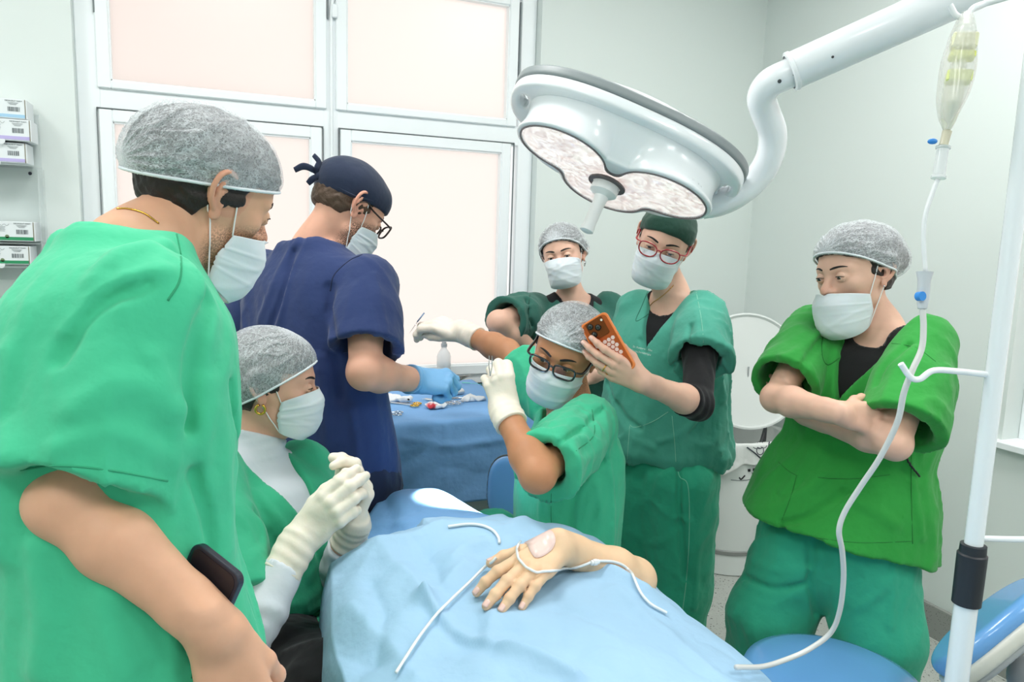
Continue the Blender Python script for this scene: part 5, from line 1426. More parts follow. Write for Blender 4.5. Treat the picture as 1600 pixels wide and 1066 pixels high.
if len(pp) > 2: MB().tube(pp, .0024, 6).build('waist_tie', mat('black_tape', (20, 24, 22)), g_.e, True)
for q in ((1195, 965, 1.97), (1365, 995, 1.88)):
    hp = P(*q) * F1; shoe(g_.e, hp, hp + CV(-.7, 0, -.7) * (.23, .23, 0), M_CLOG)
log('person G')
# ------------------------------------------------------------------ patient under the drapes
C_DRAPE = cloth_mat('light_blue_drape_paper', (160, 196, 224), wr=1.1, rough=.7, sheen=.0)
C_DRAPE2 = cloth_mat('blue_drape_paper', (120, 168, 218), wr=1.0, rough=.7, sheen=.0)
C_DRAPE3 = cloth_mat('table_drape_paper', (124, 172, 222), wr=.9, rough=.75, sheen=.0)
M_PAPER = cloth_mat('white_crepe_paper', (222, 228, 234), wr=.6, rough=.8, sheen=.0)
M_VINYL = mat('blue_vinyl', (104, 160, 216), rough=.22, spec=.5, coat=.4, bump=((90, .04, .001),))
M_BEIGE = mat('beige_shell', (206, 206, 196), rough=.4, coat=.2)
M_GREYPL = mat('grey_plastic', (168, 172, 174), rough=.45)
M_DGREY = mat('dark_grey_metal', (84, 86, 88), rough=.4, metal=.6)

pt = Fig((.5, 1.15), 'person lying under the light blue drapes, one bare arm resting on the belly', SK_P, scale=1.0)
h = pt.sethead(V3(0, 0, 1), V3(0, 1, 0), (0, 0, 0), V3(.50, 1.70, .735), scale=.98)
pt.spine(V3(.5, .96, .75), V3(.5, 1.50, .745), V3(.69, 1.45, .755), V3(.31, 1.45, .755), scale=1.0, latp=V3(-1, 0, 0))
Wp = P(872, 851, 1.336); tip = P(797, 914, 1.232)
hP = hand(Wp, tip - Wp, CV(.10, -.93, -.35), +1, spread=.045, curl=((.10, .30, .25, .17), (.10, .20, .12, .0), (.12, .20, .12), (.14, .24, .15)), tpose=((.72, .66, -.2), (.62, .74, -.25), (.45, .85, -.25)), s=.96, fat=1.16, flen=1.12)
pt.arm('L', P(992, 905, 1.44), Wp, hP, fat=.90)
pt.arm('R', V3(.24, 1.22, .70), V3(.25, .98, .72), None)
pt.body(coarse=.009)
nails(hP, pt.e, (0, 1, 2, 3, 4), 1.0)
# gown legs under the drape
L = [(V3(.42, .92, .76), V3(.41, .50, .70), V3(.41, .08, .64)), (V3(.58, .92, .76), V3(.59, .50, .70), V3(.59, .08, .64))]
fq = d_union([d_ell((.5, .94, .76), (.17, .14, .10))] + [d_union([d_cone(a_, b_, .085, .065), d_cone(b_, c_, .065, .05)], .03) for a_, b_, c_ in L], .03)
v, f = mesh_field(fq, (.25, -.02, .5), (.75, 1.12, .92), .012); obj('gown', v, f, C_DRAPE2, pt.e)
# adhesive dressing over the cannula on the back of the hand
pb = bvh_of([pt.bodyo])
cs = [(806, 842), (814, 834), (832, 828), (852, 827), (864, 832), (868, 846), (862, 860), (848, 870), (836, 872), (828, 862), (822, 850), (810, 850)]
dv, df = [], []
c0, _ = onsurf(pb, [(842, 846)], .0016); ring, _ = onsurf(pb, line2d(cs + [cs[0]], 3), .0012)
if len(c0) and len(ring) > 6:
    mid, _ = onsurf(pb, [((p[0] + 842) / 2, (p[1] + 846) / 2) for p in line2d(cs + [cs[0]], 3)], .0016)
    k = min(len(mid), len(ring)); V_ = list(ring[:k]) + list(mid[:k]) + [c0[0]]
    F_ = [(i, (i + 1) % k, k + (i + 1) % k, k + i) for i in range(k)] + [(k + i, k + (i + 1) % k, 2 * k) for i in range(k)]
    dr = obj('dressing', V_, F_, mat('dressing_film', (238, 208, 200), rough=.35, coat=.2), pt.e); solidify(dr, .0006, 0)

# treatment chair under the patient
t = empty('treatment_chair', (.5, .9, 0)); tag(t, 'treatment chair hidden under the light blue drape, carrying the patient', 'medical chair')
b = MB(); b.box((.5, .75, .60), (.50, 1.75, .10), bev=.03); b.box((.5, 1.70, .59), (.26, .26, .07), bev=.03); b.build('cushion', M_VINYL, t, True, angle=40)
MB().box((.5, .70, .52), (.36, 1.2, .06), bev=.01).build('frame', M_BEIGE, t)
MB().box((.5, .72, .28), (.22, .42, .44), bev=.02).build('column', M_BEIGE, t)
MB().box((.5, .62, .03), (.40, .70, .06), bev=.02).build('base', M_BEIGE, t)

# ------------------------------------------------------------------ drapes
def crease_fn(specs):
    """tent-shaped paper creases along 3D segments"""
    segs = []
    for pts, w, hgt in specs:
        for a_, b_ in zip(pts[:-1], pts[1:]): segs.append((d_cone(a_, b_, 0, 0), w, hgt, id(pts)))
    def g(Q):
        by = {}
        for d, w, hgt, k in segs:
            dd = d(Q); v = hgt * np.exp(-(np.sqrt(dd * dd + 4.9e-5) - .007) / w); by[k] = v if k not in by else np.where(np.abs(v) > np.abs(by[k]), v, by[k])
        return sum(by.values()) if by else 0
    return g
def paper_noise(Q, sc, amp, seed=0):
    return amp * (np.abs(snoise(Q, sc, seed, 3)) - .6) + amp * .6 * (np.abs(snoise(Q, np.array(sc) * 1.9, seed + 5, 3)) - .6)
NU, NV = 300, 380
U = np.linspace(-1.75, 1.75, NU)[:, None] + np.zeros((1, NV)); yy = np.linspace(1.455, -.45, NV)[None, :] + np.zeros((NU, 1))
z0 = np.interp(-yy, [-1.46, -1.40, -1.33, -1.22, -1.12, -.9, -.6, -.2, .5], [.876, .915, .925, .905, .892, .885, .87, .83, .78])
hw = np.interp(-yy, [-1.46, -1.3, -1.15, -.8, -.2, .5], [.27, .29, .315, .32, .30, .28])
au = np.abs(U); top = np.minimum(au, 1.0); drop = np.maximum(au - 1.0, 0)
X = .50 + np.sign(U) * (hw * top ** .95 + .10 * (1 - np.exp(-drop * 6)) * .22)
Z = z0 - .045 * top ** 3 - np.where(drop > 0, .38 * drop, 0) - .018 * np.clip(U, 0, 1) ** 2
# shoulder line dips towards the neck, arm hollow on the right
Z -= .03 * np.exp(-((yy - 1.44) / .05) ** 2) * (au > .3)
G = np.stack([X, yy, Z], -1)
Q = G.reshape(-1, 3)
def pd(x, y, d=None, z=None): return P(x, y, d) if d else onz(x, y, z)
cr = [([pd(662, 939, z=.89), pd(706, 977, z=.89), pd(760, 1000, z=.89), pd(839, 1036, z=.885), pd(900, 1075, z=.88)], .010, .022), ([pd(664, 950, z=.89), pd(712, 990, z=.885), pd(770, 1012, z=.885)], .014, -.020),
      ([pd(768, 960, z=.89), pd(761, 1001, z=.89)], .012, .010), ([pd(662, 943, z=.89), pd(727, 888, z=.90)], .014, .010), ([pd(706, 882, z=.90), pd(722, 862, z=.91), pd(760, 850, z=.915)], .010, .008),
      ([pd(575, 865, z=.88), pd(640, 905, z=.89), pd(664, 940, z=.89)], .015, .010), ([pd(640, 850, z=.90), pd(680, 880, z=.90), pd(690, 920, z=.895)], .014, -.008), ([pd(830, 900, z=.90), pd(870, 885, z=.90)], .010, .008), ([pd(840, 912, z=.895), pd(900, 893, z=.89), pd(960, 905, z=.87)], .012, -.008),
      ([pd(545, 960, z=.86), pd(600, 1000, z=.87), pd(650, 1060, z=.87)], .014, .010), ([pd(580, 920, z=.87), pd(600, 965, z=.87), pd(590, 1030, z=.86)], .014, -.010), ([pd(960, 940, z=.87), pd(1050, 1000, z=.86), pd(1120, 1060, z=.85)], .014, .008), ([pd(880, 960, z=.88), pd(960, 1000, z=.87)], .014, -.006),
      ([pd(878, 870, z=.90), pd(905, 874, z=.90), pd(950, 893, z=.895), pd(1008, 938, z=.87)], .034, .042), ([pd(820, 806, z=.925), pd(800, 826, z=.92), pd(770, 838, z=.915)], .012, .010), ([pd(690, 824, z=.92), pd(600, 856, z=.90), pd(562, 905, z=.87)], .012, .008)]
Z0_ = V3(1, 1, 0); dz = crease_fn([([p_ * Z0_ for p_ in pts], w_c, h_c) for pts, w_c, h_c in cr])(Q * Z0_) + paper_noise(Q, (9, 7, 6), .012, 3) + paper_noise(Q, (24, 19, 5), .0045, 7)
Q = Q.copy(); Q[:, 2] += dz; side = (au.reshape(-1) > 1.0)
Q[:, 0] += np.where(side, np.sign(U.reshape(-1)) * (.018 * snoise(Q, (2, 11, 2), 6, 3) * np.clip((au.reshape(-1) - 1) * 2, 0, 1)), 0)
v, f = grid_vf(Q.reshape(NU, NV, 3)); o = obj('surgical_drape', v, f[:, ::-1], C_DRAPE); solidify(o, .0012, 0)
tag(o, 'large light blue surgical drape spread over the patient in front', 'surgical drape')

def control_cloth(name, rows, m, n=12, noise=(9, 9, 9), amp=.003, seed=1, parent=None, creases=None, thick=.001):
    R = np.array(rows, float); A = np.array([catmull(r, n) for r in R]); B_ = np.array([catmull(A[:, j], n) for j in range(A.shape[1])]).transpose(1, 0, 2)
    Q = B_.reshape(-1, 3); gx = np.gradient(B_, axis=0); gy = np.gradient(B_, axis=1); nn = np.cross(gx, gy).reshape(-1, 3); nn /= np.linalg.norm(nn, axis=1)[:, None] + 1e-9
    d = paper_noise(Q, noise, amp, seed) + (crease_fn(creases)(Q) if creases else 0)
    v, f = grid_vf((Q + nn * d[:, None]).reshape(B_.shape)); o = obj(name, v, f, m, parent); solidify(o, thick, 0); return o
# head drape, lit by the lamp
hd = [[P(560, 880, 1.62), P(640, 862, 1.60), P(700, 850, 1.58), P(770, 846, 1.56), P(830, 850, 1.54)],
      [P(556, 850, 1.72), P(636, 842, 1.66), P(700, 824, 1.64), P(760, 812, 1.64), P(812, 824, 1.64)],
      [P(568, 822, 1.78), P(640, 808, 1.72), P(690, 800, 1.72), P(735, 800, 1.74), P(790, 812, 1.74)],
      [P(585, 792, 1.82), P(640, 780, 1.80), P(690, 778, 1.82), P(728, 788, 1.84), P(775, 812, 1.86)],
      [P(600, 769, 1.88), P(640, 766, 1.90), P(684, 766, 1.92), P(715, 780, 1.93), P(762, 808, 1.96)],
      [P(606, 775, 1.93), P(640, 774, 1.98), P(684, 776, 2.0), P(715, 794, 2.0), P(760, 824, 2.0)],
      [P(606, 850, 1.95), P(640, 850, 2.0), P(684, 850, 2.02), P(715, 860, 2.02), P(760, 880, 2.02)]]
o = control_cloth('head_drape', hd, C_DRAPE2, n=10, noise=(10, 10, 9), amp=.004, seed=4, creases=[([P(598, 772, 1.86), P(610, 800, 1.76), P(612, 826, 1.72)], .010, .012), ([P(568, 822, 1.76), P(600, 812, 1.74), P(640, 822, 1.70)], .010, -.010), ([P(640, 766, 1.88), P(650, 800, 1.74)], .012, .006)])
tag(o, 'smaller blue surgical drape tented over the patient head, lit by the lamp', 'surgical drape')
# white crepe paper and grey film between the seated person and the drape
pw_ = [[P(526, 838, 1.70), P(550, 834, 1.72), P(576, 838, 1.74), P(600, 842, 1.74)], [P(530, 856, 1.62), P(552, 858, 1.62), P(580, 858, 1.62), P(602, 860, 1.62)], [P(538, 876, 1.56), P(556, 880, 1.56), P(580, 884, 1.56), P(604, 884, 1.54)], [P(545, 900, 1.52), P(560, 912, 1.52), P(582, 914, 1.50), P(604, 914, 1.48)]]
o = control_cloth('paper_sheet', pw_, M_PAPER, n=8, amp=.003, seed=9); tag(o, 'white crepe paper sheet poking out at the left corner of the drapes', 'paper sheet')
gf = [[P(524, 846, 1.62), P(534, 850, 1.62), P(548, 862, 1.62)], [P(522, 880, 1.60), P(536, 886, 1.58), P(556, 894, 1.58)], [P(516, 912, 1.58), P(532, 920, 1.56), P(556, 926, 1.54)], [P(512, 930, 1.56), P(528, 936, 1.54), P(548, 944, 1.52)], [P(524, 962, 1.56), P(534, 968, 1.54), P(548, 972, 1.52)]]
m = mat('grey_plastic_film', (150, 165, 175), rough=.3, trans=0, alpha=.85, coat=.3)
o = control_cloth('plastic_film', gf, m, n=8, noise=(30, 30, 30), amp=.003, seed=11); tag(o, 'grey plastic film hanging beside the drape, next to the seated person', 'plastic film')

def tubeobj(name, pts, r, m, label, cat, n=10, k=8):
    return tag(MB().tube(catmull(pts, k), r, n).build(name, m, None, True), label, cat)
M_TUBE = mat('clear_tubing', (232, 236, 238), rough=.25, spec=.5, coat=.4)
db = bvh_of([bpy.data.objects['surgical_drape'], bpy.data.objects['head_drape'], pt.bodyo])
def over(pts, lift=.004, step=6):
    p, _ = onsurf(db, line2d(pts, step), lift)
    for _i in range(8): p[1:-1] = .5 * p[1:-1] + .25 * (p[:-2] + p[2:])
    p[:, 2] += .0015; return p
p = over([(813, 850), (808, 862), (812, 878), (822, 890), (840, 897), (870, 892), (905, 884), (922, 878)], .004)
tubeobj('infusion_line', p[::2], .0024, M_TUBE, 'clear infusion line looping from the dressing on the hand to a connector', 'tube')
q = over([(930, 877), (955, 879), (975, 887), (990, 905), (1000, 930), (1015, 948), (1040, 962)], .004); tubeobj('extension_line', q[::2], .0026, M_TUBE, 'clear tube running from the connector over the elbow to the drape edge', 'tube')
q0, _ = onsurf(db, [(926, 877)], .006); b = MB(); u = nrm(q[2] - p[-2]); b.tube([q0[0] - u * .009, q0[0] + u * .009], .0045, 10); b.tube([q0[0] - u * .004, q0[0] + u * .004], .006, 8)
tag(b.build('connector', M_WHITEPL, None, True, angle=40), 'small white luer connector above the patient forearm', 'connector')
p = over([(775, 876), (762, 888), (748, 902), (730, 920), (705, 944), (680, 970), (650, 1010), (620, 1060)], .0035); p[:, 2] = np.maximum.accumulate(p[::-1, 2])[::-1] if False else p[:, 2]
for _ in range(6): p[1:-1] = .5 * p[1:-1] + .25 * (p[:-2] + p[2:])
p[:, 2] += .004; tubeobj('drain_line', p[::2], .0026, M_TUBE, 'straight white tube running down the drape from between the fingers', 'tube')
p = over([(700, 826), (735, 822), (765, 828), (778, 842), (780, 852)], .003); tubeobj('suction_line', p[::2], .003, M_TUBE, 'grey tube arching over the drape behind the resting hand', 'tube')
log('patient, drapes')

# ------------------------------------------------------------------ instrument table
tb = empty('instrument_table', (.86, 2.66, 0)); tag(tb, 'steel instrument table under a blue drape below the window', 'table')
TX0, TX1, TY0, TY1, TZ = .40, 1.06, 2.29, 2.93, .885
MB().box(((TX0 + TX1) / 2, (TY0 + TY1) / 2, TZ - .012), (TX1 - TX0, TY1 - TY0, .020), bev=.004).build('table_top', M_STEEL, tb)
for x in (TX0 + .04, TX1 - .04):
    for y in (TY0 + .04, TY1 - .04): MB().tube([(x, y, .05), (x, y, TZ - .02)], .0125, 12).build('leg', M_STEEL, tb, True, angle=40); MB().sphere((x, y, .03), .028, 12, 8).build('caster', M_DARK, tb, True)
MB().box(((TX0 + TX1) / 2, (TY0 + TY1) / 2, .32), (TX1 - TX0 - .04, TY1 - TY0 - .04, .018), bev=.003).build('lower_shelf', M_STEEL, tb)
tc_ = MB(); 
NXs, NPs = 90, 70
path = []       # profile of the drape in (y,z): back edge -> over the top -> down the front
for s in np.linspace(0, 1, 30): path.append((TY1 + .01 - s * (TY1 - TY0 + .012), TZ + .003))
for s in np.linspace(0, 1, 40)[1:]: path.append((TY0 - .006 - .010 * math.sin(s * 2.4) - .008 * (1 - math.exp(-s * 8)), TZ + .002 - .285 * s))
path = np.array(path); xs = np.linspace(TX0 - .25, TX1 + .26, 130)
G = np.zeros((len(xs), len(path), 3))
for i, x in enumerate(xs):
    ov = max(0, x - TX1 - .006); ovl = max(0, TX0 - .006 - x)
    G[i, :, 0] = min(max(x, TX0 - .008), TX1 + .008) + (0.012 * math.sin(min(ov, .2) * 12)); G[i, :, 1] = path[:, 0]; G[i, :, 2] = path[:, 1] - ov - ovl
    G[i, 30:, 1] -= 0
Q = G.reshape(-1, 3).copy(); on_front = (Q[:, 1] < TY0)
cf_ = crease_fn([([V3(x, TY0 - .01, .95), V3(x + .004, TY0 - .01, .5)], .006, .005) for x in (.48, .74, .98)] + [([V3(.2, TY0 - .01, .795), V3(.8, TY0 - .01, .805), V3(1.05, TY0 - .01, .825)], .008, .006), ([V3(.6, TY0 - .01, .84), V3(.8, TY0 - .01, .80), V3(1.02, TY0 - .01, .812)], .012, .007)])
dn = cf_(Q) + paper_noise(Q, (7, 7, 9), .006, 8)
Q[:, 1] -= np.where(on_front, dn, 0); Q[:, 2] += np.where(~on_front, np.maximum(paper_noise(Q, (10, 14, 5), .003, 2), -.002), 0); Q[:, 0] += np.where(Q[:, 0] > TX1, dn * .8 + .004, 0)
v, f = grid_vf(Q.reshape(G.shape)); o = obj('table_drape', v, f, C_DRAPE3); solidify(o, .0012, 0); tag(o, 'blue drape over the instrument table, hanging down its front', 'table drape')
# things on the lower shelf seen under the drape
o = MB().box((.80, 2.50, .50), (.30, .24, .34), bev=.008).build('supply_box', M_WHITEPL); tag(o, 'white box on the shelf below the instrument table', 'box')
o = MB().box((.52, 2.62, .49), (.22, .22, .32), bev=.02).build('storage_bin', mat('slate_plastic', (92, 92, 118), rough=.5)); tag(o, 'slate coloured storage bin on the shelf below the instrument table', 'bin')

zt = TZ + .006
def tpos(px, py, z=zt): return onz(px, py, z)
def hemostat(name, px, a, m, label, cat, L=.135, group=None, opening=.10, z=zt + .003, wpos=None, ax=None):
    """scissor-like clamp: two ring handles, shanks, box joint, jaws; px = middle of the rings, a = heading of the jaws"""
    c = tpos(*px, z) if wpos is None else wpos
    if ax is None: u = V3(math.cos(a), math.sin(a), 0); v_ = V3(-math.sin(a), math.cos(a), 0); n = V3(0, 0, 1)
    else: u, v_, n = ax
    b = MB(); rr = .0115
    for s in (-1, 1):
        rc = c + v_ * s * (rr + .003 + opening * .03)
        b.tube([rc + (u * math.cos(t) * 1.25 + v_ * math.sin(t)) * rr for t in np.linspace(0, 2 * math.pi, 21)], .0017, 8, False)
        j = c + u * L * .62 + n * s * .0008
        b.tube(catmull([rc + u * rr * 1.2 - v_ * s * .003, rc + u * .035 - v_ * s * .008, j], 5), [.0019, .0022, .0028], 8)
        b.tube([j, j + u * L * .18 - v_ * s * .001, c + u * L + v_ * s * .0006], [.0030, .0024, .0009], 8)
    b.lathe([(.0028, -.003), (.0028, .003)], c + u * L * .62, n, 12)
    return tag(b.build(name, m, None, True, angle=40), label, cat, group)
hemostat('scissors', (622, 646), 2.75, M_STEEL, 'steel scissors on the table edge beside the navy tunic', 'scissors')
hemostat('needle_holder', (650, 632), 2.60, M_STEEL, 'needle holder with gold rings, jaws in the left gauze', 'needle holder', L=.15)
gh = MB()
for s in (-1, 1):
    c = tpos(650, 632, zt + .004); v_ = V3(-math.sin(2.6), math.cos(2.6), 0); rc = c + v_ * s * .0175; u = V3(math.cos(2.6), math.sin(2.6), 0)
    gh.tube([rc + (u * math.cos(t) * 1.25 + v_ * math.sin(t)) * .0118 for t in np.linspace(0, 2 * math.pi, 21)], .0024, 8, False)
gh.build('gold_rings', M_GOLD, bpy.data.objects['needle_holder'], True)
hemostat('hemostat', (699, 632), 1.95, M_STEEL, 'steel clamp lying right of the red-stained gauze', 'clamp', L=.13)
hemostat('hemostat', (716, 629), 2.45, M_STEEL, 'steel clamp pointing from the table edge towards the blue glove', 'clamp', L=.145)
hemostat('hemostat', (752, 622), 2.9, M_STEEL, 'steel clamp below the raised gloved fist at the table end', 'clamp', L=.14)
def lump(name, px, r, seed, m, label, flat=.45, stain=None, cat='gauze'):
    c = tpos(*px, zt + r[2] * .55); rg = np.random.default_rng(seed)
    es = [d_ell(c + rg.normal(0, 1, 3) * np.array(r) * (.45, .45, .1), np.array(r) * rg.uniform(.45, .75)) for _ in range(5)]
    base = d_union(es, .01); fn = lambda Q: smax(base(Q) - .005 * ridged(snoise(Q, (90, 90, 90), seed, 4)), zt - Q[:, 2] - .001, .002)
    v, f = mesh_field(fn, c - np.array(r) * 1.9, c + np.array(r) * 1.9, .0028); o = obj(name, v, f, m); tag(o, label, cat)
    return o
M_GAUZE = mat('white_gauze', (236, 238, 240), rough=.9, bump=((300, .4, .002),))
m2 = mat('stained_gauze', (236, 238, 240), rough=.9, bump=((300, .4, .002),)); nt = m2.node_tree; bn = nt.nodes['Principled BSDF']
tcn = nt.nodes.new('ShaderNodeTexCoord'); vm = nt.nodes.new('ShaderNodeVectorMath'); vm.operation = 'DISTANCE'; nt.links.new(tcn.outputs['Object'], vm.inputs[0]); vm.inputs[1].default_value = tuple(tpos(672, 634, zt + .012))
nn_ = nt.nodes.new('ShaderNodeTexNoise'); nn_.inputs['Scale'].default_value = 60; nt.links.new(tcn.outputs['Object'], nn_.inputs['Vector'])
ma = nt.nodes.new('ShaderNodeMath'); ma.operation = 'MULTIPLY_ADD'; ma.inputs[1].default_value = .03; nt.links.new(nn_.outputs[0], ma.inputs[0]); nt.links.new(vm.outputs['Value'], ma.inputs[2])
cr_ = nt.nodes.new('ShaderNodeMapRange'); cr_.inputs[1].default_value = .030; cr_.inputs[2].default_value = .040; nt.links.new(ma.outputs[0], cr_.inputs[0])
mi = nt.nodes.new('ShaderNodeMix'); mi.data_type = 'RGBA'; mi.inputs[6].default_value = lin((206, 60, 70)); mi.inputs[7].default_value = lin((236, 238, 240)); nt.links.new(cr_.outputs[0], mi.inputs[0]); nt.links.new(mi.outputs[2], bn.inputs['Base Color'])
lump('gauze_pad', (612, 622), (.045, .025, .016), 3, M_GAUZE, 'white gauze pad by the navy tunic on the instrument table')
lump('gauze_pad', (683, 634), (.034, .016, .013), 5, m2, 'crumpled gauze with a red blood stain at the table edge')
lump('gauze_pad', (714, 612), (.035, .022, .014), 7, M_GAUZE, 'white gauze pad just beyond the blue glove on the table')
lump('gauze_pad', (738, 623), (.038, .018, .013), 9, M_GAUZE, 'white gauze pad near the right end of the instrument table')
o = MB().lathe([(.0001, 0), (.014, 0), (.016, .03), (.014, .03), (.012, .003), (.0001, .003)], tpos(708, 600, zt), (0, 0, 1), 18, False).build('steel_cup', M_STEEL, None, True, angle=40); tag(o, 'small steel cup standing behind the blue glove', 'cup')
c = tpos(722, 598, zt + .004); o = MB().tube([c, c + V3(.03, -.02, 0)], .0028, 8).tube([c + V3(.03, -.02, 0), c + V3(.14, -.11, 0)], .0010, 6).build('syringe_needle', mat('mint_plastic', (120, 205, 200), rough=.3), None, True, angle=40); tag(o, 'needle with mint green hub on the far part of the table', 'needle')
o = MB().tube(catmull([tpos(584, 604), tpos(590, 606), tpos(584, 611), tpos(576, 610)], 6), .002, 8).build('suture_loop', mat('blue_thread', (40, 120, 200), rough=.4), None, True); tag(o, 'blue plastic loop behind the navy tunic on the table', 'suture')
hemostat('forceps', (0, 0), 0, M_STEEL, 'closed steel forceps held in the blue glove', 'forceps', L=.12, wpos=P(694, 598, 1.98), ax=(CV(.93, -.30, .25), CV(.0, .5, .8), CV(-.3, -.8, .4))) if False else None
b = MB(); a0 = P(700, 597, 1.97); a1 = P(735, 586, 2.03); up_ = nrm(np.cross(a1 - a0, CV(0, 0, 1)))
for s in (-1, 1): b.tube([a0 - (a1 - a0) * .3 + up_ * s * .003, a0 + up_ * s * .003, lerp(a0, a1, .5) + up_ * s * .0035, a1 + up_ * s * .0006], [.0024, .0034, .0034, .0014], 8)
tag(b.build('forceps', M_STEEL, None, True, angle=40), 'closed steel forceps held in the blue glove', 'forceps')
b = MB(); a0 = P(766, 588, 1.65); 
for s in (-1, 1): b.tube([a0 + CV(s * .05, -.1, 0) * .0, P(766.5 + s * 2.5, 572, 1.65), P(766.5 + s * 2.2, 556, 1.65)], [.0016, .0014, .0006], 6)
tag(b.build('tweezers', M_STEEL, None, True, angle=40), 'fine tweezers pointing up from the nearer raised glove', 'tweezers')
b = MB(); s0 = P(663, 489, 2.36); s1 = P(652, 503, 2.36); s2 = P(639, 522, 2.36); wv_ = CV(.8, .5, 0)
o = MB().tube([s0, s1], [.0062, .0066, .0055], 10, flat=.4).build('scalpel', mat('blue_grey_handle', (112, 138, 168), rough=.35, metal=.3), None, True); tag(o, 'scalpel with blue grey handle held in the far outstretched glove', 'scalpel')
MB().tube([s1, lerp(s1, s2, .5), s2], [.0042, .0040, .0004], 8, flat=.25).build('blade', M_STEEL, o, True)
# saline bottle on the window ledge side of the table
c = onz(693, 587, TZ + .006); ht = .148
M_BOT = mat('translucent_bottle', (236, 240, 240), rough=.25, alpha=.5, spec=.4)
bt = empty('saline_bottle', tuple(c)); tag(bt, 'translucent saline bottle standing at the back of the instrument table', 'bottle')
MB().lathe([(.0001, 0), (.028, 0), (.031, .004), (.031, .035), (.0295, .04), (.031, .045), (.031, .085), (.027, .100), (.016, .116), (.012, .122), (.012, .128)], c, (0, 0, 1), 28, False).build('bottle_body', M_BOT, bt, True, angle=50)
MB().lathe([(.0001, .003), (.0285, .003), (.0285, .058), (.0001, .058)], c, (0, 0, 1), 24, False).build('liquid', mat('saline', (224, 232, 236), rough=.15, alpha=.4), bt, True, angle=40)
MB().lathe([(.0135, .128), (.0135, .142), (.010, .143), (.010, .150), (.0001, .150)], c, (0, 0, 1), 20, False).build('bottle_cap', M_GREYPL, bt, True, angle=40)
MB().tube([c + V3(0, 0, .150), c + V3(.001, 0, .178)], .0010, 6).build('needle', M_STEEL, bt, True)
log('table')
# ------------------------------------------------------------------ surgical lamp
lc = P(986, 205, 1.70); LT = P(704, 788, 1.84)
w_ = nrm((-.44, -.08, -.89)); u_ = CV(.905, .425, .0); u_ = nrm(u_ - w_ * (u_ @ w_)); v_ = np.cross(w_, u_)
if v_ @ (CAMP - lc) > 0: v_ = -v_                   # v away from the viewer
lmw = Matrix([[u_[i], v_[i], w_[i], lc[i]] for i in range(3)] + [[0, 0, 0, 1]])   # z = beam direction
lamp = empty('surgical_lamp', tuple(lc)); tag(lamp, 'white operating lamp with lit three-lobed lens on a curved arm', 'operating lamp')
VO = .055
def supere(a, b, p, c=(0, 0)):
    def f(Q):
        x = np.abs(Q[:, 0] - c[0]) / a; y = np.abs(Q[:, 1] - c[1]) / b; m = (x ** p + y ** p + 1e-9) ** (1 / p)
        return (1 - 1 / np.maximum(m, .05)) * np.hypot(Q[:, 0] - c[0], Q[:, 1] - c[1])
    return f
def slab(f, z0, z1, k): return lambda Q: smax(smax(f(Q), Q[:, 2] - z1, k), z0 - Q[:, 2], k)
fl = supere(.292, .185, 2.5, (0, VO))
def lam_obj(name, fn, m, lo, hi, hh, par=lamp):
    v, f = mesh_field(fn, lo, hi, hh)
    det = np.linalg.det(np.array([u_, v_, w_]))
    if det < 0: f = f[:, ::-1]
    return obj(name, v, f, m, par, True, lmw)
slots = d_union([d_ell((s * .258, VO - .02, .0), (.012, .040, .05)) for s in (-1, 1)])
lam_obj('housing_flange', lambda Q: smax(slab(fl, -.004, .026, .010)(Q), -slots(Q), .006), M_WHITE, (-.32, -.18, -.03), (.32, .30, .05), .004)
lam_obj('grey_rim', lambda Q: smax(slab(lambda Q: fl(Q) - .002, -.026, -.003, .006)(Q), -(fl(Q) + .016), .002), mat('grey_rubber_rim', (138, 146, 148), rough=.4), (-.32, -.18, -.05), (.32, .30, .02), .004)
dome = lambda Q: smax(d_ell((0, VO, -.014), (.262, .160, .075))(Q), Q[:, 2] + .010, .01)
lam_obj('dome_cover', dome, M_WHITE, (-.30, -.15, -.11), (.30, .27, .01), .005)
lobes = [(-.125, .0), (.125, .0), (0, .125)]
def tril(r, k, z): 
    fs = [(lambda Q, c=c: np.hypot(Q[:, 0] - c[0], Q[:, 1] - c[1]) - r) for c in lobes]
    return d_union(fs, k)
t1 = tril(.106, .05, 0); ow = supere(.245, .150, 2.4, (0, .045))
def hous(Q):
    tt = np.clip((Q[:, 2] - .02) / .085, 0, 1)
    o_ = ow(Q) + .030 * tt; l_ = t1(Q) - .010
    d = o_ * (1 - tt) + np.minimum(l_, o_ + .015) * tt
    return smax(smax(d * .85, Q[:, 2] - .112, .006), .0 - Q[:, 2], .01)
carve = lambda Q: smax(t1(Q) + .004, .092 - Q[:, 2], .002)
lam_obj('housing', lambda Q: smax(hous(Q), -carve(Q), .003), M_WHITE, (-.29, -.16, -.01), (.29, .28, .13), .004)
# glowing reflectors behind a clear cover
m = bpy.data.materials.new('lamp_reflector'); m.use_nodes = True; nt = m.node_tree; b_ = nt.nodes['Principled BSDF']; tcn = nt.nodes.new('ShaderNodeTexCoord')
vo = nt.nodes.new('ShaderNodeTexNoise'); vo.inputs['Scale'].default_value = 26; vo.inputs['Distortion'].default_value = 2.2; vo.inputs['Detail'].default_value = 3; nt.links.new(tcn.outputs['Object'], vo.inputs['Vector'])
rp = nt.nodes.new('ShaderNodeValToRGB'); nt.links.new(vo.outputs[0], rp.inputs[0])
rp.color_ramp.elements[0].position = .30; rp.color_ramp.elements[0].color = lin((196, 164, 158)); rp.color_ramp.elements[1].position = .62; rp.color_ramp.elements[1].color = lin((255, 246, 240))
nt.links.new(rp.outputs[0], b_.inputs['Emission Color']); b_.inputs['Emission Strength'].default_value = 1.9; b_.inputs['Base Color'].default_value = (.8, .78, .76, 1)
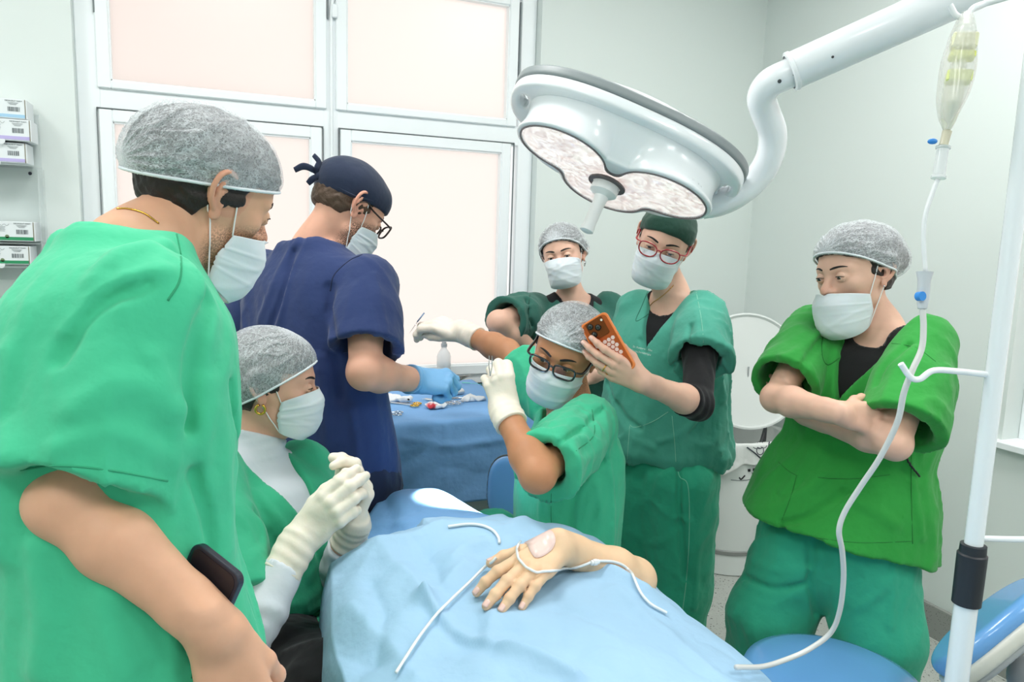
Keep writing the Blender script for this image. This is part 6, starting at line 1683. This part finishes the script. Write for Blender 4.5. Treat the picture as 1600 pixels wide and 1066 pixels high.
lam_obj('reflector', lambda Q: smax(smax(t1(Q) + .005, Q[:, 2] - .110, .001), .098 - Q[:, 2], .001), m, (-.26, -.13, .08), (.26, .26, .125), .004)
mg = bpy.data.materials.new('clear_lamp_cover'); mg.use_nodes = True; nt = mg.node_tree; nt.nodes.clear(); o_ = nt.nodes.new('ShaderNodeOutputMaterial'); t_ = nt.nodes.new('ShaderNodeBsdfTransparent'); g_2 = nt.nodes.new('ShaderNodeBsdfGlossy')
g_2.inputs['Roughness'].default_value = .12; g_2.inputs[0].default_value = (.95, .93, .93, 1); mx = nt.nodes.new('ShaderNodeMixShader'); fr_ = nt.nodes.new('ShaderNodeFresnel'); fr_.inputs[0].default_value = 1.6
mx.inputs[0].default_value = .10; nt.links.new(t_.outputs[0], mx.inputs[1]); nt.links.new(g_2.outputs[0], mx.inputs[2]); nt.links.new(mx.outputs[0], o_.inputs[0])
lb = [d_ell((c[0], c[1], .100), (.104, .104, .034)) for c in lobes]
cov = d_union(lb, .03)
lam_obj('lens_cover', lambda Q: smax(cov(Q) , .101 - Q[:, 2], .002), mg, (-.27, -.14, .09), (.27, .26, .15), .0035)
rimf = lambda Q: smax(np.abs(t1(Q) + .001) - .0022, np.abs(Q[:, 2] - .112) - .0026, .001)
lam_obj('lens_rim', rimf, mat('grey_lens_rim', (120, 112, 114), rough=.4), (-.27, -.14, .10), (.27, .26, .125), .0028)
hb = MB(); hc = lc + v_ * .045 + w_ * .0
hb.lathe([(.040, .118), (.046, .122), (.046, .126), (.034, .127)], hc, w_, 28, False); hb.build('handle_ring', mat('dark_taupe_ring', (92, 84, 84), rough=.5), lamp, True, angle=40)
hb = MB().lathe([(.031, .118), (.033, .128), (.033, .146), (.028, .150), (.017, .156), (.0145, .180), (.0145, .232), (.0165, .236), (.0165, .246), (.010, .249), (.0001, .249)], hc, w_, 28, False)
hb.build('sterile_handle', M_WHITEPL, lamp, True, angle=40)
# arm
pa = [P(1098, 322, 1.80), P(1122, 318, 1.79), P(1152, 304, 1.77), P(1184, 277, 1.75), P(1203, 243, 1.72), P(1207, 208, 1.69), P(1196, 176, 1.66), P(1190, 152, 1.63), P(1202, 131, 1.60), P(1228, 117, 1.58), P(1262, 102, 1.565)]
MB().tube(catmull(pa, 10), .0315, 28).build('curved_arm', M_WHITE, lamp, True, angle=60)
a0 = P(1236, 112, 1.575); a1 = P(1700, -95, 1.42); ua = nrm(a1 - a0)
MB().tube([a0, a0 + ua * .004, a1 - ua * .01, a1], [.036, .040, .040, .036], 32).build('straight_arm', M_WHITE, lamp, True, angle=50)
MB().lathe([(.036, -.004), (.0425, -.002), (.0425, .006), (.036, .008)], a0, ua, 36, False).build('collar_ring', M_WHITE, lamp, True, angle=50)
sb = bvh_of([bpy.data.objects['straight_arm'], bpy.data.objects['curved_arm']])
for (x, y) in ((1218, 127), (1241, 117), (1301, 89)):
    q, n = onsurf(sb, [(x, y)], .0005)
    if len(q): MB().lathe([(.0042 if x < 1230 else .0028, -.001), (.004 if x < 1230 else .0026, .001), (.0015, .0012), (.0012, .0004)], q[0], n[0], 14).build('screw', M_DGREY, lamp, True, angle=40)
pz = a1.copy(); MB().tube([pz - V3(0, 0, .06), (pz[0], pz[1], CEIL_H)], .045, 28).build('ceiling_post', M_WHITE, lamp, True, angle=50)
MB().lathe([(.12, 0), (.11, -.04), (.05, -.05)], (pz[0], pz[1], CEIL_H), (0, 0, 1), 32).build('ceiling_plate', M_WHITE, lamp, True, angle=50)
for sgn in (-1,):
    l = bpy.data.lights.new('surgical_spot', 'SPOT'); l.energy = 5000; l.spot_size = math.radians(10.5); l.spot_blend = .55; l.color = (1, .90, .80); l.shadow_soft_size = .035
    so = bpy.data.objects.new('surgical_spot', l); COL.objects.link(so); so.parent = lamp; lpos = lc + w_ * .17 + u_ * .12 * sgn + v_ * .07
    so.matrix_parent_inverse = lamp.matrix_world.inverted(); so.matrix_world = Matrix.Translation(Vector(lpos)) @ Vector(LT - lpos).to_track_quat('-Z', 'Y').to_matrix().to_4x4()
log('lamp')

# ------------------------------------------------------------------ infusion stand, bag and line
pp0 = P(1545, 660, 1.0); px_, py_ = pp0[0], pp0[1]
iv = empty('infusion_stand', (px_, py_, 0)); tag(iv, 'white infusion stand with hooks and black clamp at the right', 'infusion stand')
zc1 = P(1512, 862, 1.0)[2]; zc0 = P(1505, 965, 1.0)[2]; ztop = 1.86
MB().tube([(px_, py_, zc1 - .02), (px_, py_, ztop)], .0118, 20).build('upper_pole', M_WHITE, iv, True, angle=50)
MB().tube([(px_, py_, .06), (px_, py_, zc0 + .02)], .0150, 20).build('lower_pole', M_WHITE, iv, True, angle=50)
MB().lathe([(.013, zc0), (.0185, zc0 + .002), (.0190, zc1 - .014), (.0170, zc1 - .012), (.0165, zc1), (.012, zc1 + .001)], (px_, py_, 0), (0, 0, 1), 28).build('height_clamp', mat('black_clamp', (26, 30, 38), rough=.45), iv, True, angle=40)
def hook(pts, r=.0042): MB().tube(catmull(pts, 8), r, 12).build('hook', M_WHITE, iv, True, angle=50)
pc_ = V3(px_, py_, 0)
zh = P(1552, 585, 1.0)[2]; dl_ = CV(-1, 0, 0); dl_[2] = 0; dl_ = nrm(dl_)
def on_pole(z): return V3(px_, py_, z)
h0 = on_pole(zh)
hook([h0, h0 + dl_ * .05 + V3(0, 0, .004), h0 + dl_ * .083 + V3(0, 0, .004), h0 + dl_ * .100 - V3(0, 0, .008), h0 + dl_ * .113 - V3(0, 0, .006), h0 + dl_ * .128 + V3(0, 0, .012)])
zl = P(1540, 852, 1.0)[2]; hook([on_pole(zl), on_pole(zl) - dl_ * .05 + V3(0, 0, .0), on_pole(zl) - dl_ * .09, on_pole(zl) - dl_ * .11 - V3(0, 0, .01), on_pole(zl) - dl_ * .13 + V3(0, 0, .012)])
ht_ = P(1600, 3, 1.0); zt_ = ht_[2]
bagtop = P(1506, 24, 1.0)
t0 = on_pole(zt_)
hook([t0, lerp(t0, P(1560, 4, 1.0), .6), P(1545, 4, 1.0), P(1522, 12, 1.0), P(1508, 26, 1.0), P(1494, 24, 1.0), P(1484, 8, 1.0)], .0042)
hook([t0, t0 - dl_ * .05, t0 - dl_ * .09 - V3(0, 0, .01), t0 - dl_ * .11, t0 - dl_ * .12 + V3(0, 0, .012)])
for k in range(5):
    an = 2 * math.pi * k / 5 + .0; e = V3(px_ + .24 * math.cos(an), py_ + .24 * math.sin(an), .06)
    MB().tube([(px_, py_, .075), e], [.014, .010], 10).build('foot', M_WHITE, iv, True, angle=50); MB().sphere((e[0], e[1], .028), .028, 12, 8).build('caster', M_DARK, iv, True)
# bag, edge-on
M_BAG = mat('clear_bag_film', (238, 238, 230), rough=.25, alpha=.45, coat=.5, bump=((35, .6, .006),))
bg = empty('infusion_bag', tuple(bagtop)); tag(bg, 'clear infusion bag with pale yellow print hanging from the top hook', 'infusion bag')
bt_, bm_, bb_ = P(1508, 24, 1.0), P(1494, 120, 1.0), P(1480, 205, 1.0)
axd = nrm(bt_ - bb_); wid = CV(.35, 0, .93); wid = nrm(wid - axd * (wid @ axd)); thk = np.cross(axd, wid)
G = np.zeros((33, 40, 3)); Lb = np.linalg.norm(bt_ - bb_)
for j in range(40):
    s = j / 39; y = lerp(bt_, bb_, s) + thk * 0; hw_ = .045 * min(1, (s + .10) / .3) * min(1, (1.06 - s) / .22); hw_ = max(hw_, .010); tk = .0165 * math.sin(math.pi * min(1, max(0, .08 + s * .95))) ** .8 * (1 + .4 * s) + .0015
    for i in range(33):
        a_ = 2 * math.pi * i / 32; ca, sa = math.cos(a_), math.sin(a_)
        G[i, j] = y + wid * np.sign(ca) * abs(ca) ** .75 * hw_ + thk * np.sign(sa) * abs(sa) ** 1.0 * tk
Q = G.reshape(-1, 3); Q = Q + thk * (.0012 * snoise(Q, (60, 60, 60), 3, 4))[:, None]; v, f = grid_vf(Q.reshape(G.shape)); obj('bag_film', v, f, M_BAG, bg)
cm = lerp(bt_, bb_, .52)
v, f = mesh_field(lambda Q: smax(d_ell(cm, (.012, .012, .012))(Q), -1 + 0 * Q[:, 0], .001), cm - .03, cm + .03, .004)
A_ = np.array([wid, thk, axd]); fl_ = d_ell(lerp(bt_, bb_, .66), (.036, .0125, .055), A_); fl2 = lambda Q: smax(fl_(Q), (Q - lerp(bt_, bb_, .42)) @ axd, .002)
v, f = mesh_field(fl2, bb_ - .08, bt_ + .05, .004); obj('fluid', v, f, mat('pale_fluid', (222, 226, 204), rough=.15, alpha=.5), bg)
for s, hh_, cc in ((.30, .020, (232, 232, 196)), (.42, .010, (226, 232, 120)), (.60, .016, (222, 230, 150))):
    c = lerp(bt_, bb_, s) - wid * .026; MB().box(c, (.020, .030, hh_), (wid, thk, axd), .002).build('print', mat('yellow_print', cc, rough=.5), bg)
cp0 = P(1480, 205, 1.0); cp1 = P(1474, 228, 1.0)
MB().tube([cp0, lerp(cp0, cp1, .8), cp1], [.006, .0055, .0065], 14).build('port', mat('port_cream', (226, 222, 196), rough=.35, trans=.3), bg, True, angle=50)
ch = empty('drip_chamber', tuple(P(1472, 250, 1.0))); tag(ch, 'clear drip chamber with blue clip below the infusion bag', 'drip chamber')
c0, c1 = P(1474, 229, 1.0), P(1466, 280, 1.0); uc = nrm(c1 - c0)
MB().lathe([(.0001, 0), (.0095, 0), (.0095, .003), (.0075, .004), (.0080, .040), (.0095, .041), (.0095, .044), (.0001, .0445)], c0, uc, 20, False).build('chamber', mat('clear_chamber', (232, 236, 238), rough=.15, alpha=.5, coat=.5), ch, True, angle=40)
MB().sphere(P(1457, 221, 1.0), (.0068, .0040, .0040), 12, 8, CM.T).build('blue_clip', mat('blue_clip', (46, 134, 214), rough=.4), ch, True)
rc0, rc1 = P(1445, 425, 1.0), P(1441, 484, 1.0)
tube_pts = [P(1465, 281, 1.0), P(1458, 298, 1.0), P(1446, 335, 1.0), P(1443, 375, 1.0), P(1446, 424, 1.0)]
tubeobj('drip_line', tube_pts, .0032, M_TUBE, 'upper part of the drip line between chamber and roller clamp', 'tube')
rl = empty('roller_clamp', tuple(rc0)); tag(rl, 'white roller clamp with blue wheel on the drip line', 'roller clamp')
ur = nrm(rc1 - rc0); MB().lathe([(.0105, 0), (.0100, .003), (.0080, .012), (.0078, .036), (.0060, .050), (.0001, .051)], rc0, ur, 20).build('clamp_body', mat('white_clamp_plastic', (226, 232, 238), rough=.3, trans=.3), rl, True, angle=40)
wc = P(1438, 463, .993); MB().lathe([(.0062, -.004), (.0062, .004)], wc, CV(.3, 0, -1), 20).build('wheel', mat('blue_wheel', (52, 140, 220), rough=.35), rl, True, angle=40)
tp_ = [P(1441, 480, 1.0), P(1443, 510, 1.0), P(1440, 545, 1.0), P(1425, 580, 1.0), P(1412, 615, 1.01), P(1402, 660, 1.03), P(1375, 715, 1.06), P(1345, 760, 1.09), P(1320, 800, 1.11), P(1311, 830, 1.12), P(1316, 862, 1.14), P(1318, 905, 1.17), P(1312, 955, 1.2), P(1297, 990, 1.22), P(1262, 1016, 1.22), P(1225, 1032, 1.2), P(1190, 1042, 1.16), P(1150, 1043, 1.12)]
tubeobj('infusion_tube', tp_, .0042, mat('milky_tube', (226, 226, 224), rough=.3, trans=.1, coat=.3), 'long milky infusion tube curving from the clamp down to the drape', 'tube')
log('infusion stand')

# ------------------------------------------------------------------ blue round stool and the stool with tilted backrest
def stool_base(t, x, y, z, m=M_DGREY):
    MB().tube([(x, y, .12), (x, y, z - .05)], [.028, .025], 20).build('gas_column', m, t, True, angle=50)
    for k in range(5):
        an = 2 * math.pi * k / 5 + .5; e = V3(x + .25 * math.cos(an), y + .25 * math.sin(an), .07)
        MB().tube([(x, y, .11), e], [.022, .014], 12).build('foot', M_GREYPL, t, True, angle=50); MB().sphere((e[0], e[1], .027), .027, 12, 8).build('caster', M_DARK, t, True)
sc = onz(1302, 1056, .58); st_ = empty('round_stool', (sc[0], sc[1], 0)); tag(st_, 'round stool with glossy blue seat at the lower right', 'stool')
MB().lathe([(.0001, .535), (.17, .535), (.188, .545), (.192, .558), (.186, .572), (.165, .580), (.10, .584), (.0001, .585)], (sc[0], sc[1], 0), (0, 0, 1), 56, False).build('seat', M_VINYL, st_, True, angle=60)
MB().lathe([(.14, .515), (.175, .535)], (sc[0], sc[1], 0), (0, 0, 1), 40).build('seat_plate', M_GREYPL, st_, True, angle=40); stool_base(st_, sc[0], sc[1], .53)
bc = P(1556, 985, 1.42); bn_ = CV(-.60, -.70, .36); ma_ = CV(.66, -.75, .0); ma_ = nrm(ma_ - bn_ * (ma_ @ bn_)); mb_ = np.cross(bn_, ma_)
bs = empty('backrest_stool', (bc[0] + .05, bc[1] - .02, 0)); tag(bs, 'stool with tilted blue padded backrest behind the infusion stand', 'stool')
def disc(name, m, a, b_, t0, t1, off, par, rnd=.012):
    A_ = np.array([ma_, mb_, bn_]); 
    def f(Q):
        q = (Q - bc) @ A_.T; x = np.abs(q[:, 0]) / a; y = np.abs(q[:, 1]) / b_; mm = (x ** 2.4 + y ** 2.4 + 1e-9) ** (1 / 2.4); d = (1 - 1 / np.maximum(mm, .05)) * np.hypot(q[:, 0], q[:, 1])
        cz = q[:, 2] + .35 * q[:, 0] ** 2
        return smax(smax(d, cz - t1, rnd), t0 - cz, rnd)
    v, fc = mesh_field(f, bc - a - .04, bc + a + .04, .005); return obj(name, v, fc, m, par)
disc('backrest', M_VINYL, .138, .088, -.004, .034, 0, bs, .022); disc('backrest_shell', M_BEIGE, .144, .094, -.022, .004, 0, bs, .010); disc('shell_back', M_GREYPL, .134, .084, -.034, -.018, 0, bs, .010)
kc = bc - bn_ * .075 + CV(.3, 1, 0) * .035; MB().sphere(kc, (.040, .048, .046), 20, 14).build('adjust_knob', M_GREYPL, bs, True)
q = V3(bc[0] + .10, bc[1] - .06, .50); MB().tube(catmull([kc, kc - V3(0, 0, .06), (kc[0] + .01, kc[1] - .01, .52), q], 8), .018, 14).build('back_bracket', M_DGREY, bs, True)
MB().lathe([(.0001, .50), (.165, .50), (.18, .52), (.17, .545), (.0001, .552)], (q[0] + .12, q[1] - .10, 0), (0, 0, 1), 48, False).build('seat', M_VINYL, bs, True, angle=60); stool_base(bs, q[0] + .12, q[1] - .10, .50)
# surgeon's chair: pad and seat
pcn = P(798, 765, 2.22); ch_ = empty('surgeon_stool', (float(d.P0[0]), float(d.P0[1]), 0)); tag(ch_, 'surgeon stool with blue oval arm pad below the seated surgeon elbow', 'stool')
n_ = CV(-.35, -.10, -.93); a_ = CV(0, -1, 0); a_ = nrm(a_ - n_ * (a_ @ n_)); b__ = np.cross(n_, a_); AA = np.array([a_, b__, n_])
def pad(Q, g=0.):
    q = (Q - pcn) @ AA.T; x = np.abs(q[:, 0]) / (.100 + g); y = np.abs(q[:, 1]) / (.070 + g); mm = (x ** 2.6 + y ** 2.6 + 1e-9) ** (1 / 2.6); return (1 - 1 / np.maximum(mm, .05)) * np.hypot(q[:, 0], q[:, 1]), q[:, 2]
def padf(Q): d_, z_ = pad(Q); return smax(smax(d_, z_ - .035, .028), -z_, .004)
v, f = mesh_field(padf, pcn - .15, pcn + .15, .005); obj('arm_pad', v, f, M_VINYL, ch_)
def padr(Q): d_, z_ = pad(Q, .005); return smax(smax(d_, z_ - .010, .003), -z_ - .008, .003)
v, f = mesh_field(padr, pcn - .15, pcn + .15, .004); obj('pad_trim', v, f, mat('dark_trim', (66, 72, 74), rough=.4), ch_)
sx, sy = float(d.P0[0]) + .02, float(d.P0[1]) + .02
MB().lathe([(.0001, .40), (.17, .40), (.19, .42), (.18, .45), (.0001, .46)], (sx, sy, 0), (0, 0, 1), 40, False).build('seat', M_VINYL, ch_, True, angle=60); stool_base(ch_, sx, sy, .40)
MB().tube(catmull([pcn - n_ * .01, pcn - n_ * .03 - V3(0, 0, .1), (sx - .1, sy + .12, .42), (sx, sy, .41)], 6), .012, 10).build('pad_arm', M_DGREY, ch_, True)
# assistant's stool, mostly hidden
sx, sy = .16, 1.62; s3 = empty('assistant_stool', (sx, sy, 0)); tag(s3, 'plain stool carrying the seated person in white turtleneck', 'stool')
MB().lathe([(.0001, .42), (.17, .42), (.19, .44), (.18, .465), (.0001, .475)], (sx, sy, 0), (0, 0, 1), 40, False).build('seat', M_VINYL, s3, True, angle=60); stool_base(s3, sx, sy, .42)
log('stools')

# ------------------------------------------------------------------ pedal bin with raised lid, liner
bc0 = V3(2.30, 2.72, 0); bx_, by_ = bc0[0], bc0[1]; R1, R0, HB = .245, .210, .63
M_BIN = mat('white_bin_plastic', (228, 232, 230), rough=.35, spec=.5)
bn = empty('pedal_bin', (bx_, by_, 0)); tag(bn, 'large round white waste bin with raised lid by the right wall', 'waste bin')
MB().lathe([(.0001, .02), (R0, .02), (R0 + .004, .03), (R0 + .012, .10), (R1 - .002, HB - .01), (R1, HB), (R1 - .006, HB), (R0 + .004, .11), (.0001, .05)], (bx_, by_, 0), (0, 0, 1), 64, False).build('bin_body', M_BIN, bn, True, angle=50)
MB().lathe([(R0 + .010, .098), (R0 + .018, .100), (R0 + .019, .118), (R0 + .012, .122)], (bx_, by_, 0), (0, 0, 1), 64, False).build('base_band', mat('grey_band', (150, 152, 150), rough=.4, metal=.3), bn, True, angle=50)
MB().lathe([(R0 - .02, .0), (R0 + .012, .004), (R0 + .014, .098), (R0, .1)], (bx_, by_, 0), (0, 0, 1), 64, False).build('base_skirt', M_BIN, bn, True, angle=50)
lcn = P(1168, 580, 3.42); ln_ = CV(.12, -.10, -1.0); ln_ = nrm(ln_)
MB().lathe([(.0001, -.012), (.20, -.008), (.262, .0), (.270, .010), (.270, .020), (.262, .022), (.255, .010), (.18, .004), (.0001, .0)], lcn, ln_, 64, False).build('lid', M_BIN, bn, True, angle=50)
hg = MB(); lo_ = lcn - V3(0, 0, .262) + CV(.1, 0, 0) * .10; hg.box(lo_ + ln_ * .008 - V3(0, 0, .03), (.018, .012, .09), bev=.003); hg.tube([lo_ + CV(0, 1, 0) * .02, lo_ + CV(-.3, 1, -.2) * .10], .008, 10); hg.build('hinge', M_DGREY, bn, True, angle=40)
for dz_ in (.0, -.055): MB().lathe([(.009, 0), (.008, .004), (.0001, .005)], lcn + ln_ * .004 + CV(.0, 0, 0) * 0 + CV(.02, -.3, 0) * .03 + V3(0, 0, dz_), ln_, 12, False).build('lid_bolt', M_DGREY, bn, True, angle=40)
lg = MB(); l0 = lcn + ln_ * .008; lg.box(l0 + CV(.03, -.3, 0) * .02 - V3(0, 0, .03), (.006, .004, .06)); lg.build('lid_bracket', M_GREYPL, bn)
# liner folded over the rim
m = mat('white_bin_liner', (238, 240, 238), rough=.35, spec=.4, alpha=.93, bump=((22, .6, .01), (70, .3, .003)))
rows = []
nA = 120
for (r_, z_) in [(R1 - .10, HB - .22), (R1 - .045, HB - .12), (R1 - .02, HB - .05), (R1 - .006, HB + .0), (R1 + .004, HB + .014), (R1 + .016, HB + .004), (R1 + .020, HB - .04), (R1 + .018, HB - .09), (R1 + .016, HB - .14), (R1 + .016, HB - .19)]:
    row = []
    for i in range(nA):
        an = 2 * math.pi * i / nA; k = max(0, HB - z_) if r_ > R1 else 0
        hem = 1 + .30 * math.sin(an * 2 + 2.2) + .12 * math.sin(5 * an + 1) + .05 * math.sin(13 * an)
        rr = r_ + (.006 * math.sin(9 * an + 3) + .004 * math.sin(23 * an)) * (1 if r_ > R1 else .6) * (1 + k * 3)
        row.append((bx_ + rr * math.cos(an), by_ + rr * math.sin(an), (HB - k * hem * .78) if r_ > R1 else z_ + .004 * math.sin(7 * an)))
    rows.append(row)
G = np.array(rows).transpose(1, 0, 2); A2 = np.array([catmull(r, 4) for r in G]); v, f = grid_vf(A2, True)
ln = obj('bin_liner', v, f, m); tag(ln, 'white plastic liner with biohazard print folded over the waste bin rim', 'bin liner'); solidify(ln, .0012, 0)
lt = bvh_of([ln]); MI = mat('black_print', (58, 64, 74), rough=.6); MIB = mat('solid_black_print', (24, 26, 30), rough=.6)
def pr_(pts, r, m_=MI, name='printed_line'): return seam(lt, pts, r, m_, ln, name=name, lift=.0012, step=2)
def arc(cx, cy, rx, ry, a0, a1, n=12): return [(cx + rx * math.cos(math.radians(a0 + (a1 - a0) * i / n)), cy + ry * math.sin(math.radians(a0 + (a1 - a0) * i / n))) for i in range(n + 1)]
pr_([(1167, 699), (1178, 707), (1188, 716)], .0032); pr_([(1188, 716), (1194, 711), (1200, 700), (1202, 690)], .0028)
pr_(arc(1187.5, 704, 5.5, 6.5, -30, 210), .0018); pr_(arc(1182, 698, 5, 3, 30, 170, 8), .0014); pr_(arc(1193, 696, 5, 4, 0, 150, 8), .0014); pr_(arc(1187.5, 693, 4, 3, 190, 350, 8), .0012); pr_([(1183, 699), (1187, 701), (1192, 699)], .0022)
text_on(lt, 'RESIDUO INFECTANTE', (1171, 731), (1201, 722), 3.2, MI, ln, 'printed_text', .002)
bw = bvh_of([bpy.data.objects['bin_body'], ln])
for (x, y) in ((1172, 735), (1179.5, 734), (1187, 732.5), (1193.5, 731), (1202, 726)): seam(bw, [(x - 1.5, y - 2), (x - 1.5, y + 1.6)], .0062, MIB, ln, name='printed_bar', lift=.001, step=2)
bb2 = bvh_of([bpy.data.objects['bin_body']])
seam(bb2, [(1142, 750), (1158, 751), (1174, 748), (1175, 738)], .0012, MI, bn, name='label_outline', lift=.001, step=3); seam(bb2, [(1155, 746), (1158, 749), (1164, 743)], .0030, MIB, bn, name='check_mark', lift=.001, step=2)
# slender tripod behind the person with folded arms
tq = onz(1398, 984, .01); t3 = empty('tripod_stand', (tq[0] - .16, tq[1] + .20, 0)); tag(t3, 'thin chrome tripod stand whose rubber-tipped leg shows by the right wall', 'tripod')
tt_ = V3(tq[0] - .16, tq[1] + .20, .40)
for k, e in enumerate((tq, tq + V3(-.30, -.02, 0), tq + V3(-.12, .42, 0))):
    MB().tube([tt_, lerp(tt_, e, .96)], .005, 10).build('leg', M_STEEL, t3, True); MB().tube([lerp(tt_, e, .94), e], .007, 10).build('rubber_foot', M_DARK, t3, True)
MB().tube([tt_ - V3(0, 0, .15), tt_ + V3(0, 0, .25)], .008, 12).build('pole', M_STEEL, t3, True)

# ------------------------------------------------------------------ acrylic rack with suture boxes
M_ACR = mat('clear_acrylic', (226, 236, 236), rough=.08, trans=.0, alpha=.22, coat=.5)
FY = WY - .125
rk = empty('acrylic_rack', (-.85, WY, 1.3)); tag(rk, 'clear acrylic wall rack holding suture boxes at the left edge', 'wall rack')
def fx(px, py): q = ony(px, py, FY); return q
zs = [fx(30, 222)[2] - .002, fx(30, 257)[2] - .002, fx(30, 379)[2] - .003, fx(30, 416)[2] - .003]
xr = fx(57, 300)[0]
for z in zs[1:]: MB().box((xr - .30, WY - .065, z), (.60, .125, .005)).build('shelf', M_ACR, rk)
MB().box((xr + .004, WY - .055, (fx(58, 262)[2] + fx(60, 420)[2]) / 2), (.005, .10, fx(58, 262)[2] - fx(60, 420)[2])).build('side_panel', M_ACR, rk)
MB().box((xr - .30, WY - .006, (zs[0] + zs[3]) / 2 + .03), (.60, .005, zs[0] - zs[3] + .16)).build('back_panel', M_ACR, rk)
MB().lathe([(.006, 0), (.005, .004), (.0001, .005)], ony(47, 271, WY - .01), (0, -1, 0), 12, False).build('screw', mat('dark_screw', (30, 34, 50), rough=.4), rk, True)
M_BOX = mat('white_carton', (226, 232, 234), rough=.5); M_INK = mat('grey_ink', (110, 118, 122), rough=.7)
def boxes(px_r, py0, py1, stripe, label, name='suture_box', dep=.11, tab=False, dots=False, dy=0.):
    q0 = ony(px_r, py0, FY + dy); q1 = ony(px_r, py1, FY + dy); x1 = q0[0]; z1, z0_ = q0[2], q1[2]; W_ = .21; yf = FY + dy
    t = empty(name, (x1 - W_ / 2, yf + dep / 2, z0_)); tag(t, label, 'box')
    MB().box((x1 - W_ / 2, yf + dep / 2, (z0_ + z1) / 2), (W_, dep, z1 - z0_ - .001), bev=.0015).build('carton', M_BOX, t)
    hgt = z1 - z0_
    MB().box((x1 - W_ / 2 - .002, yf - .0006, z0_ + hgt * .14), (W_ - .008, .0012, hgt * .16)).build('colour_stripe', mat('stripe_' + name, stripe, rough=.5), t)
    gk = MB().box((x1 - .0045, yf - .0008, (z0_ + z1) / 2), (.002, .0012, hgt * .96)).build('open_edge', mat('card_edge', (120, 112, 90), rough=.8), t)
    rg = np.random.default_rng(int(py0)); b = MB(); x = x1 - .052
    while x < x1 - .020:
        w2 = rg.choice([.0008, .0014, .0022]); b.box((x, yf - .0007, z0_ + hgt * .48), (w2, .0010, hgt * .22)); x += w2 + rg.choice([.0010, .0018])
    b.build('barcode', M_INK, t)
    cu = bpy.data.curves.new('product_text', 'FONT'); cu.body = 'MICROSUT FARM'; cu.size = .0062; cu.extrude = .0003
    tmp = bpy.data.objects.new('tmp', cu); COL.objects.link(tmp); me = bpy.data.meshes.new_from_object(tmp.evaluated_get(bpy.context.evaluated_depsgraph_get())); bpy.data.objects.remove(tmp)
    to = obj('product_text', [v.co[:] for v in me.vertices], [tuple(p.vertices) for p in me.polygons], M_INK, None, False, Matrix.Translation((x1 - .060, yf - .0006, z0_ + hgt * .86)) @ Matrix.Rotation(math.pi / 2, 4, 'X')); to.parent = t; to.matrix_parent_inverse = t.matrix_world.inverted()
    sm = MB()
    for r_ in range(3): sm.box((x1 - .038, yf - .0006, z0_ + hgt * (.80 - .05 * r_)), (.030 - .006 * r_, .0008, .0009))
    for r_ in range(4): sm.box((x1 - .095, yf - .0006, z0_ + hgt * (.72 - .07 * r_)), (.022 - .003 * (r_ % 2), .0008, .0009))
    sm.build('small_print', M_INK, t)
    sg = MB().tube([(x1 - .105 + .004 * i, yf - .0007, z0_ + hgt * (.82 + .05 * math.sin(i * 1.7))) for i in range(9)], .0004, 5); sg.build('signature_mark', M_INK, t)
    if dots: MB().lathe([(.006, 0), (.006, .0008)], (x1 - .080, yf - .0004, z0_ + hgt * .24), (0, -1, 0), 16).build('round_seal', mat('olive_seal', (112, 130, 96), rough=.6), t)
    if tab: MB().lathe([(.011, 0), (.011, .0008)], (x1 - .085, yf - .0002, z0_ - .001), (0, -1, 0), 20).build('pull_tab', M_BOX, t)
    return t
boxes(41, 156, 187, (160, 200, 226), 'topmost suture box, white with light blue stripe')
boxes(48, 188, 222, (186, 176, 222), 'suture box with purple stripe, second from the top', dy=-.012, tab=True)
boxes(41, 224, 256, (186, 176, 222), 'suture box with purple stripe, directly on the upper shelf', tab=True)
boxes(54, 347, 378, (40, 140, 92), 'suture box with green stripe on the middle shelf', dots=True)
boxes(47, 385, 414, (40, 140, 92), 'suture box with green stripe on the lowest shelf', dots=True, tab=True)
# phone in the pocket of the mint tunic, with the pocket
qd = P(352, 893, .90); pu_ = CV(.42, -.88, -.1); pn_ = CV(-.3, -.2, -.93); pn_ = nrm(pn_ - pu_ * (pn_ @ pu_)); pq = np.cross(pu_, pn_)
hit, nn = onsurf(bvh_of([a.tun]), [(311, 963)], .0)
if len(hit): phone('pocket_phone', hit[0] + pn_ * .008, pq, pu_, pn_, mat('black_phone', (26, 32, 48), rough=.3), mat('black_phone_glass', (16, 20, 32), rough=.1), 'black phone sticking out of the mint tunic pocket', lens=False)
pk, pn2 = onsurf(bvh_of([a.tun]), line2d([(316, 905), (335, 909), (352, 909), (366, 903), (376, 893)], 3), .0)
pk = pk + pn_ * .045
if len(pk) > 3:
    lowr, _ = onsurf(bvh_of([a.tun]), [(x, y + 110) for x, y in line2d([(316, 905), (335, 909), (352, 909), (366, 903), (376, 893)], 3)], .0)
    lowr = lowr + pn_ * .022
    k = min(len(pk), len(lowr)); rows = np.array([[lerp(pk[i], lowr[i], s) for s in np.linspace(0, 1, 12)] for i in range(k)]); v, f = grid_vf(rows); pkt = obj('pocket', v, f, C_MINT, a.e); solidify(pkt, .0016, 0)
    MB().tube(pk[:k], .0022, 8).build('pocket_hem', C_MINT, a.e, True)
log('all')
